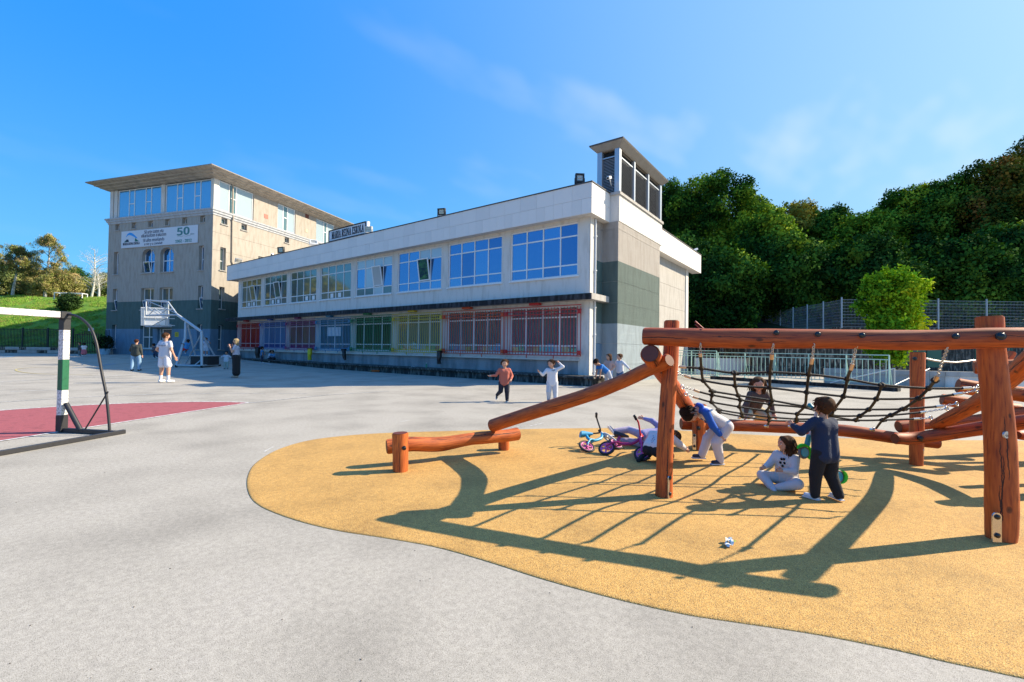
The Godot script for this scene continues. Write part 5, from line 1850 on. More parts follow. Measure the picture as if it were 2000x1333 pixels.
	for i in 11:
		var x := 21.0 + i * 1.9
		var gpn := MB.new()
		gpn.bb(x, x + 1.86, .75, 2.1, -24.04, -24.0)
		obj("mesh_panel", wire_panel(x + .02, x + 1.84, .8, 2.25, -24.0, 22, 9, .011), M.fence_dark, gf)
		var pt := MB.new()
		pt.bar(Vector3(x, 0, -24.0), Vector3(x, 2.35, -24.0), .045, 8)
		obj("post", pt, M.fence_green, gf)
	for x in [21.3, 22.1]:
		var pn := MB.new()
		pn.bb(x, x + .72, .7, 2.15, -23.92, -23.88)
		obj("solid_panel", pn, M.fence_green, gf)
	# grey mesh fence on the terrace
	var mf := thing("mesh_fence", "tall grey wire mesh fence with slim posts on the terrace below the trees", "fence")
	var zz := -32.0
	var x := 23.5
	while x < 66.0:
		obj("mesh_panel", wire_panel(x, x + 3.42, 3.28, 5.22, zz, 34, 9, .008), M.fence_grey, mf)
		var pt := MB.new()
		pt.box(Vector3(x, 4.28, zz), Vector3(.075, 2.2, .075))
		obj("post", pt, M.fence_grey, mf)
		x += 3.45
	for i in 9:
		var p := Vector3(23.5 + .30 * i, 3.2, -32.0 - 2.33 * i)
		var q := Vector3(23.5 + .30 * (i + 1), 3.2, -32.0 - 2.33 * (i + 1))
		var dv := (q - p).normalized()
		var o := obj("mesh_panel", wire_panel(0, (q - p).length(), .05, 2.0, 0, 26, 9, .008), M.fence_grey, mf)
		o.transform = Transform3D(Basis(dv, Vector3.UP, dv.cross(Vector3.UP)), p)
		if i > 0:
			var pt := MB.new()
			pt.box(p + Vector3(0, 1.05, 0), Vector3(.075, 2.15, .075))
			obj("post", pt, M.fence_grey, mf)
	# red stair rail end beside the end wall
	var rr := thing("stair_rail", "short sloping red handrail beyond the far corner of the beige end wall", "handrail")
	var rb := MB.new()
	rb.tube([Vector3(12.03, 3.355, -29.5), Vector3(12.64, 2.824, -29.5)], [.05, .05], 8)
	rb.tube([Vector3(12.03, 3.153, -29.5), Vector3(12.44, 2.787, -29.5)], [.04, .04], 8)
	rb.tube([Vector3(12.64, 2.824, -29.5), Vector3(Vector3(12.64, 2.824, -29.5).x, 0, -29.5)], [.05, .05], 8)
	obj("rail", rb, mat(lin(.42, .05, .05), .5), rr)

func hill(x: float, z: float) -> Vector3:
	var t := clampf((-z - 32.0) / 50.0, 0.0, 1.6)
	var y := 3.1 + 11.0 * smoothstep(0.0, 1.2, t) + .6 * fold.get_noise_2d(x * 3.0, z * 3.0)
	y *= smoothstep(12.0, 25.0, x)
	return Vector3(x, y - .05, z)

func wire_panel(x0: float, x1: float, y0: float, y1: float, z: float, nx: int, ny: int, r: float) -> MB:
	var b := MB.new()
	for i in nx + 1:
		var x := lerpf(x0, x1, float(i) / nx)
		b.box(Vector3(x, (y0 + y1) * .5, z), Vector3(r * .6, y1 - y0, r * .6))
	for j in ny + 1:
		var y := lerpf(y0, y1, float(j) / ny)
		b.box(Vector3((x0 + x1) * .5, y, z + r), Vector3(x1 - x0, r * (2.0 if j % 4 == 0 or j == ny else 1.3), r))
	return b

func rail_run(o: Node3D, A: Vector3, B: Vector3, n: int, kerb: bool) -> void:
	var d := (B - A).normalized()
	var L := (B - A).length()
	var base := .15 if kerb else .0
	var top := 1.34 if kerb else 1.42
	var BB := Basis(d, Vector3.UP, d.cross(Vector3.UP))
	var m: Material = M.mint
	for y in ([top, top - .17, base + .12] if kerb else [top, top - .13, top - .26, base + .30, base + .18, base + .06]):
		var r := MB.new()
		r.box(A + d * L * .5 + Vector3(0, y, 0), Vector3(L, .035, .035), BB)
		obj("rail", r, m, o)
	var bm := MB.new()
	bm.box(Vector3(0, (base + .12 + top - .17) * .5, 0), Vector3(.018, top - .17 - base - .12, .018), BB)
	var mesh_ := bm.mesh()
	for i in n:
		var p := obj("bar", mesh_, m, o)
		p.position = A + d * L * (i + .5) / n
	var k := 5 if kerb else 2
	for i in k + 1:
		var c := A + d * (L * i / k)
		var s := MB.new()
		s.box(c + Vector3(0, (top + base) * .5, 0), Vector3(.04, top - base, .04), BB)
		if kerb:
			var side_ := d.cross(Vector3.UP)
			s.bar(c + Vector3(0, top - .17, 0), c - side_ * .32 + Vector3(0, base + .02, 0), .013, 6)
			s.box(c + Vector3(0, base + .01, 0), Vector3(.16, .02, .12), BB)
		obj("post", s, m, o)

# ---------------------------------------------------------------- trees
func leaf_mesh(size: float, n: int, spread: float, seed_: int) -> ArrayMesh:
	# a sprig of folded leaves that fan out about +y
	var r := RandomNumberGenerator.new()
	r.seed = seed_
	var b := MB.new()
	for i in n:
		var d := Vector3(r.randfn(), r.randfn() * .8 + .25, r.randfn()).normalized()
		var c := d * spread * pow(r.randf(), .6)
		var y := (d + Vector3(r.randfn() * .6, r.randfn() * .5 - .25, r.randfn() * .6)).normalized()
		var x := y.cross(Vector3(r.randfn() * .8, r.randfn() * .6 + 1.2, r.randfn() * .8)).normalized()
		var z := x.cross(y)
		if z.y < 0.0:
			x = -x
			z = -z
		var s := size * r.randf_range(.7, 1.25)
		var tip := c + y * s - z * s * .12
		var mid := c + y * s * .45
		var k := b.v.size()
		b.quad(c, mid + x * s * .36 + z * s * .08, tip, mid)
		b.quad(c, mid, tip, mid - x * s * .36 + z * s * .08)
		for j in range(k, b.v.size()): b.n[j] = (z * .75 + Vector3.UP * .35 + d * .5).normalized()
	return b.mesh()

var sprigs := []

func crown_points(r: RandomNumberGenerator, blobs: Array, count: int) -> Array:
	var out := []
	var total := 0.0
	for q in blobs: total += q[1] * q[1]
	for q in blobs:
		var n := int(count * q[1] * q[1] / total)
		for i in n:
			var d := Vector3(r.randfn(), r.randfn() + .15, r.randfn()).normalized()
			var rad: float = q[1] * (1.0 - .42 * pow(r.randf(), 1.7))
			out.append([q[0] + Vector3(d.x, d.y * q[2], d.z) * rad, d])
	return out

func tree(called: String, label: String, at: Vector3, high: float, wide: float, crown_from: float, count: int, tones: Array, bark: Material, seed_: int, leaf := 1.0, group := "", trunk_r := .22, category := "tree", blobs_n := 22) -> Node3D:
	var o := thing(called, label, category, Transform3D(Basis.IDENTITY, at), group)
	var r := RandomNumberGenerator.new()
	r.seed = seed_
	var tk := MB.new()
	var lean := Vector3(r.randf_range(-.3, .3), 0, r.randf_range(-.3, .3))
	var tp := []
	var trd := []
	for i in 7:
		var f := i / 6.0
		tp.append(Vector3(lean.x * f + .1 * sin(f * 5.0 + seed_), high * .82 * f, lean.z * f))
		trd.append(trunk_r * (1.15 - f) * (1.25 if i == 0 else 1.0))
	tk.tube(tp, trd, 9)
	var blobs := []
	var mid := high * (1.0 + crown_from) * .5
	var half := high * (1.0 - crown_from) * .5
	var nb := blobs_n
	for i in nb:
		var f := (i + .5) / nb
		var y := -1.0 + 2.0 * f
		var ring := sqrt(maxf(0.0, 1.0 - y * y * .92)) * (1.0 if y > 0 else .96)
		var an := i * 2.4 + r.randf() * .7
		var rr := wide * .5 * ring * r.randf_range(.38, .74)
		var br := wide * .5 * r.randf_range(.30, .46) * (.62 + .38 * ring) * sqrt(22.0 / nb)
		var c := Vector3(cos(an) * rr, mid + y * half * .86, sin(an) * rr)
		blobs.append([c, br, r.randf_range(.62, .9)])
		if i % 2 == 0:
			var st := tp[mini(5, 2 + int(4.0 * f))] as Vector3
			tk.tube([st, st.lerp(c, .5) + Vector3(0, .3, 0), c], [trunk_r * .42, trunk_r * .26, trunk_r * .08], 6)
	obj("trunk", tk, bark, o)
	var pts := crown_points(r, blobs, count)
	var xf := [[], [], []]
	var cl := [[], [], []]
	for pd in pts:
		var k := r.randi() % 3
		var p: Vector3 = pd[0]
		var yy: Vector3 = (pd[1] + Vector3(r.randfn(), r.randfn() + .3, r.randfn()) * .28).normalized()
		var xx := yy.cross(Vector3(r.randfn(), r.randfn(), r.randfn())).normalized()
		var bas := Basis(xx, yy, xx.cross(yy)).scaled(Vector3.ONE * r.randf_range(.75, 1.3) * leaf)
		xf[k].append(Transform3D(bas, p))
		var q := clampf((fold.get_noise_3d(p.x * 9.0 + seed_ * 13.0, p.y * 9.0, p.z * 9.0) + .5) * .8 + r.randf_range(-.25, .25), 0.0, .999) * (tones.size() - 1)
		var a: Color = tones[int(q)]
		var c2: Color = tones[mini(int(q) + 1, tones.size() - 1)]
		var c3 := a.lerp(c2, q - int(q))
		var j := r.randf_range(.75, 1.2)
		cl[k].append(Color(c3.r * j, c3.g * j, c3.b * j))
	for k in 3: mm("crown", sprigs[k], M.leaf, xf[k], cl[k], o)
	return o

func birch(called: String, label: String, at: Vector3, high: float, wide: float, count: int, tones: Array, seed_: int, lean := 0.0, group := "") -> void:
	# an open crown of drooping twigs about a white stem
	var o := thing(called, label, "tree", Transform3D(Basis.IDENTITY, at), group)
	var r := RandomNumberGenerator.new()
	r.seed = seed_
	var tk := MB.new()
	var tp := []
	var trd := []
	for i in 9:
		var f := i / 8.0
		tp.append(Vector3(lean * f * high + .12 * sin(f * 6.0 + seed_), high * f, .1 * cos(f * 5.0)))
		trd.append(.16 * (1.05 - f) + .012)
	tk.tube(tp, trd, 8)
	obj("trunk", tk, M.birch, o)
	var br := MB.new()
	var pts := []
	for i in 34:
		var f := r.randf_range(.16, .97)
		var an := r.randf() * TAU
		var b0: Vector3 = tp[int(f * 8.0)].lerp(tp[mini(int(f * 8.0) + 1, 8)], f * 8.0 - int(f * 8.0))
		var reach := wide * .5 * r.randf_range(.45, 1.0) * (sin(PI * clampf(f * .82 + .12, 0, 1)))
		var d := Vector3(cos(an), 0, sin(an))
		var m1 := b0 + d * reach * .5 + Vector3(0, reach * .42, 0)
		var e1 := b0 + d * reach + Vector3(0, reach * (.45 if count < 400 else .12), 0)
		br.tube([b0, m1, e1], [.034, .02, .007], 5)
		for j in 6:
			var g := r.randf_range(.35, 1.0)
			var s := (m1 if g < .6 else e1).lerp(b0 if g < .6 else m1, r.randf() * .6)
			var dr := s + Vector3(r.randfn() * .35, -r.randf_range(.1, .9) if count >= 400 else r.randf_range(.0, .8), r.randfn() * .35)
			br.tube([s, dr], [.009, .004], 4)
			pts.append([s, dr])
	obj("branches", br, M.birch if count < 400 else M.bark, o)
	var xf := []
	var cl := []
	for i in count:
		var q = pts[r.randi() % pts.size()]
		var p: Vector3 = q[0].lerp(q[1], r.randf()) + Vector3(r.randfn(), r.randfn(), r.randfn()) * .14
		xf.append(Transform3D(Basis.from_euler(Vector3(r.randf() * TAU, r.randf() * TAU, 0)).scaled(Vector3.ONE * r.randf_range(.26, .46)), p))
		var c: Color = tones[r.randi() % tones.size()]
		var j := r.randf_range(.75, 1.25)
		cl.append(Color(c.r * j, c.g * j, c.b * j))
	if count > 0: mm("crown", sprigs[0], M.leaf, xf, cl, o)

func build_trees() -> void:
	for k in 3: sprigs.append(leaf_mesh(.30, 16, .55, 300 + k))
	var green := [Color(.016, .052, .014), Color(.036, .105, .018), Color(.11, .21, .024), Color(.25, .33, .035)]
	var lime := [Color(.016, .060, .012), Color(.06, .15, .016), Color(.25, .37, .03), Color(.46, .50, .045)]
	var gold := [Color(.09, .14, .018), Color(.28, .26, .035), Color(.42, .32, .06), Color(.22, .24, .03)]
	var rust := [Color(.014, .05, .012), Color(.05, .09, .016), Color(.16, .14, .02), Color(.34, .13, .04)]
	var grp := "trees on the hill beyond the mesh fence"
	var spots := [
		["broad_tree", "largest rounded green tree directly right of the louvred turret", 1398, 346, -50.0, 13.0, lime, 5200],
		["broad_tree", "dark green tree partly hidden behind the turret and the end wall roof", 1300, 352, -53.0, 10.5, green, 3200],
		["broad_tree", "yellow tinged tree right of the large rounded one, lower in the skyline", 1553, 398, -58.0, 10.0, gold, 3000],
		["broad_tree", "lower green tree with sunlit upper leaves in front of the large rounded one", 1492, 415, -45.0, 9.0, lime, 3400],
		["broad_tree", "pointed green tree in the dip of the skyline right of the yellow tinged one", 1618, 406, -55.0, 8.6, green, 2800],
		["broad_tree", "dark tree right of the skyline dip, behind the small bright tree", 1690, 416, -50.0, 9.6, lime, 3200],
		["broad_tree", "tall dark green tree above the small bright tree", 1768, 372, -50.0, 11.5, lime, 4400],
		["broad_tree", "dark green tree left of the reddish crowned one", 1855, 346, -47.0, 11.0, green, 4200],
		["broad_tree", "tree with reddish autumn leaves at its top near the right edge", 1948, 312, -45.0, 11.0, rust, 4400],
		["broad_tree", "tallest dark tree cut by the right edge of the view", 2030, 258, -50.0, 12.5, rust, 4200],
		["broad_tree", "dark tree at the far right beyond the edge", 2130, 300, -46.0, 12.0, green, 1500]]
	var k := 0
	for q in spots:
		var z: float = q[4]
		var x: float = (q[2] - 1000.0) / 877.4 * -z
		var base := hill(x, z).y - .2
		var top: float = 1.4 + (684.0 + (q[2] - 1000.0) * .0132 - q[3]) / 877.4 * -z
		tree(q[0], q[1], Vector3(x, base, z), top - base, q[5], .10, q[7], q[6], M.bark, 400 + k, .85, grp, .26, "tree", 46)
		k += 1
	# under-storey along the fence
	var us := [[1330, 470, -44.0, 9.0], [1420, 500, -41.0, 8.5], [1540, 470, -42.0, 9.0], [1620, 480, -43.0, 8.0], [1700, 470, -40.0, 8.0], [1790, 480, -41.0, 8.0], [1880, 470, -39.5, 8.5], [1965, 450, -40.0, 8.0], [2060, 450, -39.0, 8.0]]
	var ul := ["beside the beige end wall corner", "under the largest rounded tree", "under the yellow tinged tree", "below the skyline dip", "left behind the small bright tree", "right behind the small bright tree", "under the tall dark tree", "under the reddish crowned tree", "at the right edge of the view"]
	for i in us.size():
		var q = us[i]
		var z: float = q[2]
		var x: float = (q[0] - 1000.0) / 877.4 * -z
		var base := hill(x, z).y - .3
		var top: float = 1.4 + (684.0 + (q[0] - 1000.0) * .0132 - q[1]) / 877.4 * -z
		tree("young_tree", "shaded dark young tree of the wood edge, " + ul[i], Vector3(x, base, z), top - base, q[3], .12, 2200, green, M.bark, 500 + i, .95, "dark young trees along the wood edge", .14, "tree", 34)
	# small bright tree in the open
	var sp := [leaf_mesh(.17, 18, .34, 610), leaf_mesh(.17, 18, .34, 611), leaf_mesh(.17, 18, .34, 612)]
	var keep := sprigs
	sprigs = sp
	var bright := [Color(.06, .19, .014), Color(.16, .34, .018), Color(.36, .52, .022), Color(.60, .58, .03)]
	tree("small_tree", "small bright yellow green tree in sunlight behind the timber beam", Vector3(17.35, 0, -20.5), 5.3, 2.75, .16, 1050, bright, M.bark, 620, .80, "", .08, "tree", 20)
	sprigs = keep
	# left bank
	var bank := MB.new()
	var xs := []
	for i in 31: xs.append(-135.0 + i * 3.4)
	var zs := []
	for i in 26: zs.append(-41.0 - i * 1.6)
	for i in xs.size() - 1:
		for j in zs.size() - 1:
			bank.quad(bankp(xs[i], zs[j]), bankp(xs[i + 1], zs[j]), bankp(xs[i + 1], zs[j + 1]), bankp(xs[i], zs[j + 1]))
	struct("grass_bank", bank, M.grass)
	var bl := MB.new()
	var rr := RandomNumberGenerator.new()
	rr.seed = 77
	for i in 9:
		var d := Vector3(rr.randfn() * .10, .26 * rr.randf_range(.6, 1.3), rr.randfn() * .10)
		var c := Vector3(rr.randfn() * .12, 0, rr.randfn() * .12)
		var s := Vector3(rr.randfn(), 0, rr.randfn()).normalized() * .022
		bl.quad(c - s, c + s, c + d + s * .2, c + d - s * .2)
	var gx := []
	var gc := []
	for i in 26000:
		var x := rr.randf_range(-74.0, -33.0)
		var z := -41.5 - 17.5 * pow(rr.randf(), .8)
		if fold.get_noise_2d(x * 14.0, z * 14.0) < -.12: continue
		gx.append(Transform3D(Basis(Vector3.UP, rr.randf() * TAU).scaled(Vector3.ONE * rr.randf_range(.35, .8)), bankp(x, z)))
		var j := rr.randf_range(.7, 1.25)
		var dry := 1.0 if rr.randf() < .2 else 0.0
		gc.append(Color((.18 + .14 * dry) * j, (.36 - .08 * dry) * j, (.028 + .05 * dry) * j))
	mm("grass", bl.mesh(), M.blade, gx, gc)
	get_node("grass").set_meta("label", "bright green grass on the bank left of the tower")
	var olive := [Color(.12, .17, .06), Color(.23, .27, .09), Color(.33, .32, .13), Color(.36, .28, .15)]
	var yb := [Color(.30, .31, .10), Color(.40, .36, .14), Color(.46, .34, .18), Color(.25, .28, .08)]
	birch("birch_tree", "tall pale leaved birch with a white stem standing on the grass bank", Vector3(-61.9, 7.1, -59.5), 8.9, 6.0, 2600, yb, 701)
	birch("birch_tree", "smaller darker birch near the left edge of the view", Vector3(-65.6, 7.1, -59.0), 7.0, 6.2, 1900, olive, 702)
	birch("bare_tree", "bare white stemmed tree with fine twigs beside the tower", Vector3(-59.6, 7.2, -63.5), 7.6, 5.6, 0, yb, 703, .045)
	birch("bare_tree", "thin bare sapling with a pinkish top half hidden by the tower edge", Vector3(-55.9, 7.0, -60.5), 4.2, 3.4, 0, yb, 704, -.03)
	var bsh := [[-71.5, -63.0, 4.6, 7.5, olive, "olive bush at the left edge behind the darker birch"], [-70.4, -65.5, 4.8, 6.5, olive, "olive bush between the two birches"], [-67.6, -64.5, 4.6, 5.5, yb, "yellowing bush left behind the tall birch"], [-66.6, -66.5, 4.6, 6.0, yb, "pale yellow green bush right behind the tall birch"], [-72.0, -73.0, 6.2, 6.5, green, "dark rounded tree farther back between the tall birch and the bare tree"], [-87.8, -90.0, 9.0, 4.0, green, "distant dark conifer left of the bare tree"], [-66.0, -70.0, 4.2, 5.5, olive, "brown olive bush behind the bare tree"], [-60.4, -66.0, 4.2, 5.0, olive, "low brown bush close to the tower edge"], [-72.4, -80.0, 6.6, 5.0, green, "distant dark tree just left of the tower"]]
	for i in bsh.size():
		var q = bsh[i]
		tree("bush" if q[2] < 5.0 else "background_tree", q[5], Vector3(q[0], bankp(q[0], q[1]).y - .4, q[1]), q[2], q[3], .0, 1100, q[4], M.bark, 720 + i, .55, "bushes and trees on the bank", .1, "bush" if q[2] < 5.0 else "tree", 40)
	tree("shrub", "single round shrub growing on the slope above the white crossbar", Vector3(-52.4, bankp(-52.4, -53.0).y - .2, -53.0), 2.0, 2.8, .0, 300, [Color(.03, .06, .02), Color(.05, .10, .03), Color(.08, .13, .04)], M.bark, 760, .55, "", .05, "shrub")
	# trees farther left, mirrored in the upper windows
	for i in 7:
		var x := -66.0 - 5.0 * (i % 2)
		var z := -47.0 + 6.2 * i
		tree("autumn_tree", "tall autumn coloured tree left of the yard, %s in the row" % ["beside the bank", "second from the bank", "third from the bank", "in the middle", "third from the camera end", "second from the camera end", "at the camera end"][i], Vector3(x, 1.0, z), 15.5 - 1.5 * i, 9.0, .08, 700, rust if i % 2 else gold, M.bark, 780 + i, 1.5, "autumn trees left of the yard", .24)

func bankp(x: float, z: float) -> Vector3:
	var t := clampf((-z - 41.0) / 17.5, 0.0, 1.0)
	var y := .38 + 7.0 * (t * .75 + .25 * smoothstep(0.0, 1.0, t)) + .12 * fold.get_noise_2d(x * 4.0, z * 4.0)
	y += clampf((-z - 58.5) * .02, 0.0, .6) + clampf((-62.0 - x) * .012, -.35, .5) * t
	return Vector3(x, y, z)

func build_left_side() -> void:
	# low stone wall with dark fence and gate at the foot of the bank
	var lw := thing("low_stone_wall", "low whitish stone wall at the foot of the grass bank", "wall")
	var x := -74.0
	var r := RandomNumberGenerator.new()
	r.seed = 31
	var base := rise(-45, -40.4)
	while x < -36.0:
		for j in 2:
			var w := r.randf_range(.7, 1.2)
			var c := MB.new()
			c.cbox(Vector3(x + w * .5, base + .14 + .27 * j, -40.55 + r.randf_range(-.03, .03)), Vector3(w + .2, .265, .3), .03)
			if x < -39.3 or x > -37.2: obj("stone_block", c, M.concrete_lt if r.randf() < .6 else M.stone_wall, lw)
		x += .95
	var df := thing("dark_fence", "dark green bar fence on the low stone wall below the bank", "fence")
	var xb := -58.0
	var pk := MB.new()
	pk.box(Vector3(0, base + 1.35, -40.6), Vector3(.035, 1.7, .035))
	var pm := pk.mesh()
	while xb < -36.4:
		if xb < -39.6 or xb > -36.9:
			var o := obj("bar", pm, M.fence_dark, df)
			o.position.x = xb
		xb += .13
	for y in [.62, 2.12]:
		var rl := MB.new()
		rl.bb(-74.0, -39.5, base + y, base + y + .05, -40.63, -40.57)
		obj("rail", rl, M.fence_dark, df)
	for i in 9:
		var pt := MB.new()
		pt.bb(-58.0 + 2.28 * i, -57.9 + 2.28 * i, base, base + 2.3, -40.66, -40.56)
		obj("post", pt, M.fence_dark, df)
	var gt := thing("iron_gate", "dark reddish arched iron gate at the end of the low wall", "gate")
	for i in 15:
		var f := i / 14.0
		var b := MB.new()
		b.bb(-39.4 + 2.2 * f, -39.36 + 2.2 * f, base + .08, base + 1.75 + .35 * sin(PI * f), -40.52, -40.48)
		obj("bar", b, mat(lin(.05, .022, .028), .6), gt)
	for y in [.15, .95, 1.7]:
		var b := MB.new()
		b.bb(-39.4, -37.2, base + y, base + y + .05, -40.54, -40.46)
		obj("rail", b, mat(lin(.05, .022, .028), .6), gt)
	var sg := thing("fence_sign", "small white sign plate on a post beside the gate", "sign", Transform3D(Basis.IDENTITY, Vector3(-37.4, base, -39.9)))
	var pp := MB.new()
	pp.bar(Vector3(0, 0, 0), Vector3(0, 2.35, 0), .03, 8)
	obj("post", pp, M.fence_dark, sg)
	var pl := MB.new()
	pl.bb(-.24, .24, 2.05, 2.32, .03, .05)
	obj("plate", pl, mat(lin(.42, .48, .52), .5), sg)
	var pr := MB.new()
	for y in [2.24, 2.17]: pr.bb(-.16, .15, y - .012, y + .012, .05, .054)
	obj("print", pr, M.dark, sg)
	var po := thing("planter", "pale blue planter with a dark round bush at the tower corner", "planter", Transform3D(Basis.IDENTITY, Vector3(-35.8, rise(-35.8, -39.4), -39.4)))
	var pb := MB.new()
	pb.tube([Vector3(0, 0, 0), Vector3(0, .45, 0), Vector3(0, .5, 0)], [.36, .48, .5], 14)
	obj("pot", pb, M.pot, po)
	var xf := []
	var cl := []
	for i in 130:
		var d := Vector3(r.randfn(), r.randfn(), r.randfn()).normalized() * .55
		xf.append(Transform3D(Basis.from_euler(Vector3(r.randf() * 6.0, r.randf() * 6.0, 0)).scaled(Vector3.ONE * .4), Vector3(0, 1.0, 0) + d))
		cl.append(Color(.02, .04, .02))
	mm("foliage", sprigs[0], M.leaf, xf, cl, po)
	# little football goal on top of the bank
	var fg := thing("small_goal", "small white football goal frame on top of the grass bank", "goal", Transform3D(Basis(Vector3.UP, .2), Vector3(-56.5, bankp(-56.5, -57.0).y, -57.0)))
	var gb := MB.new()
	for q in [[Vector3(-1.5, 0, 0), Vector3(-1.5, .85, 0)], [Vector3(1.5, 0, 0), Vector3(1.5, .85, 0)], [Vector3(-1.5, .85, 0), Vector3(1.5, .85, 0)], [Vector3(-1.5, .85, -.9), Vector3(1.5, .85, -.9)], [Vector3(-1.5, .85, 0), Vector3(-1.5, .85, -.9)], [Vector3(1.5, .85, 0), Vector3(1.5, .85, -.9)], [Vector3(-1.5, .85, -.9), Vector3(-1.5, 0, -.9)], [Vector3(1.5, .85, -.9), Vector3(1.5, 0, -.9)]]:
		gb.bar(q[0], q[1], .06, 6)
	obj("frame", gb, M.frame, fg)
	# painted yard wall and houses behind the left of the camera, seen mirrored in the windows
	var mw := thing("painted_wall", "long wall painted turquoise and blue at the left of the yard", "wall")
	for i in 10:
		var b := MB.new()
		b.bb(-43.0, -42.7, 0, 1.5 + .25 * (i % 3), -13.0 + 2.4 * i, -10.6 + 2.4 * i)
		obj("wall_face", b, mat(lin([.03, .02, .10, .05][i % 4], [.28, .16, .30, .34][i % 4], [.34, .40, .42, .24][i % 4]), .8), mw)
	for i in 7:
		tree("hedge_tree", "dark hedge tree behind the painted wall left of the yard, %s" % ["nearest the bank", "second from the bank", "third from the bank", "middle one", "third from the near end", "second from the near end", "at the near end"][i], Vector3(-50.0 - 1.5 * (i % 2), 0, -17.0 + 5.6 * i), 8.6, 7.0, .0, 700, [Color(.022, .070, .016), Color(.045, .125, .020), Color(.11, .21, .025)], M.bark, 830 + i, 1.3, "hedge trees behind the painted wall", .16)
	for i in 2:
		var hs := thing("apartment_block", ["pale apartment block with a brown roof far left of the yard", "grey apartment block with a brown roof farther behind the camera"][i], "building", Transform3D(Basis(Vector3.UP, .25 - .5 * i), Vector3(-72.0, 0, 6.0 + 24.0 * i)))
		var b := MB.new()
		b.bb(-7, 7, 0, 11.5 + i, -8, 8)
		obj("wall", b, M.beige if i == 0 else M.concrete_lt, hs)
		var rf := MB.new()
		rf.ring([Vector2(.6, 11.5 + i), Vector2(.6, 11.7 + i), Vector2(-6.0, 14.6 + i)], -7, 7, -8, 8)
		obj("roof", rf, mat(lin(.20, .095, .05), .8), hs)
		for k in 12:
			var wn := MB.new()
			wn.bb(7.0, 7.06, 2.0 + 3.0 * (k / 4), 3.5 + 3.0 * (k / 4), -6.6 + 3.7 * (k % 4), -5.0 + 3.7 * (k % 4))
			obj("window", wn, M.glass_dim, hs)

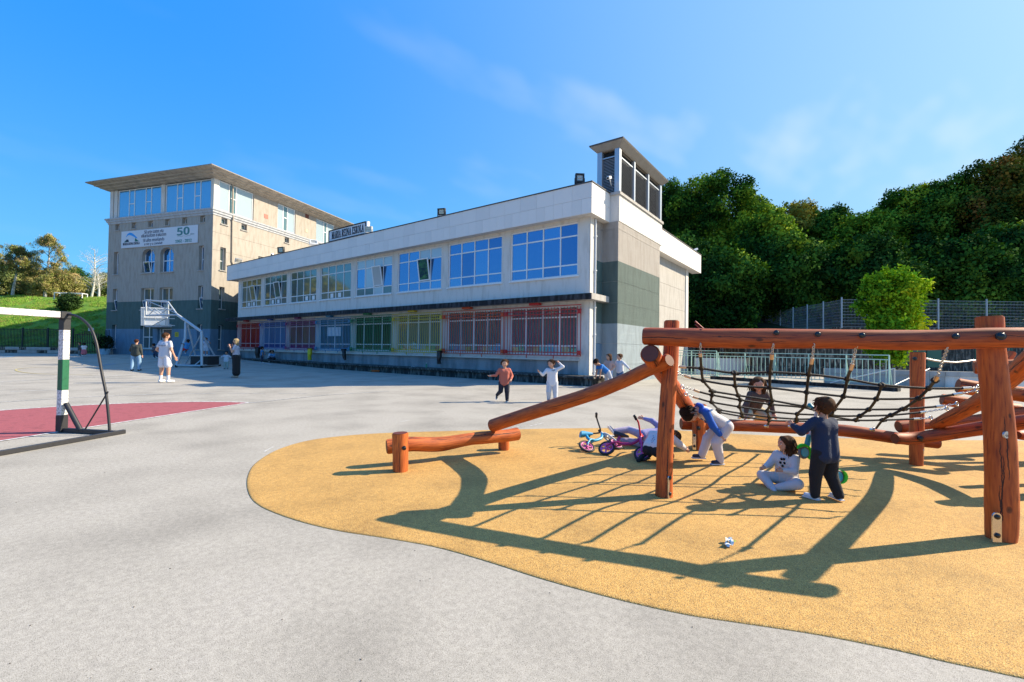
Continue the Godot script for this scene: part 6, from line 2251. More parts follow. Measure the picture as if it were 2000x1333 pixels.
# ---------------------------------------------------------------- people
func sdf(out: MB, bones: Array, cell: float, amp := 0.0, freq := 14.0, cuts := []) -> MB:
	# bones [a, b, ra, rb, k] joined with a smooth minimum, meshed with surface nets
	var lo := Vector3.ONE * 1e9
	var hi := -lo
	for q in bones:
		var r: float = maxf(q[2], q[3]) + cell * 3.0 + amp
		for e in 2:
			lo = lo.min(q[e] - Vector3.ONE * r)
			hi = hi.max(q[e] + Vector3.ONE * r)
	var nx := int((hi.x - lo.x) / cell) + 2
	var ny := int((hi.y - lo.y) / cell) + 2
	var nz := int((hi.z - lo.z) / cell) + 2
	var f := PackedFloat32Array()
	f.resize(nx * ny * nz)
	f.fill(9.0)
	for q in bones:
		var a: Vector3 = q[0]
		var ab: Vector3 = q[1] - a
		var l2: float = maxf(ab.length_squared(), 1e-9)
		var ra: float = q[2]
		var dr: float = q[3] - ra
		var k: float = q[4]
		var m: float = maxf(q[2], q[3]) + cell * 2.5 + amp + k * .3
		var b0: Vector3 = (a.min(q[1]) - Vector3.ONE * m - lo) / cell
		var b1: Vector3 = (a.max(q[1]) + Vector3.ONE * m - lo) / cell
		var x0 := maxi(0, int(b0.x))
		var x1 := mini(nx - 1, int(b1.x) + 1)
		for z in range(maxi(0, int(b0.z)), mini(nz - 1, int(b1.z) + 1) + 1):
			for y in range(maxi(0, int(b0.y)), mini(ny - 1, int(b1.y) + 1) + 1):
				var row := (z * ny + y) * nx
				var py := lo.y + y * cell - a.y
				var pz := lo.z + z * cell - a.z
				var yz := py * ab.y + pz * ab.z
				for x in range(x0, x1 + 1):
					var px := lo.x + x * cell - a.x
					var t := clampf((px * ab.x + yz) / l2, 0.0, 1.0)
					var ex := px - ab.x * t
					var ey := py - ab.y * t
					var ez := pz - ab.z * t
					var d := sqrt(ex * ex + ey * ey + ez * ez) - ra - dr * t
					var o := f[row + x]
					if o > 8.0: f[row + x] = d
					else:
						var h := k - absf(o - d)
						if h > 0.0: f[row + x] = minf(o, d) - h * h / k * .25
						elif d < o: f[row + x] = d
	if amp > 0.0 or cuts.size() > 0:
		for z in nz:
			for y in ny:
				for x in nx:
					var i := (z * ny + y) * nx + x
					if absf(f[i]) < cell * 2.5 + amp or (cuts.size() > 0 and f[i] < 0.0):
						var p := lo + Vector3(x, y, z) * cell
						if amp > 0.0: f[i] -= amp * fold.get_noise_3d(p.x * freq * 8.0, p.y * freq * 5.0, p.z * freq * 8.0)
						for c in cuts: f[i] = maxf(f[i], c[1] - (p - c[0]).length())
	var vi := PackedInt32Array()
	vi.resize(nx * ny * nz)
	vi.fill(-1)
	var base := out.v.size()
	var cells := PackedInt32Array()
	var sx := 1
	var sy := nx
	var sz := nx * ny
	var offs := [0, sx, sy, sx + sy, sz, sx + sz, sy + sz, sx + sy + sz]
	var edges := [[0, 1], [2, 3], [4, 5], [6, 7], [0, 2], [1, 3], [4, 6], [5, 7], [0, 4], [1, 5], [2, 6], [3, 7]]
	var lim := cell * 2.2 + amp
	for z in nz - 1:
		for y in ny - 1:
			var row := (z * ny + y) * nx
			for x in nx - 1:
				var i := row + x
				if absf(f[i]) > lim: continue
				var n := 0
				for o in offs:
					if f[i + o] < 0.0: n += 1
				if n == 0 or n == 8: continue
				var s := Vector3.ZERO
				var c := 0
				for e in edges:
					var va := f[i + offs[e[0]]]
					var vb := f[i + offs[e[1]]]
					if (va < 0.0) != (vb < 0.0):
						var t := va / (va - vb)
						var pa := Vector3(e[0] & 1, (e[0] >> 1) & 1, e[0] >> 2)
						var pb := Vector3(e[1] & 1, (e[1] >> 1) & 1, e[1] >> 2)
						s += pa.lerp(pb, t)
						c += 1
				vi[i] = base + cells.size()
				cells.append(i)
				out.v.append(lo + (Vector3(x, y, z) + s / c) * cell)
				out.n.append(Vector3.ZERO)
				out.t.append(Vector2.ZERO)
	for i in cells:
		for ax in 3:
			var st: int = [sx, sy, sz][ax]
			var u: int = [sy, sz, sx][ax]
			var w: int = [sz, sx, sy][ax]
			if (f[i] < 0.0) == (f[i + st] < 0.0): continue
			if i - u - w < 0: continue
			var a := vi[i]
			var b := vi[i - u]
			var c := vi[i - u - w]
			var d := vi[i - w]
			if b < 0 or c < 0 or d < 0: continue
			var nn := (out.v[b] - out.v[a]).cross(out.v[c] - out.v[a]) + (out.v[c] - out.v[a]).cross(out.v[d] - out.v[a])
			var want := 1.0 if f[i] < 0.0 else -1.0
			var flip := nn[ax] * want < 0.0
			if flip: nn = -nn
			for q in [a, b, c, d]: out.n[q] += nn
			if flip:
				out.tri3(a, c, b); out.tri3(a, d, c)
			else:
				out.tri3(a, b, c); out.tri3(a, c, d)
	for i in range(base, out.v.size()): out.n[i] = out.n[i].normalized()
	return out

func fingers(b: MB, wrist: Vector3, dir: Vector3, side_: Vector3, hand: float, curl: float) -> void:
	# four unequal bent fingers and a thumb on a palm that ends hand * .5 past the wrist
	var pn := dir.cross(side_).normalized()
	var tip := wrist + dir * hand * .48
	for i in 4:
		var o := (i - 1.5) * hand * .115
		var ln: float = hand * [.40, .46, .43, .34][i]
		var p0 := tip + side_ * o - dir * hand * .06
		var d1 := (dir + pn * curl * .4).normalized()
		var d2 := (dir + pn * curl * 1.2).normalized()
		var d3 := (dir * .6 + pn * curl * 1.9).normalized()
		var p1 := p0 + d1 * ln * .45
		var p2 := p1 + d2 * ln * .32
		var p3 := p2 + d3 * ln * .26
		var r := hand * .062
		b.tube([p0, p1, p2, p3], [r, r * .95, r * .85, r * .6], 6)
	var t0 := wrist + dir * hand * .14 + side_ * hand * .20
	var t1 := t0 + (dir * .7 + side_ * .75).normalized() * hand * .20
	var t2 := t1 + (dir + side_ * .2 + pn * curl * .6).normalized() * hand * .18
	b.tube([t0, t1, t2], [hand * .08, hand * .07, hand * .05], 6)

func person(label: String, at: Vector3, H: float, yaw: float, pose: Dictionary, look: Dictionary, group := "") -> Dictionary:
	# pose vectors are (to the person's right, up, forwards); at is the ground below the hips
	var o := thing("person", label, "person", Transform3D(Basis.IDENTITY, at), group)
	var F := Vector3(sin(yaw), 0, cos(yaw))
	var R := F.cross(Vector3.UP)
	var W := func(v: Vector3) -> Vector3: return (R * v.x + Vector3.UP * v.y + F * v.z)
	var ad: bool = look.get("adult", false)
	var fem: bool = look.get("fem", false)
	var cell: float = look.get("cell", .018)
	var g := func(c: float, a: float) -> float: return (a if ad else c) * H
	var hh: float = g.call(.198, .138)
	var td: Vector3 = W.call(pose.get("torso", Vector3(0, 1, 0))).normalized()
	var tw: Vector3 = W.call(pose.get("across", Vector3(1, 0, 0)))
	var tr: Vector3 = (tw - td * tw.dot(td)).normalized()
	var tf := td.cross(tr)
	var pv := Vector3.ZERO
	var nb: Vector3 = td * g.call(.315, .30)
	var sw: float = g.call(.108, .100 if fem else .112)
	var hw: float = g.call(.062, .070 if fem else .060)
	var sh := [nb - td * g.call(.03, .02) + tr * sw, nb - td * g.call(.03, .02) - tr * sw]
	var hr: Vector3 = W.call(pose.get("hip", Vector3(1, 0, 0))).normalized()
	var hp := [hr * hw - td * .01, -hr * hw - td * .01]
	var la: float = g.call(.162, .172)
	var lf: float = g.call(.132, .145)
	var hand: float = g.call(.098, .105)
	var lt: float = g.call(.208, .24)
	var ls: float = g.call(.205, .24)
	var el := []
	var wr := []
	var hd := []
	var kn := []
	var an := []
	for i in 2:
		var s := "r" if i == 0 else "l"
		var d1: Vector3 = W.call(pose.get("ua_" + s, Vector3(.12 if i == 0 else -.12, -1, 0))).normalized()
		var d2: Vector3 = W.call(pose.get("fa_" + s, Vector3(.03 if i == 0 else -.03, -1, .15))).normalized()
		el.append(sh[i] + d1 * la)
		wr.append(el[i] + d2 * lf)
		hd.append(W.call(pose.get("hd_" + s, Vector3.ZERO)).normalized() if pose.has("hd_" + s) else d2)
		var d3: Vector3 = W.call(pose.get("th_" + s, Vector3(.04 if i == 0 else -.04, -1, .02))).normalized()
		var d4: Vector3 = W.call(pose.get("sh_" + s, Vector3(0, -1, -.03))).normalized()
		kn.append(hp[i] + d3 * lt)
		an.append(kn[i] + d4 * ls)
	var ah: float = g.call(.042, .045)
	var low: float = minf(an[0].y, an[1].y) - ah
	var lift: float = pose.get("lift", -low)
	o.position.y += lift
	var hdir: Vector3 = W.call(pose.get("head", Vector3(0, 1, .05))).normalized()
	var fd: Vector3 = W.call(pose.get("face", Vector3(0, 0, 1)))
	fd = (fd - hdir * fd.dot(hdir)).normalized()
	var hs := hdir.cross(fd)
	var hc: Vector3 = nb + hdir * (g.call(.025, .035) + hh * .48)
	var k: float = .016 * H
	# bare body, one surface
	var rU := [g.call(.033, .028), g.call(.027, .023)]
	var rF := [g.call(.027, .0235), g.call(.0195, .0165)]
	var rT := [g.call(.060, .052), g.call(.043, .036)]
	var rS := [g.call(.043, .037), g.call(.026, .022)]
	var rc: float = g.call(.062, .056)
	var chest: Vector3 = nb - td * g.call(.085, .085)
	var bones := [
		[chest + tr * sw * .50, chest - tr * sw * .50, rc, rc, k],
		[nb - td * .03 * H + tr * sw * .85, nb - td * .03 * H - tr * sw * .85, rc * .55, rc * .55, k * 1.5],
		[pv + hr * hw * .75 + td * .02, pv - hr * hw * .75 + td * .02, rc * 1.02, rc * 1.02, k],
		[chest + tr * sw * .35, pv + hr * hw * .5, rc * .95, rc * .95, k], [chest - tr * sw * .35, pv - hr * hw * .5, rc * .95, rc * .95, k],
		[nb - td * .02 * H, hc - hdir * hh * .25, g.call(.036, .034), g.call(.034, .032), k]]
	for i in 2:
		bones.append([sh[i], el[i], rU[0], rU[1], k])
		bones.append([el[i], wr[i], rF[0], rF[1], k * .6])
		bones.append([wr[i], wr[i] + hd[i] * hand * .42, rF[1] * 1.0, rF[1] * 1.12, k * .5])
		bones.append([hp[i], kn[i], rT[0], rT[1], k])
		bones.append([kn[i], an[i], rS[0], rS[1], k * .6])
	var cran: Vector3 = hc + hdir * hh * .10
	var head := [
		[cran - fd * hh * .12, cran + fd * hh * .06, hh * .375, hh * .355, hh * .05],
		[hc - hdir * hh * .10 + fd * hh * .13, hc - hdir * hh * .33 + fd * hh * .20, hh * .27, hh * .13, hh * .12],
		[hc - hdir * hh * .17 + fd * hh * .17 + hs * hh * .13, hc - hdir * hh * .17 + fd * hh * .17 - hs * hh * .13, hh * .165, hh * .165, hh * .1],
		[hc + fd * hh * .375 - hdir * hh * .02, hc + fd * hh * .425 - hdir * hh * .135, hh * .035, hh * .055, hh * .06],
		[hc - hdir * hh * .3, nb, g.call(.036, .034), g.call(.036, .034), k * .5]]
	for sg in [1.0, -1.0]:
		head.append([hc + hs * hh * .365 * sg - hdir * hh * .02 - fd * hh * .05, hc + hs * hh * .375 * sg - hdir * hh * .15 - fd * hh * .02, hh * .065, hh * .045, hh * .02])
	var b := MB.new()
	sdf(b, bones, cell)
	sdf(b, head, minf(cell, look.get("head_cell", cell * .6)))
	for i in 2:
		var sd: Vector3 = (F * (1.0) + R * .01)
		if absf(hd[i].dot(F)) > .7: sd = Vector3.UP
		sd = (sd - hd[i] * sd.dot(hd[i])).normalized()
		fingers(b, wr[i], hd[i], sd * (1.0 if i == 0 else 1.0), hand, pose.get("curl", .5) * (1.0 if i == 0 else -1.0))
	obj("body", b, look.get("skin", M.skin), o)
	# face
	if look.get("features", true):
		for sg in [1.0, -1.0]:
			var ec: Vector3 = hc + fd * hh * .352 + hs * hh * .155 * sg - hdir * hh * .005
			var e := MB.new()
			e.ball(ec, Vector3.ONE * hh * .050, 8, 6)
			var eo := obj("eye", e, M.eye_white, o)
			var ir := MB.new()
			ir.ball(ec + fd * hh * .026, Vector3.ONE * hh * .034, 8, 6)
			obj("iris", ir, M.eye, eo)
			var br := MB.new()
			br.tube([ec + hdir * hh * .085 - hs * hh * .07 * sg + fd * hh * .035, ec + hdir * hh * .10 + fd * hh * .03, ec + hdir * hh * .075 + hs * hh * .08 * sg - fd * hh * .005], [hh * .012, hh * .016, hh * .008], 5)
			obj("eyebrow", br, look.get("hair_mat", M.eye), o)
		var mo := MB.new()
		mo.ball(hc + fd * hh * .352 - hdir * hh * .255, Vector3(hh * .085, hh * .022, hh * .03), 8, 6, Basis(hs, hdir, hs.cross(hdir)))
		obj("mouth", mo, M.lip, o)
	# hair
	var style: String = look.get("hair", "short")
	if style != "none":
		var hm: Material = look.get("hair_mat", M.eye)
		var hb := [
			[cran - fd * hh * .13, cran + fd * hh * .03, hh * .405, hh * .385, hh * .05],
			[cran - fd * hh * .20 - hdir * hh * .12, cran - fd * hh * .16 - hdir * hh * .30, hh * .30, hh * .20, hh * .08]]
		for sg in [1.0, -1.0]:
			hb.append([cran + hs * hh * .20 * sg + fd * hh * .12 + hdir * hh * .17, cran + hs * hh * .30 * sg - fd * hh * .02 - hdir * hh * .06, hh * .16, hh * .12, hh * .06])
		if style == "long":
			for sg in [1.0, -1.0]:
				hb.append([cran + hs * hh * .26 * sg - fd * hh * .05, hc + hs * hh * .34 * sg - hdir * hh * .45 - fd * hh * .03, hh * .17, hh * .12, hh * .07])
				hb.append([hc + hs * hh * .34 * sg - hdir * hh * .42 - fd * hh * .06, hc + hs * hh * .33 * sg - hdir * hh * (.82 + .08 * sg) - fd * hh * .10, hh * .13, hh * .05, hh * .06])
				hb.append([hc + hs * hh * .14 * sg - hdir * hh * .3 - fd * hh * .28, hc + hs * hh * .2 * sg - hdir * hh * .86 - fd * hh * .26, hh * .20, hh * .07, hh * .08])
			hb.append([cran - fd * hh * .24, hc - hdir * hh * .70 - fd * hh * .30, hh * .27, hh * .16, hh * .08])
		if style == "bun":
			hb.append([cran - fd * hh * .42 + hdir * hh * .12, cran - fd * hh * .50 + hdir * hh * .14, hh * .13, hh * .12, hh * .04])
		var h := MB.new()
		var hcell: float = minf(cell, look.get("head_cell", cell * .6))
		sdf(h, hb, hcell, hh * .022, 40.0 / maxf(H, .8), [[hc + fd * hh * .52 - hdir * hh * .26, hh * .505]])
		if hcell < .0075:
			# loose locks over the mass of hair
			var lr := RandomNumberGenerator.new()
			lr.seed = int(H * 1000.0) + label.length()
			var longh := style == "long"
			for i in (120 if longh else 190):
				var u := Vector3(lr.randfn(), lr.randfn() * .8 + .35, lr.randfn()).normalized()
				var wv: Vector3 = hs * u.x + hdir * u.y + fd * (u.z - .25)
				if wv.dot(fd) > .45 and wv.dot(hdir) < .55: continue
				var p0: Vector3 = cran - fd * hh * .05 + wv.normalized() * hh * .405
				var dn: Vector3 = (-hdir + wv * .25 + hs * lr.randfn() * .25 - fd * .12).normalized()
				if not longh: dn = (dn * .5 + wv.normalized() * .16 + fd * .22 + hs * lr.randfn() * .35).normalized()
				var ln: float = hh * (lr.randf_range(.5, 1.0) if longh else lr.randf_range(.14, .26))
				var sw2: Vector3 = hs * lr.randfn() * hh * .05
				var mid := p0 + (dn + wv.normalized() * .22).normalized() * ln * .35
				var end2 := p0 + dn * ln + sw2 - wv.normalized() * ln * .06
				var r0 := hh * lr.randf_range(.016, .034)
				h.tube([p0 - wv.normalized() * hh * .03, mid, mid.lerp(end2, .55) + sw2 * .6, end2], [r0, r0, r0 * .75, r0 * .2], 5, false)
		obj("hair", h, hm, o)
	# clothes
	var loose: float = look.get("loose", .014)
	var slv: String = look.get("sleeve", "long")
	var tb := [
		[chest + tr * sw * .5, chest - tr * sw * .5, rc + loose, rc + loose, k],
		[nb - td * .035 * H + tr * sw * .78, nb - td * .035 * H - tr * sw * .78, rc * .56 + loose * .55, rc * .56 + loose * .55, k * 1.5]]
	var hem: Vector3 = pv - td * look.get("hem", .0)
	for sg in [1.0, -1.0]:
		tb.append([chest + tr * sw * .4 * sg, hem + hr * hw * .7 * sg, rc + loose, rc + loose * 1.7, k])
	for i in 2:
		var cuff: Vector3 = el[i] if slv == "long" else sh[i].lerp(el[i], .55)
		if slv != "none": tb.append([sh[i], cuff, rU[0] + loose * (.9 if slv == "long" else .45), (rU[1] if slv == "long" else rU[0]) + loose * (.9 if slv == "long" else .5), k])
		if slv == "long":
			tb.append([el[i], el[i].lerp(wr[i], .90), rU[1] + loose * .8, rF[1] + loose * .55, k * .6])
	if look.get("hood", false):
		tb.append([nb + tr * sw * .35 - tf * rc * .55 + td * .02, nb - tr * sw * .35 - tf * rc * .55 + td * .02, rc * .42, rc * .42, k])
		for sg in [1.0, -1.0]: tb.append([nb + tr * sw * .42 * sg - tf * rc * .3, nb + tr * sw * .2 * sg + tf * rc * .45, rc * .26, rc * .2, k])
	var wrinkle: float = look.get("wrinkle", .009)
	var top: Material = look.top
	if look.has("top2"):
		# a second colour for the hood, shoulders and sleeves
		var main := [tb[0], tb[2], tb[3]]
		var rest := [tb[1]] + tb.slice(4)
		for q in rest: q[2] += .004; q[3] += .004
		obj("top", sdf(MB.new(), main, cell, wrinkle), top, o)
		obj("sleeves", sdf(MB.new(), rest, cell, wrinkle), look.top2, o)
	else:
		obj("top", sdf(MB.new(), tb, cell, wrinkle), top, o)
	var bot: String = look.get("bottom", "long")
	var lb := [[pv + hr * hw * .75 + td * .015, pv - hr * hw * .75 + td * .015, rc * 1.02 + .008, rc * 1.02 + .008, k]]
	var ll: float = look.get("leg_loose", .012)
	for i in 2:
		if bot == "long":
			lb.append([hp[i], kn[i], rT[0] + ll, rT[1] + ll * 1.1, k])
			lb.append([kn[i], an[i] + (kn[i] - an[i]) * .02, rS[0] + ll, rS[1] + ll * 1.1, k * .6])
		elif bot == "short":
			lb.append([hp[i] - td * .02, hp[i].lerp(kn[i], look.get("short_to", .72)), rT[0] + ll * .5, rT[0] * .92 + ll, k * .35])
		else:
			var e: Vector3 = hp[i].lerp(an[i], look.get("skirt", .85))
			lb.append([hp[i], e, rT[0] + ll * 1.5, rT[0] + ll * look.get("flare", 2.5), k * 3.0])
			lb.append([hp[i].lerp(hp[1 - i], .5), e.lerp(hp[1 - i].lerp(an[1 - i], look.get("skirt", .85)), .5), rT[0] + ll * 1.4, rT[0] + ll * look.get("flare", 2.5), k * 3.0])
	obj("skirt" if bot == "skirt" else ("shorts" if bot == "short" else "trousers"), sdf(MB.new(), lb, cell, wrinkle * .9, 11.0), look.bot, o)
	for i in 2:
		var s := "r" if i == 0 else "l"
		var ft: Vector3 = W.call(pose.get("ft_" + s, Vector3(.1 if i == 0 else -.1, 0, 1))).normalized()
		var down: Vector3 = W.call(pose.get("dn_" + s, Vector3(0, -1, 0))).normalized()
		down = (down - ft * down.dot(ft)).normalized()
		var ac: Vector3 = an[i] + down * ah * .30
		var r: float = ah * .62
		var sx := ft.cross(down).normalized() * r * .34
		var fb := [[ac - ft * r * .45, ac + ft * H * (.085 if not ad else .088), r, r * .80, .008], [ac - ft * r * .3 + sx, ac + ft * H * .08 + sx, r * .8, r * .68, .008], [ac - ft * r * .3 - sx, ac + ft * H * .08 - sx, r * .8, r * .68, .008]]
		if not look.get("bare_ankle", false): fb.append([an[i], an[i] + (kn[i] - an[i]).normalized() * ah * .5, rS[1] * 1.08, rS[1] * 1.08, .008])
		var so := obj("shoe", sdf(MB.new(), fb, minf(cell, .014)), look.get("shoe", M.dark), o)
		if look.has("sole"):
			var sl := MB.new()
			var c := ac + down * r * .80 + ft * H * .035
			sl.cbox(c, Vector3(r * 2.05, ah * .34, H * .155), ah * .12, Basis(ft.cross(down).normalized() * -1.0, -down, ft))
			obj("sole", sl, look.sole, so)
		if look.has("sock"):
			var sk := MB.new()
			sk.tube([an[i] + (kn[i] - an[i]) * .02, an[i].lerp(kn[i], look.get("sock_up", .3))], [rS[1] * 1.08, lerpf(rS[1], rS[0], look.get("sock_up", .3)) * 1.08], 12)
			obj("sock", sk, look.sock, o)
	var res := {"o": o, "at": o.position, "wr": wr, "hd": hd, "hc": hc, "hh": hh, "fd": fd, "hs": hs, "hdir": hdir, "chest": chest, "tf": tf, "tr": tr, "td": td, "rc": rc, "hand": hand}
	return res

func build_people() -> void:
	var V := func(x: float, y: float, z: float) -> Vector3: return Vector3(x, y, z)
	var brown := hairmat(.085, .040, .020)
	var dark := hairmat(.026, .015, .011)
	var red := hairmat(.070, .026, .014)
	var blond := hairmat(.42, .31, .17)
	var white := mat(lin(.72, .71, .72), .7)
	# boy bending down, blue hood and sleeves
	var P := Vector3(2.645, 0.448, -5.62)
	var p := person("boy bending forward beside the front timber post, white top with bright blue hood and sleeves", V.call(P.x, .010, P.z), 1.12, -PI * .5,
		{"torso": V.call(.0, .56, .83), "head": V.call(.05, -.42, .86), "face": V.call(-.12, -.86, -.42), "ua_l": V.call(-.08, -.90, -.42), "fa_l": V.call(-.02, -.76, -.62), "ua_r": V.call(.1, -.6, -.72), "fa_r": V.call(.05, -.5, -.82), "th_r": V.call(.12, -.75, .64), "sh_r": V.call(.06, -.92, .30), "th_l": V.call(-.10, -.82, .56), "sh_l": V.call(0, -.97, -.22), "ft_l": V.call(-.1, 0, 1), "ft_r": V.call(.1, 0, 1), "curl": .7},
		{"cell": .011, "head_cell": .0055, "top": cloth(.66, .63, .62), "top2": cloth(.012, .10, .48), "hood": true, "bot": cloth(.56, .53, .56), "leg_loose": .016, "shoe": mat(lin(.012, .02, .05), .6), "sole": white, "hair_mat": dark, "loose": .012})
	var lg := MB.new()
	for q in [[.02, .03], [.055, .025], [-.02, .02], [.0, -.02], [.09, .01]]:
		lg.box(V.call(.0, .0, .0) + p.chest + p.tf * (p.rc + .02) + p.td * (q[0] - .08) - p.tr * (q[1]) * 2.0, Vector3(.035, .02, .012), Basis(p.tr, p.td, p.tf))
	obj("chest_print", lg, mat(lin(.05, .09, .30), .8), p.o)
	# girl leaning on the lower log
	P = Vector3(3.617, 0.415, -6.8)
	p = person("girl in a brown sweater and cream trousers kneeling on the log behind the rope net", V.call(P.x, 0, P.z), 1.06, .10,
		{"torso": V.call(.02, .80, .58), "head": V.call(.12, .96, .16), "face": V.call(.50, -.22, .85), "ua_r": V.call(.42, -.88, .10), "fa_r": V.call(.10, -.98, .12), "ua_l": V.call(-.42, -.86, .16), "fa_l": V.call(-.14, -.96, .22), "th_r": V.call(.42, -.22, .86), "sh_r": V.call(-.2, -.22, -.95), "th_l": V.call(-.36, -.30, .86), "sh_l": V.call(.1, -.35, -.9), "ft_r": V.call(0, -.6, -.8), "ft_l": V.call(0, -.6, -.8), "dn_r": V.call(0, .6, -.6), "dn_l": V.call(0, .6, -.6), "lift": .535, "curl": .6},
		{"cell": .012, "head_cell": .0058, "top": cloth(.085, .058, .048), "bot": cloth(.55, .44, .27), "leg_loose": .018, "hair": "long", "hair_mat": brown, "loose": .016, "shoe": white, "fem": true})
	# seated girl
	P = Vector3(2.857, 0, -4.669)
	p = person("girl in a pale grey tracksuit sitting cross legged on the yellow surface looking left", V.call(P.x, .010, P.z), .86, -1.02,
		{"torso": V.call(-.04, 1.0, .10), "head": V.call(.0, 1, .02), "face": V.call(.60, .06, .80), "ua_r": V.call(.22, -.72, .62), "fa_r": V.call(-.10, -.12, .95), "ua_l": V.call(-.16, -.84, .50), "fa_l": V.call(.62, .05, .72), "th_r": V.call(.70, .16, .70), "sh_r": V.call(-.78, -.42, .48), "th_l": V.call(-.66, .14, .72), "sh_l": V.call(.86, -.36, .34), "ft_r": V.call(-.8, -.1, .55), "ft_l": V.call(.85, -.1, .3), "dn_r": V.call(0, -1, .2), "dn_l": V.call(0, -1, .2), "lift": .075, "curl": .7},
		{"cell": .010, "head_cell": .005, "top": cloth(.60, .57, .56), "bot": cloth(.54, .52, .53), "leg_loose": .014, "hair": "long", "hair_mat": brown, "loose": .014, "shoe": cloth(.56, .55, .58), "fem": true})
	var pr := MB.new()
	for q in [[.0, .0], [.02, .03], [-.02, .035], [.01, .07], [-.015, .075]]: pr.ball(p.chest + p.tf * (p.rc + .017) + p.tr * q[0] + p.td * (q[1] - .04), Vector3(.013, .014, .006), 6, 4, Basis(p.tr, p.td, p.tf))
	obj("chest_print", pr, mat(lin(.38, .37, .38), .8), p.o)
	# boy in navy seen from behind
	P = Vector3(2.975, 0, -4.268)
	p = person("small boy in a navy top and black trousers seen from behind carrying a scooter", V.call(P.x, .010, P.z), .98, -2.88,
		{"torso": V.call(.07, 1.0, .10), "head": V.call(.10, 1, .06), "face": V.call(.22, -.1, 1), "ua_l": V.call(-.72, -.62, .22), "fa_l": V.call(.20, .30, .92), "ua_r": V.call(.42, -.80, .36), "fa_r": V.call(-.35, .05, .92), "th_l": V.call(-.10, -.98, .12), "sh_l": V.call(-.04, -1, -.02), "th_r": V.call(.06, -.97, .02), "sh_r": V.call(.12, -.95, -.34), "ft_l": V.call(-.25, 0, .95), "ft_r": V.call(.15, 0, 1), "curl": .9},
		{"cell": .010, "head_cell": .005, "top": cloth(.012, .024, .060), "bot": cloth(.010, .010, .012), "leg_loose": .015, "hair_mat": brown, "loose": .015, "hem": .03, "shoe": white, "sole": mat(lin(.65, .6, .58), .7)})
	# child lying by the bikes
	P = Vector3(1.762, 0, -5.584)
	p = person("child in a white spotted top and black trousers crouching behind the front post", V.call(P.x, .010, P.z), 1.04, 2.36,
		{"torso": V.call(-.10, .50, .85), "head": V.call(.25, -.28, .9), "face": V.call(0, -.9, -.3), "ua_r": V.call(.5, -.6, .6), "fa_r": V.call(.2, -.5, .8), "ua_l": V.call(-.5, -.6, .5), "fa_l": V.call(-.2, -.5, .8), "th_r": V.call(.30, -.32, .88), "sh_r": V.call(0, -.20, -.95), "th_l": V.call(-.34, -.32, .88), "sh_l": V.call(0, -.20, -.95), "ft_r": V.call(0, -.3, -.9), "ft_l": V.call(0, -.3, -.9), "dn_r": V.call(0, .8, -.3), "dn_l": V.call(0, .8, -.3), "lift": .155, "curl": .6},
		{"cell": .011, "head_cell": .006, "top": cloth(.64, .61, .62), "bot": cloth(.012, .011, .014), "hair_mat": brown, "hem": -.05, "loose": .020, "leg_loose": .008, "shoe": M.dark, "fem": true})
	var back_of: Dictionary = p
	P = Vector3(1.902, 0, -6.449)
	p = person("child in lilac clothes lying behind the crouching one, grey shoes to the left", V.call(P.x, .010, P.z), 1.06, PI,
		{"torso": V.call(.95, .10, .20), "across": V.call(.1, -1, .05), "hip": V.call(.1, -1, .05), "head": V.call(.95, .0, .10), "face": V.call(-.1, .1, 1), "ua_r": V.call(.4, -.25, .8), "fa_r": V.call(.2, .0, .95), "ua_l": V.call(-.55, .45, .35), "fa_l": V.call(-.6, .1, .6), "th_r": V.call(-.66, .02, .62), "sh_r": V.call(-.98, -.02, .06), "th_l": V.call(-.60, .16, .66), "sh_l": V.call(-.98, -.10, -.06), "ft_r": V.call(-.5, .6, .5), "ft_l": V.call(-.5, .6, .5), "dn_r": V.call(-1, 0, 0), "dn_l": V.call(-1, 0, 0), "lift": .120, "curl": .6},
		{"cell": .012, "head_cell": .008, "top": cloth(.26, .25, .46), "bot": cloth(.40, .34, .44), "hair_mat": brown, "loose": .016, "leg_loose": .008, "shoe": mat(lin(.30, .29, .30), .8), "sole": white})
	p = back_of
	var dots := MB.new()
	for i in 26:
		var a := .5 + (i * 37 % 100) / 100.0 * 2.1
		var f := (i * 61 % 100) / 100.0
		var dd: Vector3 = -p.tf * sin(a) - p.tr * cos(a)
		dots.ball(p.td * (.03 + .22 * f) * 1.0 + dd * (p.rc + .030), Vector3.ONE * .006, 5, 4)
	obj("spots", dots, mat(lin(.10, .11, .22), .8), p.o)
	# two children running in the middle of the yard
	P = Vector3(-0.195, 0, -11.86)
	p = person("boy in an orange sweatshirt and dark trousers running towards the view", V.call(P.x, 0, P.z), 1.13, .12,
		{"torso": V.call(-.02, 1, .06), "head": V.call(0, 1, .05), "face": V.call(.12, -.08, 1), "ua_r": V.call(.55, -.78, .1), "fa_r": V.call(.92, -.05, .35), "ua_l": V.call(-.40, -.85, -.15), "fa_l": V.call(.25, -.55, .72), "th_r": V.call(.08, -.96, .10), "sh_r": V.call(.32, -.50, -.80), "th_l": V.call(-.03, -.98, .12), "sh_l": V.call(-.03, -.98, -.08), "ft_r": V.call(.1, -.75, .6), "dn_r": V.call(.1, -.6, -.7), "curl": .5},
		{"cell": .014, "head_cell": .007, "top": cloth(.46, .125, .085), "bot": cloth(.016, .017, .030), "leg_loose": .014, "hair_mat": brown, "loose": .015, "hem": .03, "shoe": mat(lin(.03, .03, .04), .6), "sole": white})
	P = Vector3(1.075, 0, -11.88)
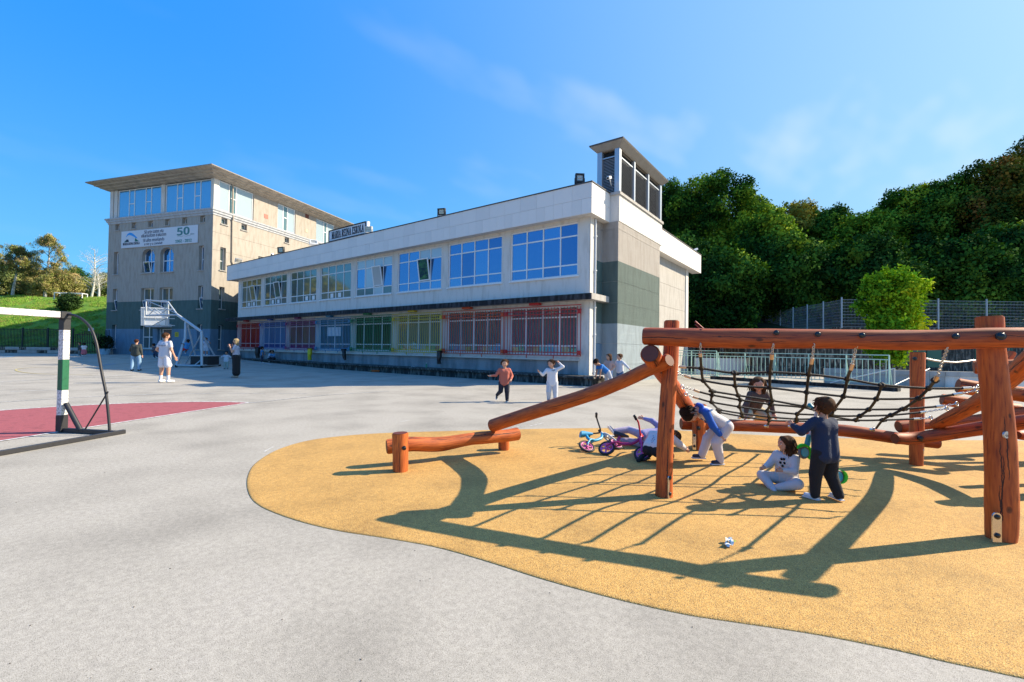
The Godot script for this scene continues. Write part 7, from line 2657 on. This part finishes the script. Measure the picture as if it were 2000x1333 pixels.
	p = person("child in a white sweatshirt with one elbow raised, right of the boy in orange", V.call(P.x, 0, P.z), 1.14, -.15,
		{"torso": V.call(.02, 1, .04), "head": V.call(.12, 1, .12), "face": V.call(.42, -.45, .85), "ua_r": V.call(.62, -.70, .35), "fa_r": V.call(.55, .55, .62), "ua_l": V.call(-.78, .42, .1), "fa_l": V.call(.62, .62, -.25), "th_r": V.call(.06, -.98, .14), "sh_r": V.call(.0, -.96, -.26), "th_l": V.call(-.06, -.99, .02), "sh_l": V.call(-.04, -.99, .05), "curl": .7},
		{"cell": .014, "head_cell": .007, "top": cloth(.70, .66, .66), "bot": cloth(.50, .51, .56), "leg_loose": .018, "hair_mat": brown, "loose": .014, "hem": .04, "shoe": mat(lin(.03, .03, .035), .6)})
	var cp := MB.new()
	for q in [[-.045, .05], [-.07, .065], [-.01, .06]]: cp.box(p.chest + p.tf * (p.rc + .022) + p.tr * q[0] + p.td * q[1], Vector3(.022, .018, .006), Basis(p.tr, p.td, p.tf))
	obj("chest_print", cp, M.dark, p.o)
	# three at the corner of the building
	person("boy in a blue T shirt leaning both hands on the concrete ledge end", V.call(3.55, 0, -16.75), 1.28, -1.35,
		{"torso": V.call(0, .66, .75), "head": V.call(0, .55, .80), "face": V.call(0, -.45, .8), "ua_r": V.call(.15, -.95, .25), "fa_r": V.call(.05, -.98, .15), "ua_l": V.call(-.15, -.95, .25), "fa_l": V.call(-.05, -.98, .15), "th_r": V.call(.06, -.94, -.10), "sh_r": V.call(.04, -.96, -.22), "th_l": V.call(-.06, -.88, -.40), "sh_l": V.call(-.04, -.86, -.48), "curl": .3},
		{"cell": .017, "top": cloth(.015, .15, .46), "sleeve": "short", "bot": cloth(.42, .43, .48), "leg_loose": .016, "hair_mat": dark, "loose": .014, "skin": M.skin_tan, "shoe": mat(lin(.3, .3, .32), .7)})
	person("girl with long brown hair in a pale pink top behind the leaning boy", V.call(3.78, 0, -17.45), 1.26, -.75,
		{"head": V.call(.05, 1, .08), "face": V.call(.3, -.1, .9), "ua_r": V.call(.3, -.85, .3), "fa_r": V.call(-.5, .2, .8), "ua_l": V.call(-.45, -.8, -.2), "fa_l": V.call(.55, -.6, .5), "curl": .6},
		{"cell": .018, "top": cloth(.52, .32, .27), "sleeve": "short", "bot": cloth(.36, .46, .60), "hair": "long", "hair_mat": brown, "fem": true, "shoe": white})
	person("child in a pale grey sweatshirt and jeans by the stone pier, one arm out", V.call(4.18, 0, -17.35), 1.27, -1.05,
		{"torso": V.call(0, 1, .05), "face": V.call(.15, 0, 1), "ua_r": V.call(.15, -.9, .35), "fa_r": V.call(.1, -.85, .5), "ua_l": V.call(-.65, -.65, -.35), "fa_l": V.call(-.62, -.66, -.3), "curl": .4},
		{"cell": .018, "top": cloth(.54, .53, .57), "bot": cloth(.05, .11, .22), "hair": "bun", "hair_mat": brown, "loose": .018, "fem": true, "shoe": white})
	# grown-ups
	person("woman in a dark grey green sweatshirt and light blue jeans walking away towards the tower", gp(-19.29, -23.05), 1.64, -2.95,
		{"torso": V.call(0, 1, .03), "ua_r": V.call(.25, -.95, -.08), "fa_r": V.call(.05, -.97, .2), "ua_l": V.call(-.35, -.9, .05), "fa_l": V.call(.25, -.55, .78), "th_r": V.call(.05, -.98, .14), "sh_r": V.call(.02, -.98, -.12), "th_l": V.call(-.03, -.99, -.08), "sh_l": V.call(.04, -.96, -.22), "curl": .5},
		{"adult": true, "fem": true, "cell": .020, "top": cloth(.040, .046, .042), "bot": cloth(.22, .36, .52), "hair_mat": red, "loose": .030, "leg_loose": .020, "wrinkle": .012, "shoe": mat(lin(.03, .02, .02), .6), "features": false})
	p = person("man in a pale grey T shirt and white shorts seen from behind", gp(-12.57, -16.27), 1.82, 2.95,
		{"torso": V.call(.02, 1, .02), "head": V.call(.06, 1, .02), "face": V.call(.55, 0, .8), "ua_r": V.call(.32, -.93, -.10), "fa_r": V.call(.10, -.9, .40), "ua_l": V.call(-.42, -.88, -.12), "fa_l": V.call(.20, -.60, .72), "th_r": V.call(.12, -.98, .02), "sh_r": V.call(.05, -.99, -.03), "th_l": V.call(-.06, -.99, .03), "sh_l": V.call(-.06, -.99, -.03), "ft_r": V.call(.5, 0, .85), "ft_l": V.call(-.1, 0, 1), "curl": .7},
		{"adult": true, "cell": .018, "head_cell": .011, "top": cloth(.50, .51, .58), "sleeve": "short", "bottom": "short", "bot": cloth(.64, .63, .70), "leg_loose": .030, "hair_mat": brown, "loose": .022, "hem": -.01, "wrinkle": .010, "shoe": white, "sock": white, "sock_up": .42})
	var bp := MB.new()
	for i in 7:
		bp.box(p.chest - p.tf * (p.rc + .036) + p.tr * (.14 - i * .045) - p.td * .02 * (i % 2), Vector3(.028, .03 - .008 * (i % 3), .006), Basis(p.tr, p.td, p.tf))
	obj("back_print", bp, mat(lin(.08, .09, .14), .8), p.o)
	person("woman with blond hair in a long black skirt, hands at her mouth", gp(-11.83, -19.29), 1.68, -1.25,
		{"torso": V.call(0, 1, .03), "head": V.call(0, 1, .10), "face": V.call(0, -.12, 1), "ua_r": V.call(.2, -.95, .22), "fa_r": V.call(-.12, .93, .34), "ua_l": V.call(-.2, -.92, .30), "fa_l": V.call(.16, .90, .40), "th_r": V.call(.04, -1, .03), "th_l": V.call(-.03, -1, -.05), "curl": .7},
		{"adult": true, "fem": true, "cell": .020, "head_cell": .012, "top": cloth(.42, .42, .50), "sleeve": "short", "bottom": "skirt", "skirt": .84, "flare": 1.6, "leg_loose": .025, "bot": cloth(.012, .012, .014), "hair": "long", "hair_mat": blond, "loose": .018, "wrinkle": .009, "skin": M.skin, "shoe": mat(lin(.35, .28, .22), .7), "bare_ankle": true})
	# children round the basketball stand
	P = Vector3(-19.9, 1.18, -27.45)
	person("child in a blue top and red shorts clinging to the basketball stand", V.call(P.x, 0, P.z), 1.05, -2.0,
		{"torso": V.call(.12, .92, -.25), "head": V.call(.05, .95, .1), "face": V.call(0, 0, 1), "ua_r": V.call(.4, .25, .85), "fa_r": V.call(.3, .5, .8), "ua_l": V.call(-.3, -.25, .9), "fa_l": V.call(-.1, .1, 1), "th_r": V.call(.2, -.42, .85), "sh_r": V.call(.0, -.85, .35), "th_l": V.call(-.15, -.55, .80), "sh_l": V.call(.0, -.7, .6), "lift": 1.17, "curl": 1.0},
		{"cell": .022, "features": false, "top": cloth(.04, .22, .50), "sleeve": "short", "bottom": "short", "bot": cloth(.50, .02, .025), "hair_mat": dark, "skin": M.skin_dark, "shoe": white, "leg_loose": .024})
	person("child in a white patterned T shirt and shorts standing on the ballast box", V.call(-19.03, .72, -27.9), 1.12, .35,
		{"ua_r": V.call(.25, -.9, .2), "fa_r": V.call(-.5, .1, .8), "ua_l": V.call(-.75, -.35, .45), "fa_l": V.call(.45, .75, .45), "curl": .6},
		{"cell": .022, "features": false, "top": cloth(.50, .55, .66), "sleeve": "short", "bottom": "short", "bot": cloth(.40, .48, .58), "hair_mat": brown, "skin": M.skin_tan, "shoe": white, "loose": .018, "leg_loose": .022, "sock": white, "sock_up": .12})
	person("small child with both hands at the face, left of the blond woman", gp(-16.45, -25.9), 1.04, .25,
		{"head": V.call(0, 1, .15), "face": V.call(0, -.35, 1), "ua_r": V.call(.72, -.55, .40), "fa_r": V.call(-.45, .78, .42), "ua_l": V.call(-.72, -.55, .40), "fa_l": V.call(.45, .78, .42), "curl": .8},
		{"cell": .022, "features": false, "top": cloth(.48, .52, .60), "bot": cloth(.26, .34, .33), "hair_mat": dark, "skin": M.skin_tan, "shoe": mat(lin(.05, .05, .06), .7), "loose": .018})
	person("child in dark clothes running left past the tower, half hidden behind the man", gp(-27.4, -34.5), 1.25, -1.5,
		{"torso": V.call(0, .94, .3), "ua_r": V.call(.2, -.8, .5), "fa_r": V.call(0, -.4, .9), "ua_l": V.call(-.2, -.8, -.5), "fa_l": V.call(0, -.8, .3), "th_r": V.call(.05, -.8, .58), "sh_r": V.call(0, -.95, -.2), "th_l": V.call(-.05, -.85, -.5), "sh_l": V.call(0, -.75, -.65)},
		{"cell": .026, "features": false, "top": cloth(.10, .09, .11), "bot": cloth(.02, .04, .09), "hair_mat": dark, "skin": M.skin_tan, "shoe": white})
	person("small girl in a pink dress and white top by the iron gate", gp(-34.3, -36.0), 1.10, -2.4,
		{"th_r": V.call(.05, -.98, .2), "th_l": V.call(-.05, -.98, -.2), "ua_r": V.call(.4, -.85, 0), "ua_l": V.call(-.4, -.85, 0)},
		{"cell": .026, "features": false, "top": cloth(.62, .60, .62), "sleeve": "short", "bottom": "skirt", "skirt": .58, "flare": 3.2, "bot": cloth(.50, .13, .17), "hair_mat": dark, "skin": M.skin_dark, "shoe": white, "fem": true})
	person("child in dark clothes standing beside the girl in pink by the iron gate", gp(-34.75, -36.1), 1.12, -.4,
		{"ua_r": V.call(.3, -.95, 0), "ua_l": V.call(-.3, -.9, .2)},
		{"cell": .026, "features": false, "top": cloth(.022, .030, .032), "bot": cloth(.12, .16, .18), "hair_mat": brown, "skin": M.skin_tan, "shoe": white})
	# at the foot of the white wall
	var wb: Vector3 = school_xf * Vector3(24.95, 0, -1.25)
	person("standing child in a blue T shirt beside two seated children at the wall", gp(wb.x, wb.z), 1.18, 2.2,
		{"ua_r": V.call(.3, -.93, 0), "ua_l": V.call(-.25, -.85, .45), "fa_l": V.call(-.1, -.7, .7)},
		{"cell": .024, "features": false, "top": cloth(.05, .20, .40), "sleeve": "short", "bot": cloth(.02, .025, .05), "hair_mat": dark, "skin": M.skin_tan, "shoe": white})
	var k := 0
	for q in [[25.66, cloth(.55, .55, .62), "seated child in a pale top on the wall ledge, nearer the standing child in blue"], [25.0, cloth(.08, .22, .38), "seated child in a blue grey top on the wall ledge, farther right"]]:
		wb = school_xf * Vector3(q[0], .37, -.42)
		person(q[2], wb, 1.15, [2.4, .8][k] - .9,
			{"torso": V.call(0, .96, .25), "head": V.call(0, 1, .3), "face": V.call(0, -.5, .9), "ua_r": V.call(.2, -.8, .5), "fa_r": V.call(-.2, -.2, .9), "ua_l": V.call(-.2, -.8, .5), "fa_l": V.call(.2, -.2, .9), "th_r": V.call(.1, .1, 1), "th_l": V.call(-.1, .15, 1), "sh_r": V.call(0, -1, .2), "sh_l": V.call(0, -1, .1), "lift": .09, "curl": .7},
			{"cell": .024, "features": false, "top": q[1], "bot": cloth(.02, .022, .035), "hair_mat": dark, "skin": M.skin_tan, "shoe": white})
		k += 1

# ---------------------------------------------------------------- bikes, scooters, litter
func wheel(o: Node3D, c: Vector3, ax: Vector3, R: float, tyre: Material, rim: Material, spokes: int) -> void:
	var t := MB.new()
	t.torus(c, ax, R - .017, .017, 26, 8)
	var w := obj("wheel", t, tyre, o)
	var r := MB.new()
	r.torus(c, ax, R - .037, .011, 24, 6)
	obj("rim", r, rim, w)
	var s := MB.new()
	var X := ax.cross(Vector3.UP if absf(ax.y) < .9 else Vector3.RIGHT).normalized()
	var Y := ax.cross(X)
	for i in spokes:
		var a := TAU * i / spokes + .4
		var d := X * cos(a) + Y * sin(a)
		s.flatbar(c + d * .012, c + d * (R - .037), .022, .010, ax)
	s.tube([c - ax * .022, c + ax * .022], [.020, .020], 10)
	obj("spokes", s, rim, w)

func bike(label: String, xf: Transform3D, frame: Color, fork: Color, bars: Color, seat: Color, rim: Color) -> Node3D:
	# a child's balance bike, front wheel towards +x, standing along x before xf turns it over
	var o := thing("balance_bike", label, "bike", xf, "children's bikes lying on the soft surface")
	var R := .116
	var fr := mat(frame, .35)
	var fk := mat(fork, .35)
	var hb := mat(bars, .35)
	var rm := mat(rim, .4)
	var ty := mat(lin(.02, .02, .022), .7)
	wheel(o, Vector3(-.235, R, 0), Vector3.BACK, R, ty, rm, 5)
	wheel(o, Vector3(.255, R, 0), Vector3.BACK, R, ty, rm, 5)
	var f := MB.new()
	f.tube(smooth_loop([Vector3(.16, .34, 0), Vector3(.08, .25, 0), Vector3(-.06, .215, 0), Vector3(-.12, .25, 0), Vector3(-.12, .33, 0)], 4, false), _fill(.021, 17), 8)
	for z in [-.042, .042]: f.tube(smooth_loop([Vector3(-.06, .215, z * .4), Vector3(-.14, .20, z), Vector3(-.235, R, z)], 3, false), _fill(.012, 7), 6)
	obj("frame", f, fr, o)
	var k := MB.new()
	for z in [-.042, .042]: k.tube([Vector3(.17, .33, z * .6), Vector3(.20, .27, z), Vector3(.255, R, z)], [.013, .014, .013], 6)
	k.tube([Vector3(.19, .27, 0), Vector3(.155, .37, 0)], [.024, .022], 8)
	k.tube(smooth_loop([Vector3(.19, .272, 0), Vector3(.27, .285, 0), Vector3(.35, .26, 0)], 3, false), _fill(.020, 7), 6, true, .4)
	obj("fork", k, fk, o)
	var h := MB.new()
	h.tube(smooth_loop([Vector3(.09, .52, -.20), Vector3(.12, .50, -.13), Vector3(.15, .40, -.03), Vector3(.15, .40, .03), Vector3(.12, .50, .13), Vector3(.09, .52, .20)], 4, false), _fill(.012, 21), 7)
	h.tube([Vector3(.155, .36, 0), Vector3(.15, .42, 0)], [.016, .02], 8)
	obj("handlebar", h, hb, o)
	for z in [-1.0, 1.0]:
		var gr := MB.new()
		gr.tube([Vector3(.098, .514, z * .17), Vector3(.085, .522, z * .225)], [.018, .018], 8)
		gr.ball(Vector3(.085, .522, z * .228), Vector3.ONE * .021, 7, 5)
		obj("grip", gr, M.black_plastic, o)
	var s := MB.new()
	s.tube(smooth_loop([Vector3(-.20, .365, 0), Vector3(-.14, .362, 0), Vector3(-.06, .358, 0), Vector3(.0, .352, 0)], 3, false), [.055, .058, .058, .054, .048, .042, .036, .030, .024, .018], 10, true, .5)
	obj("saddle", s, mat(seat, .5), o)
	var sp := MB.new()
	sp.tube([Vector3(-.12, .30, 0), Vector3(-.125, .36, 0)], [.015, .015], 8)
	obj("seat_post", sp, M.steel, o)
	return o

func build_small_things() -> void:
	var yaw := func(a: float) -> Basis: return Basis(Vector3.UP, a)
	var P := Vector3(1.421, 0, -5.798)
	bike("pink and purple balance bike with red handlebar tipped over beside the lying child", Transform3D(yaw.call(-.62) * Basis(Vector3.RIGHT, -.86), Vector3(P.x, .016, P.z)), lin(.36, .012, .12), lin(.40, .012, .20), lin(.50, .010, .02), lin(.02, .02, .025), lin(.55, .12, .36))
	P = Vector3(1.279, 0, -6.16)
	bike("blue and white balance bike with pink rims tipped over behind the pink one", Transform3D(yaw.call(.42) * Basis(Vector3.RIGHT, -1.05), Vector3(P.x + .02, .016, P.z - .02)), lin(.02, .30, .52), lin(.55, .54, .52), lin(.02, .02, .025), lin(.02, .30, .55), lin(.55, .12, .30))
	# scooter in the boy's hands
	var o := thing("scooter", "turquoise and bright green three wheeled scooter carried by the boy in navy", "scooter")
	var cyan := mat(lin(.01, .30, .42), .4)
	var lime := mat(lin(.05, .62, .02), .4)
	var wh := mat(lin(.62, .62, .66), .4)
	var tb := Vector3(2.987, 0.873, -4.5)
	var tb2 := Vector3(3.031, 0.823, -4.46)
	var g1 := MB.new()
	g1.tube([tb, tb.lerp(tb2, .55)], [.019, .017], 9)
	g1.ball(tb, Vector3.ONE * .022, 8, 6)
	obj("grip", g1, cyan, o)
	var hb := MB.new()
	hb.tube([tb, tb2, Vector3(3.085, 0.784, -4.42)], [.013, .013, .013], 8)
	obj("handlebar", hb, wh, o)
	var st := MB.new()
	var foot := Vector3(2.975, 0.492, -4.52)
	st.tube([Vector3(3.038, 0.822, -4.47), Vector3(3.018, 0.654, -4.5), foot], [.015, .015, .017], 8)
	obj("stem", st, wh, o)
	var sl := MB.new()
	sl.tube([Vector3(2.989, 0.576, -4.51), foot + Vector3(0, -.02, 0)], [.024, .027], 9)
	obj("stem_collar", sl, cyan, o)
	for q in [[Vector3(2.939, 0.399, -4.52), 0], [Vector3(3.196, 0.196, -4.4), 1]]:
		var c: Vector3 = q[0]
		var ax := Vector3(.25, .1, .96).normalized()
		var t := MB.new()
		t.torus(c, ax, .052, .014, 22, 8)
		var w := obj("wheel", t, mat(lin(.16, .14, .14), .6), o)
		var hbm := MB.new()
		hbm.tube([c - ax * .014, c + ax * .016], [.048, .044], 18)
		obj("hub", hbm, cyan, w)
		var fd := MB.new()
		var arc := []
		for i in 8:
			var a := (2.6 if q[1] == 0 else .9) - i * .30
			arc.append(c + Vector3(cos(a), sin(a), 0) * .074)
		fd.tube(arc, [.012, .024, .030, .032, .032, .030, .022, .010], 8, true, .45)
		obj("fender", fd, lime, o)
	var dk := MB.new()
	var d0 := Vector3(2.979, 0.413, -4.55)
	var d1 := Vector3(3.225, 0.21, -4.46)
	dk.flatbar(d0, d1, .10, .022, Vector3(.1, .3, -1))
	obj("deck", dk, lime, o)
	# litter
	P = Vector3(1.563, 0, -3.265)
	var lt := thing("snack_wrapper", "crumpled white and green snack wrapper on the yellow surface", "litter", Transform3D(yaw.call(.4), Vector3(P.x, .011, P.z)))
	for q in [[-.035, .012, .03, .25], [.03, .008, -.015, -.35], [.0, .022, .02, .9]]:
		var b := MB.new()
		var n := 5
		for i in n:
			for j in 3:
				var f := func(u: int, v: int) -> Vector3: return Vector3(q[0] + u * .014 - .03, q[1] + .012 * sin(u * 1.7 + q[3] * 9.0) * cos(v * 1.3) + .008, q[2] + v * .016 - .02).rotated(Vector3.UP, q[3])
				b.quad(f.call(i, j + 1), f.call(i + 1, j + 1), f.call(i + 1, j), f.call(i, j))
		obj("foil", b, mat(lin(.68, .68, .64), .35) if q[3] != -.35 else mat(lin(.42, .55, .05), .4), lt)
	# grit and dead leaves scattered over the yard, chalk scratches
	var r := RandomNumberGenerator.new()
	r.seed = 5
	var gm := MB.new()
	gm.ball(Vector3.ZERO, Vector3(.006, .003, .005), 5, 3)
	var gx := []
	var gc := []
	for i in 170:
		var d := 1.2 + 11.0 * pow(r.randf(), 1.8)
		var a := r.randf_range(-.95, .95)
		gx.append(Transform3D(Basis(Vector3.UP, r.randf() * 6.0).scaled(Vector3.ONE * r.randf_range(.25, .9)), Vector3(sin(a) * d, .011 if Geometry2D.is_point_in_polygon(Vector2(sin(a) * d, cos(a) * d), rubber_edge) else .002, -cos(a) * d)))
		var k := r.randf_range(.02, .12)
		gc.append(Color(k * 1.2, k, k * .8))
	var grit := mm("grit", gm.mesh(), M.blade, gx, gc)
	grit.set_meta("label", "dark grit and leaf crumbs scattered over the yard")
	for q in [[Vector3(-2.063, 0, -8.411), Vector3(-1.948, 0, -8.661)], [Vector3(0.345, 0, -8.152), Vector3(0.62, 0, -8.509)], [Vector3(-3.238, 0, -5.931), Vector3(-3.27, 0, -6.205)], [Vector3(0.02, 0, -7.97), Vector3(0.224, 0, -8.143)]]:
		struct("chalk_scratch", strip(q, .018, .005), M.line_white)
	var bt := thing("green_bottle", "small green plastic bottle standing on the wall ledge", "bottle", Transform3D(Basis.IDENTITY, school_xf * Vector3(9.0, .37, -.42)))
	var bb := MB.new()
	bb.tube([Vector3.ZERO, Vector3(0, .16, 0), Vector3(0, .20, 0), Vector3(0, .22, 0)], [.04, .04, .02, .018], 10)
	obj("body", bb, mat(lin(.02, .26, .16), .3), bt)
	var bc := MB.new()
	bc.tube([Vector3(0, .22, 0), Vector3(0, .245, 0)], [.021, .021], 8)
	obj("cap", bc, M.frame, bt)
	var wp := thing("paper_scrap", "small pale paper scrap on the wall ledge left of the green bottle", "litter", Transform3D(Basis(Vector3.UP, .5), school_xf * Vector3(9.9, .37, -.5)))
	var wb := MB.new()
	for i in 4: wb.quad(Vector3(-.1 + i * .05, .01 + .02 * (i % 2), .05), Vector3(-.05 + i * .05, .01 + .02 * ((i + 1) % 2), .05), Vector3(-.05 + i * .05, .01 + .02 * ((i + 1) % 2), -.05), Vector3(-.1 + i * .05, .01 + .02 * (i % 2), -.05))
	obj("sheet", wb, M.paper, wp)
	# small orange scooter lying by the ledge
	var so := thing("small_scooter", "small orange scooter lying on its side by the foot of the wall", "scooter", Transform3D(Basis(Vector3.UP, .5) * Basis(Vector3.RIGHT, -1.2), school_xf * Vector3(12.4, .05, -.95)))
	var og := mat(lin(.48, .10, .015), .5)
	var sd := MB.new()
	sd.cbox(Vector3(0, .08, 0), Vector3(.5, .03, .11), .01)
	sd.tube([Vector3(.24, .08, 0), Vector3(.30, .55, 0)], [.018, .015], 8)
	obj("deck", sd, og, so)
	var sh := MB.new()
	sh.tube([Vector3(.30, .55, -.16), Vector3(.30, .55, .16)], [.014, .014], 7)
	obj("handlebar", sh, M.black_plastic, so)
	for x in [-.27, .27]: wheel(so, Vector3(x, .06, 0), Vector3.BACK, .06, M.dark, M.bag_yellow, 4)
	var bx := thing("dark_crate", "dark crate at the far left foot of the white wall behind the blond woman", "crate", Transform3D(school_xf.basis, school_xf * Vector3(31.4, .37, -.45)))
	var cb := MB.new()
	cb.cbox(Vector3(0, .2, 0), Vector3(.6, .4, .4), .02)
	obj("shell", cb, M.bag_black, bx)
	var cl := MB.new()
	cl.cbox(Vector3(0, .42, 0), Vector3(.64, .05, .44), .01)
	obj("lid", cl, M.dark, bx)

func _ready() -> void:
	rng.seed = 7
	fold.noise_type = FastNoiseLite.TYPE_SIMPLEX_SMOOTH
	fold.frequency = .02
	fold.fractal_octaves = 3
	setup()
	var t0 := Time.get_ticks_msec()
	make_materials()
	build_ground()
	build_school()
	build_tower()
	build_right_side()
	build_trees()
	build_left_side()
	var t1 := Time.get_ticks_msec()
	build_goal()
	build_hoop()
	build_frame()
	build_net()
	build_people()
	build_small_things()
	print("built in ", t1 - t0, " + ", Time.get_ticks_msec() - t1, " ms")
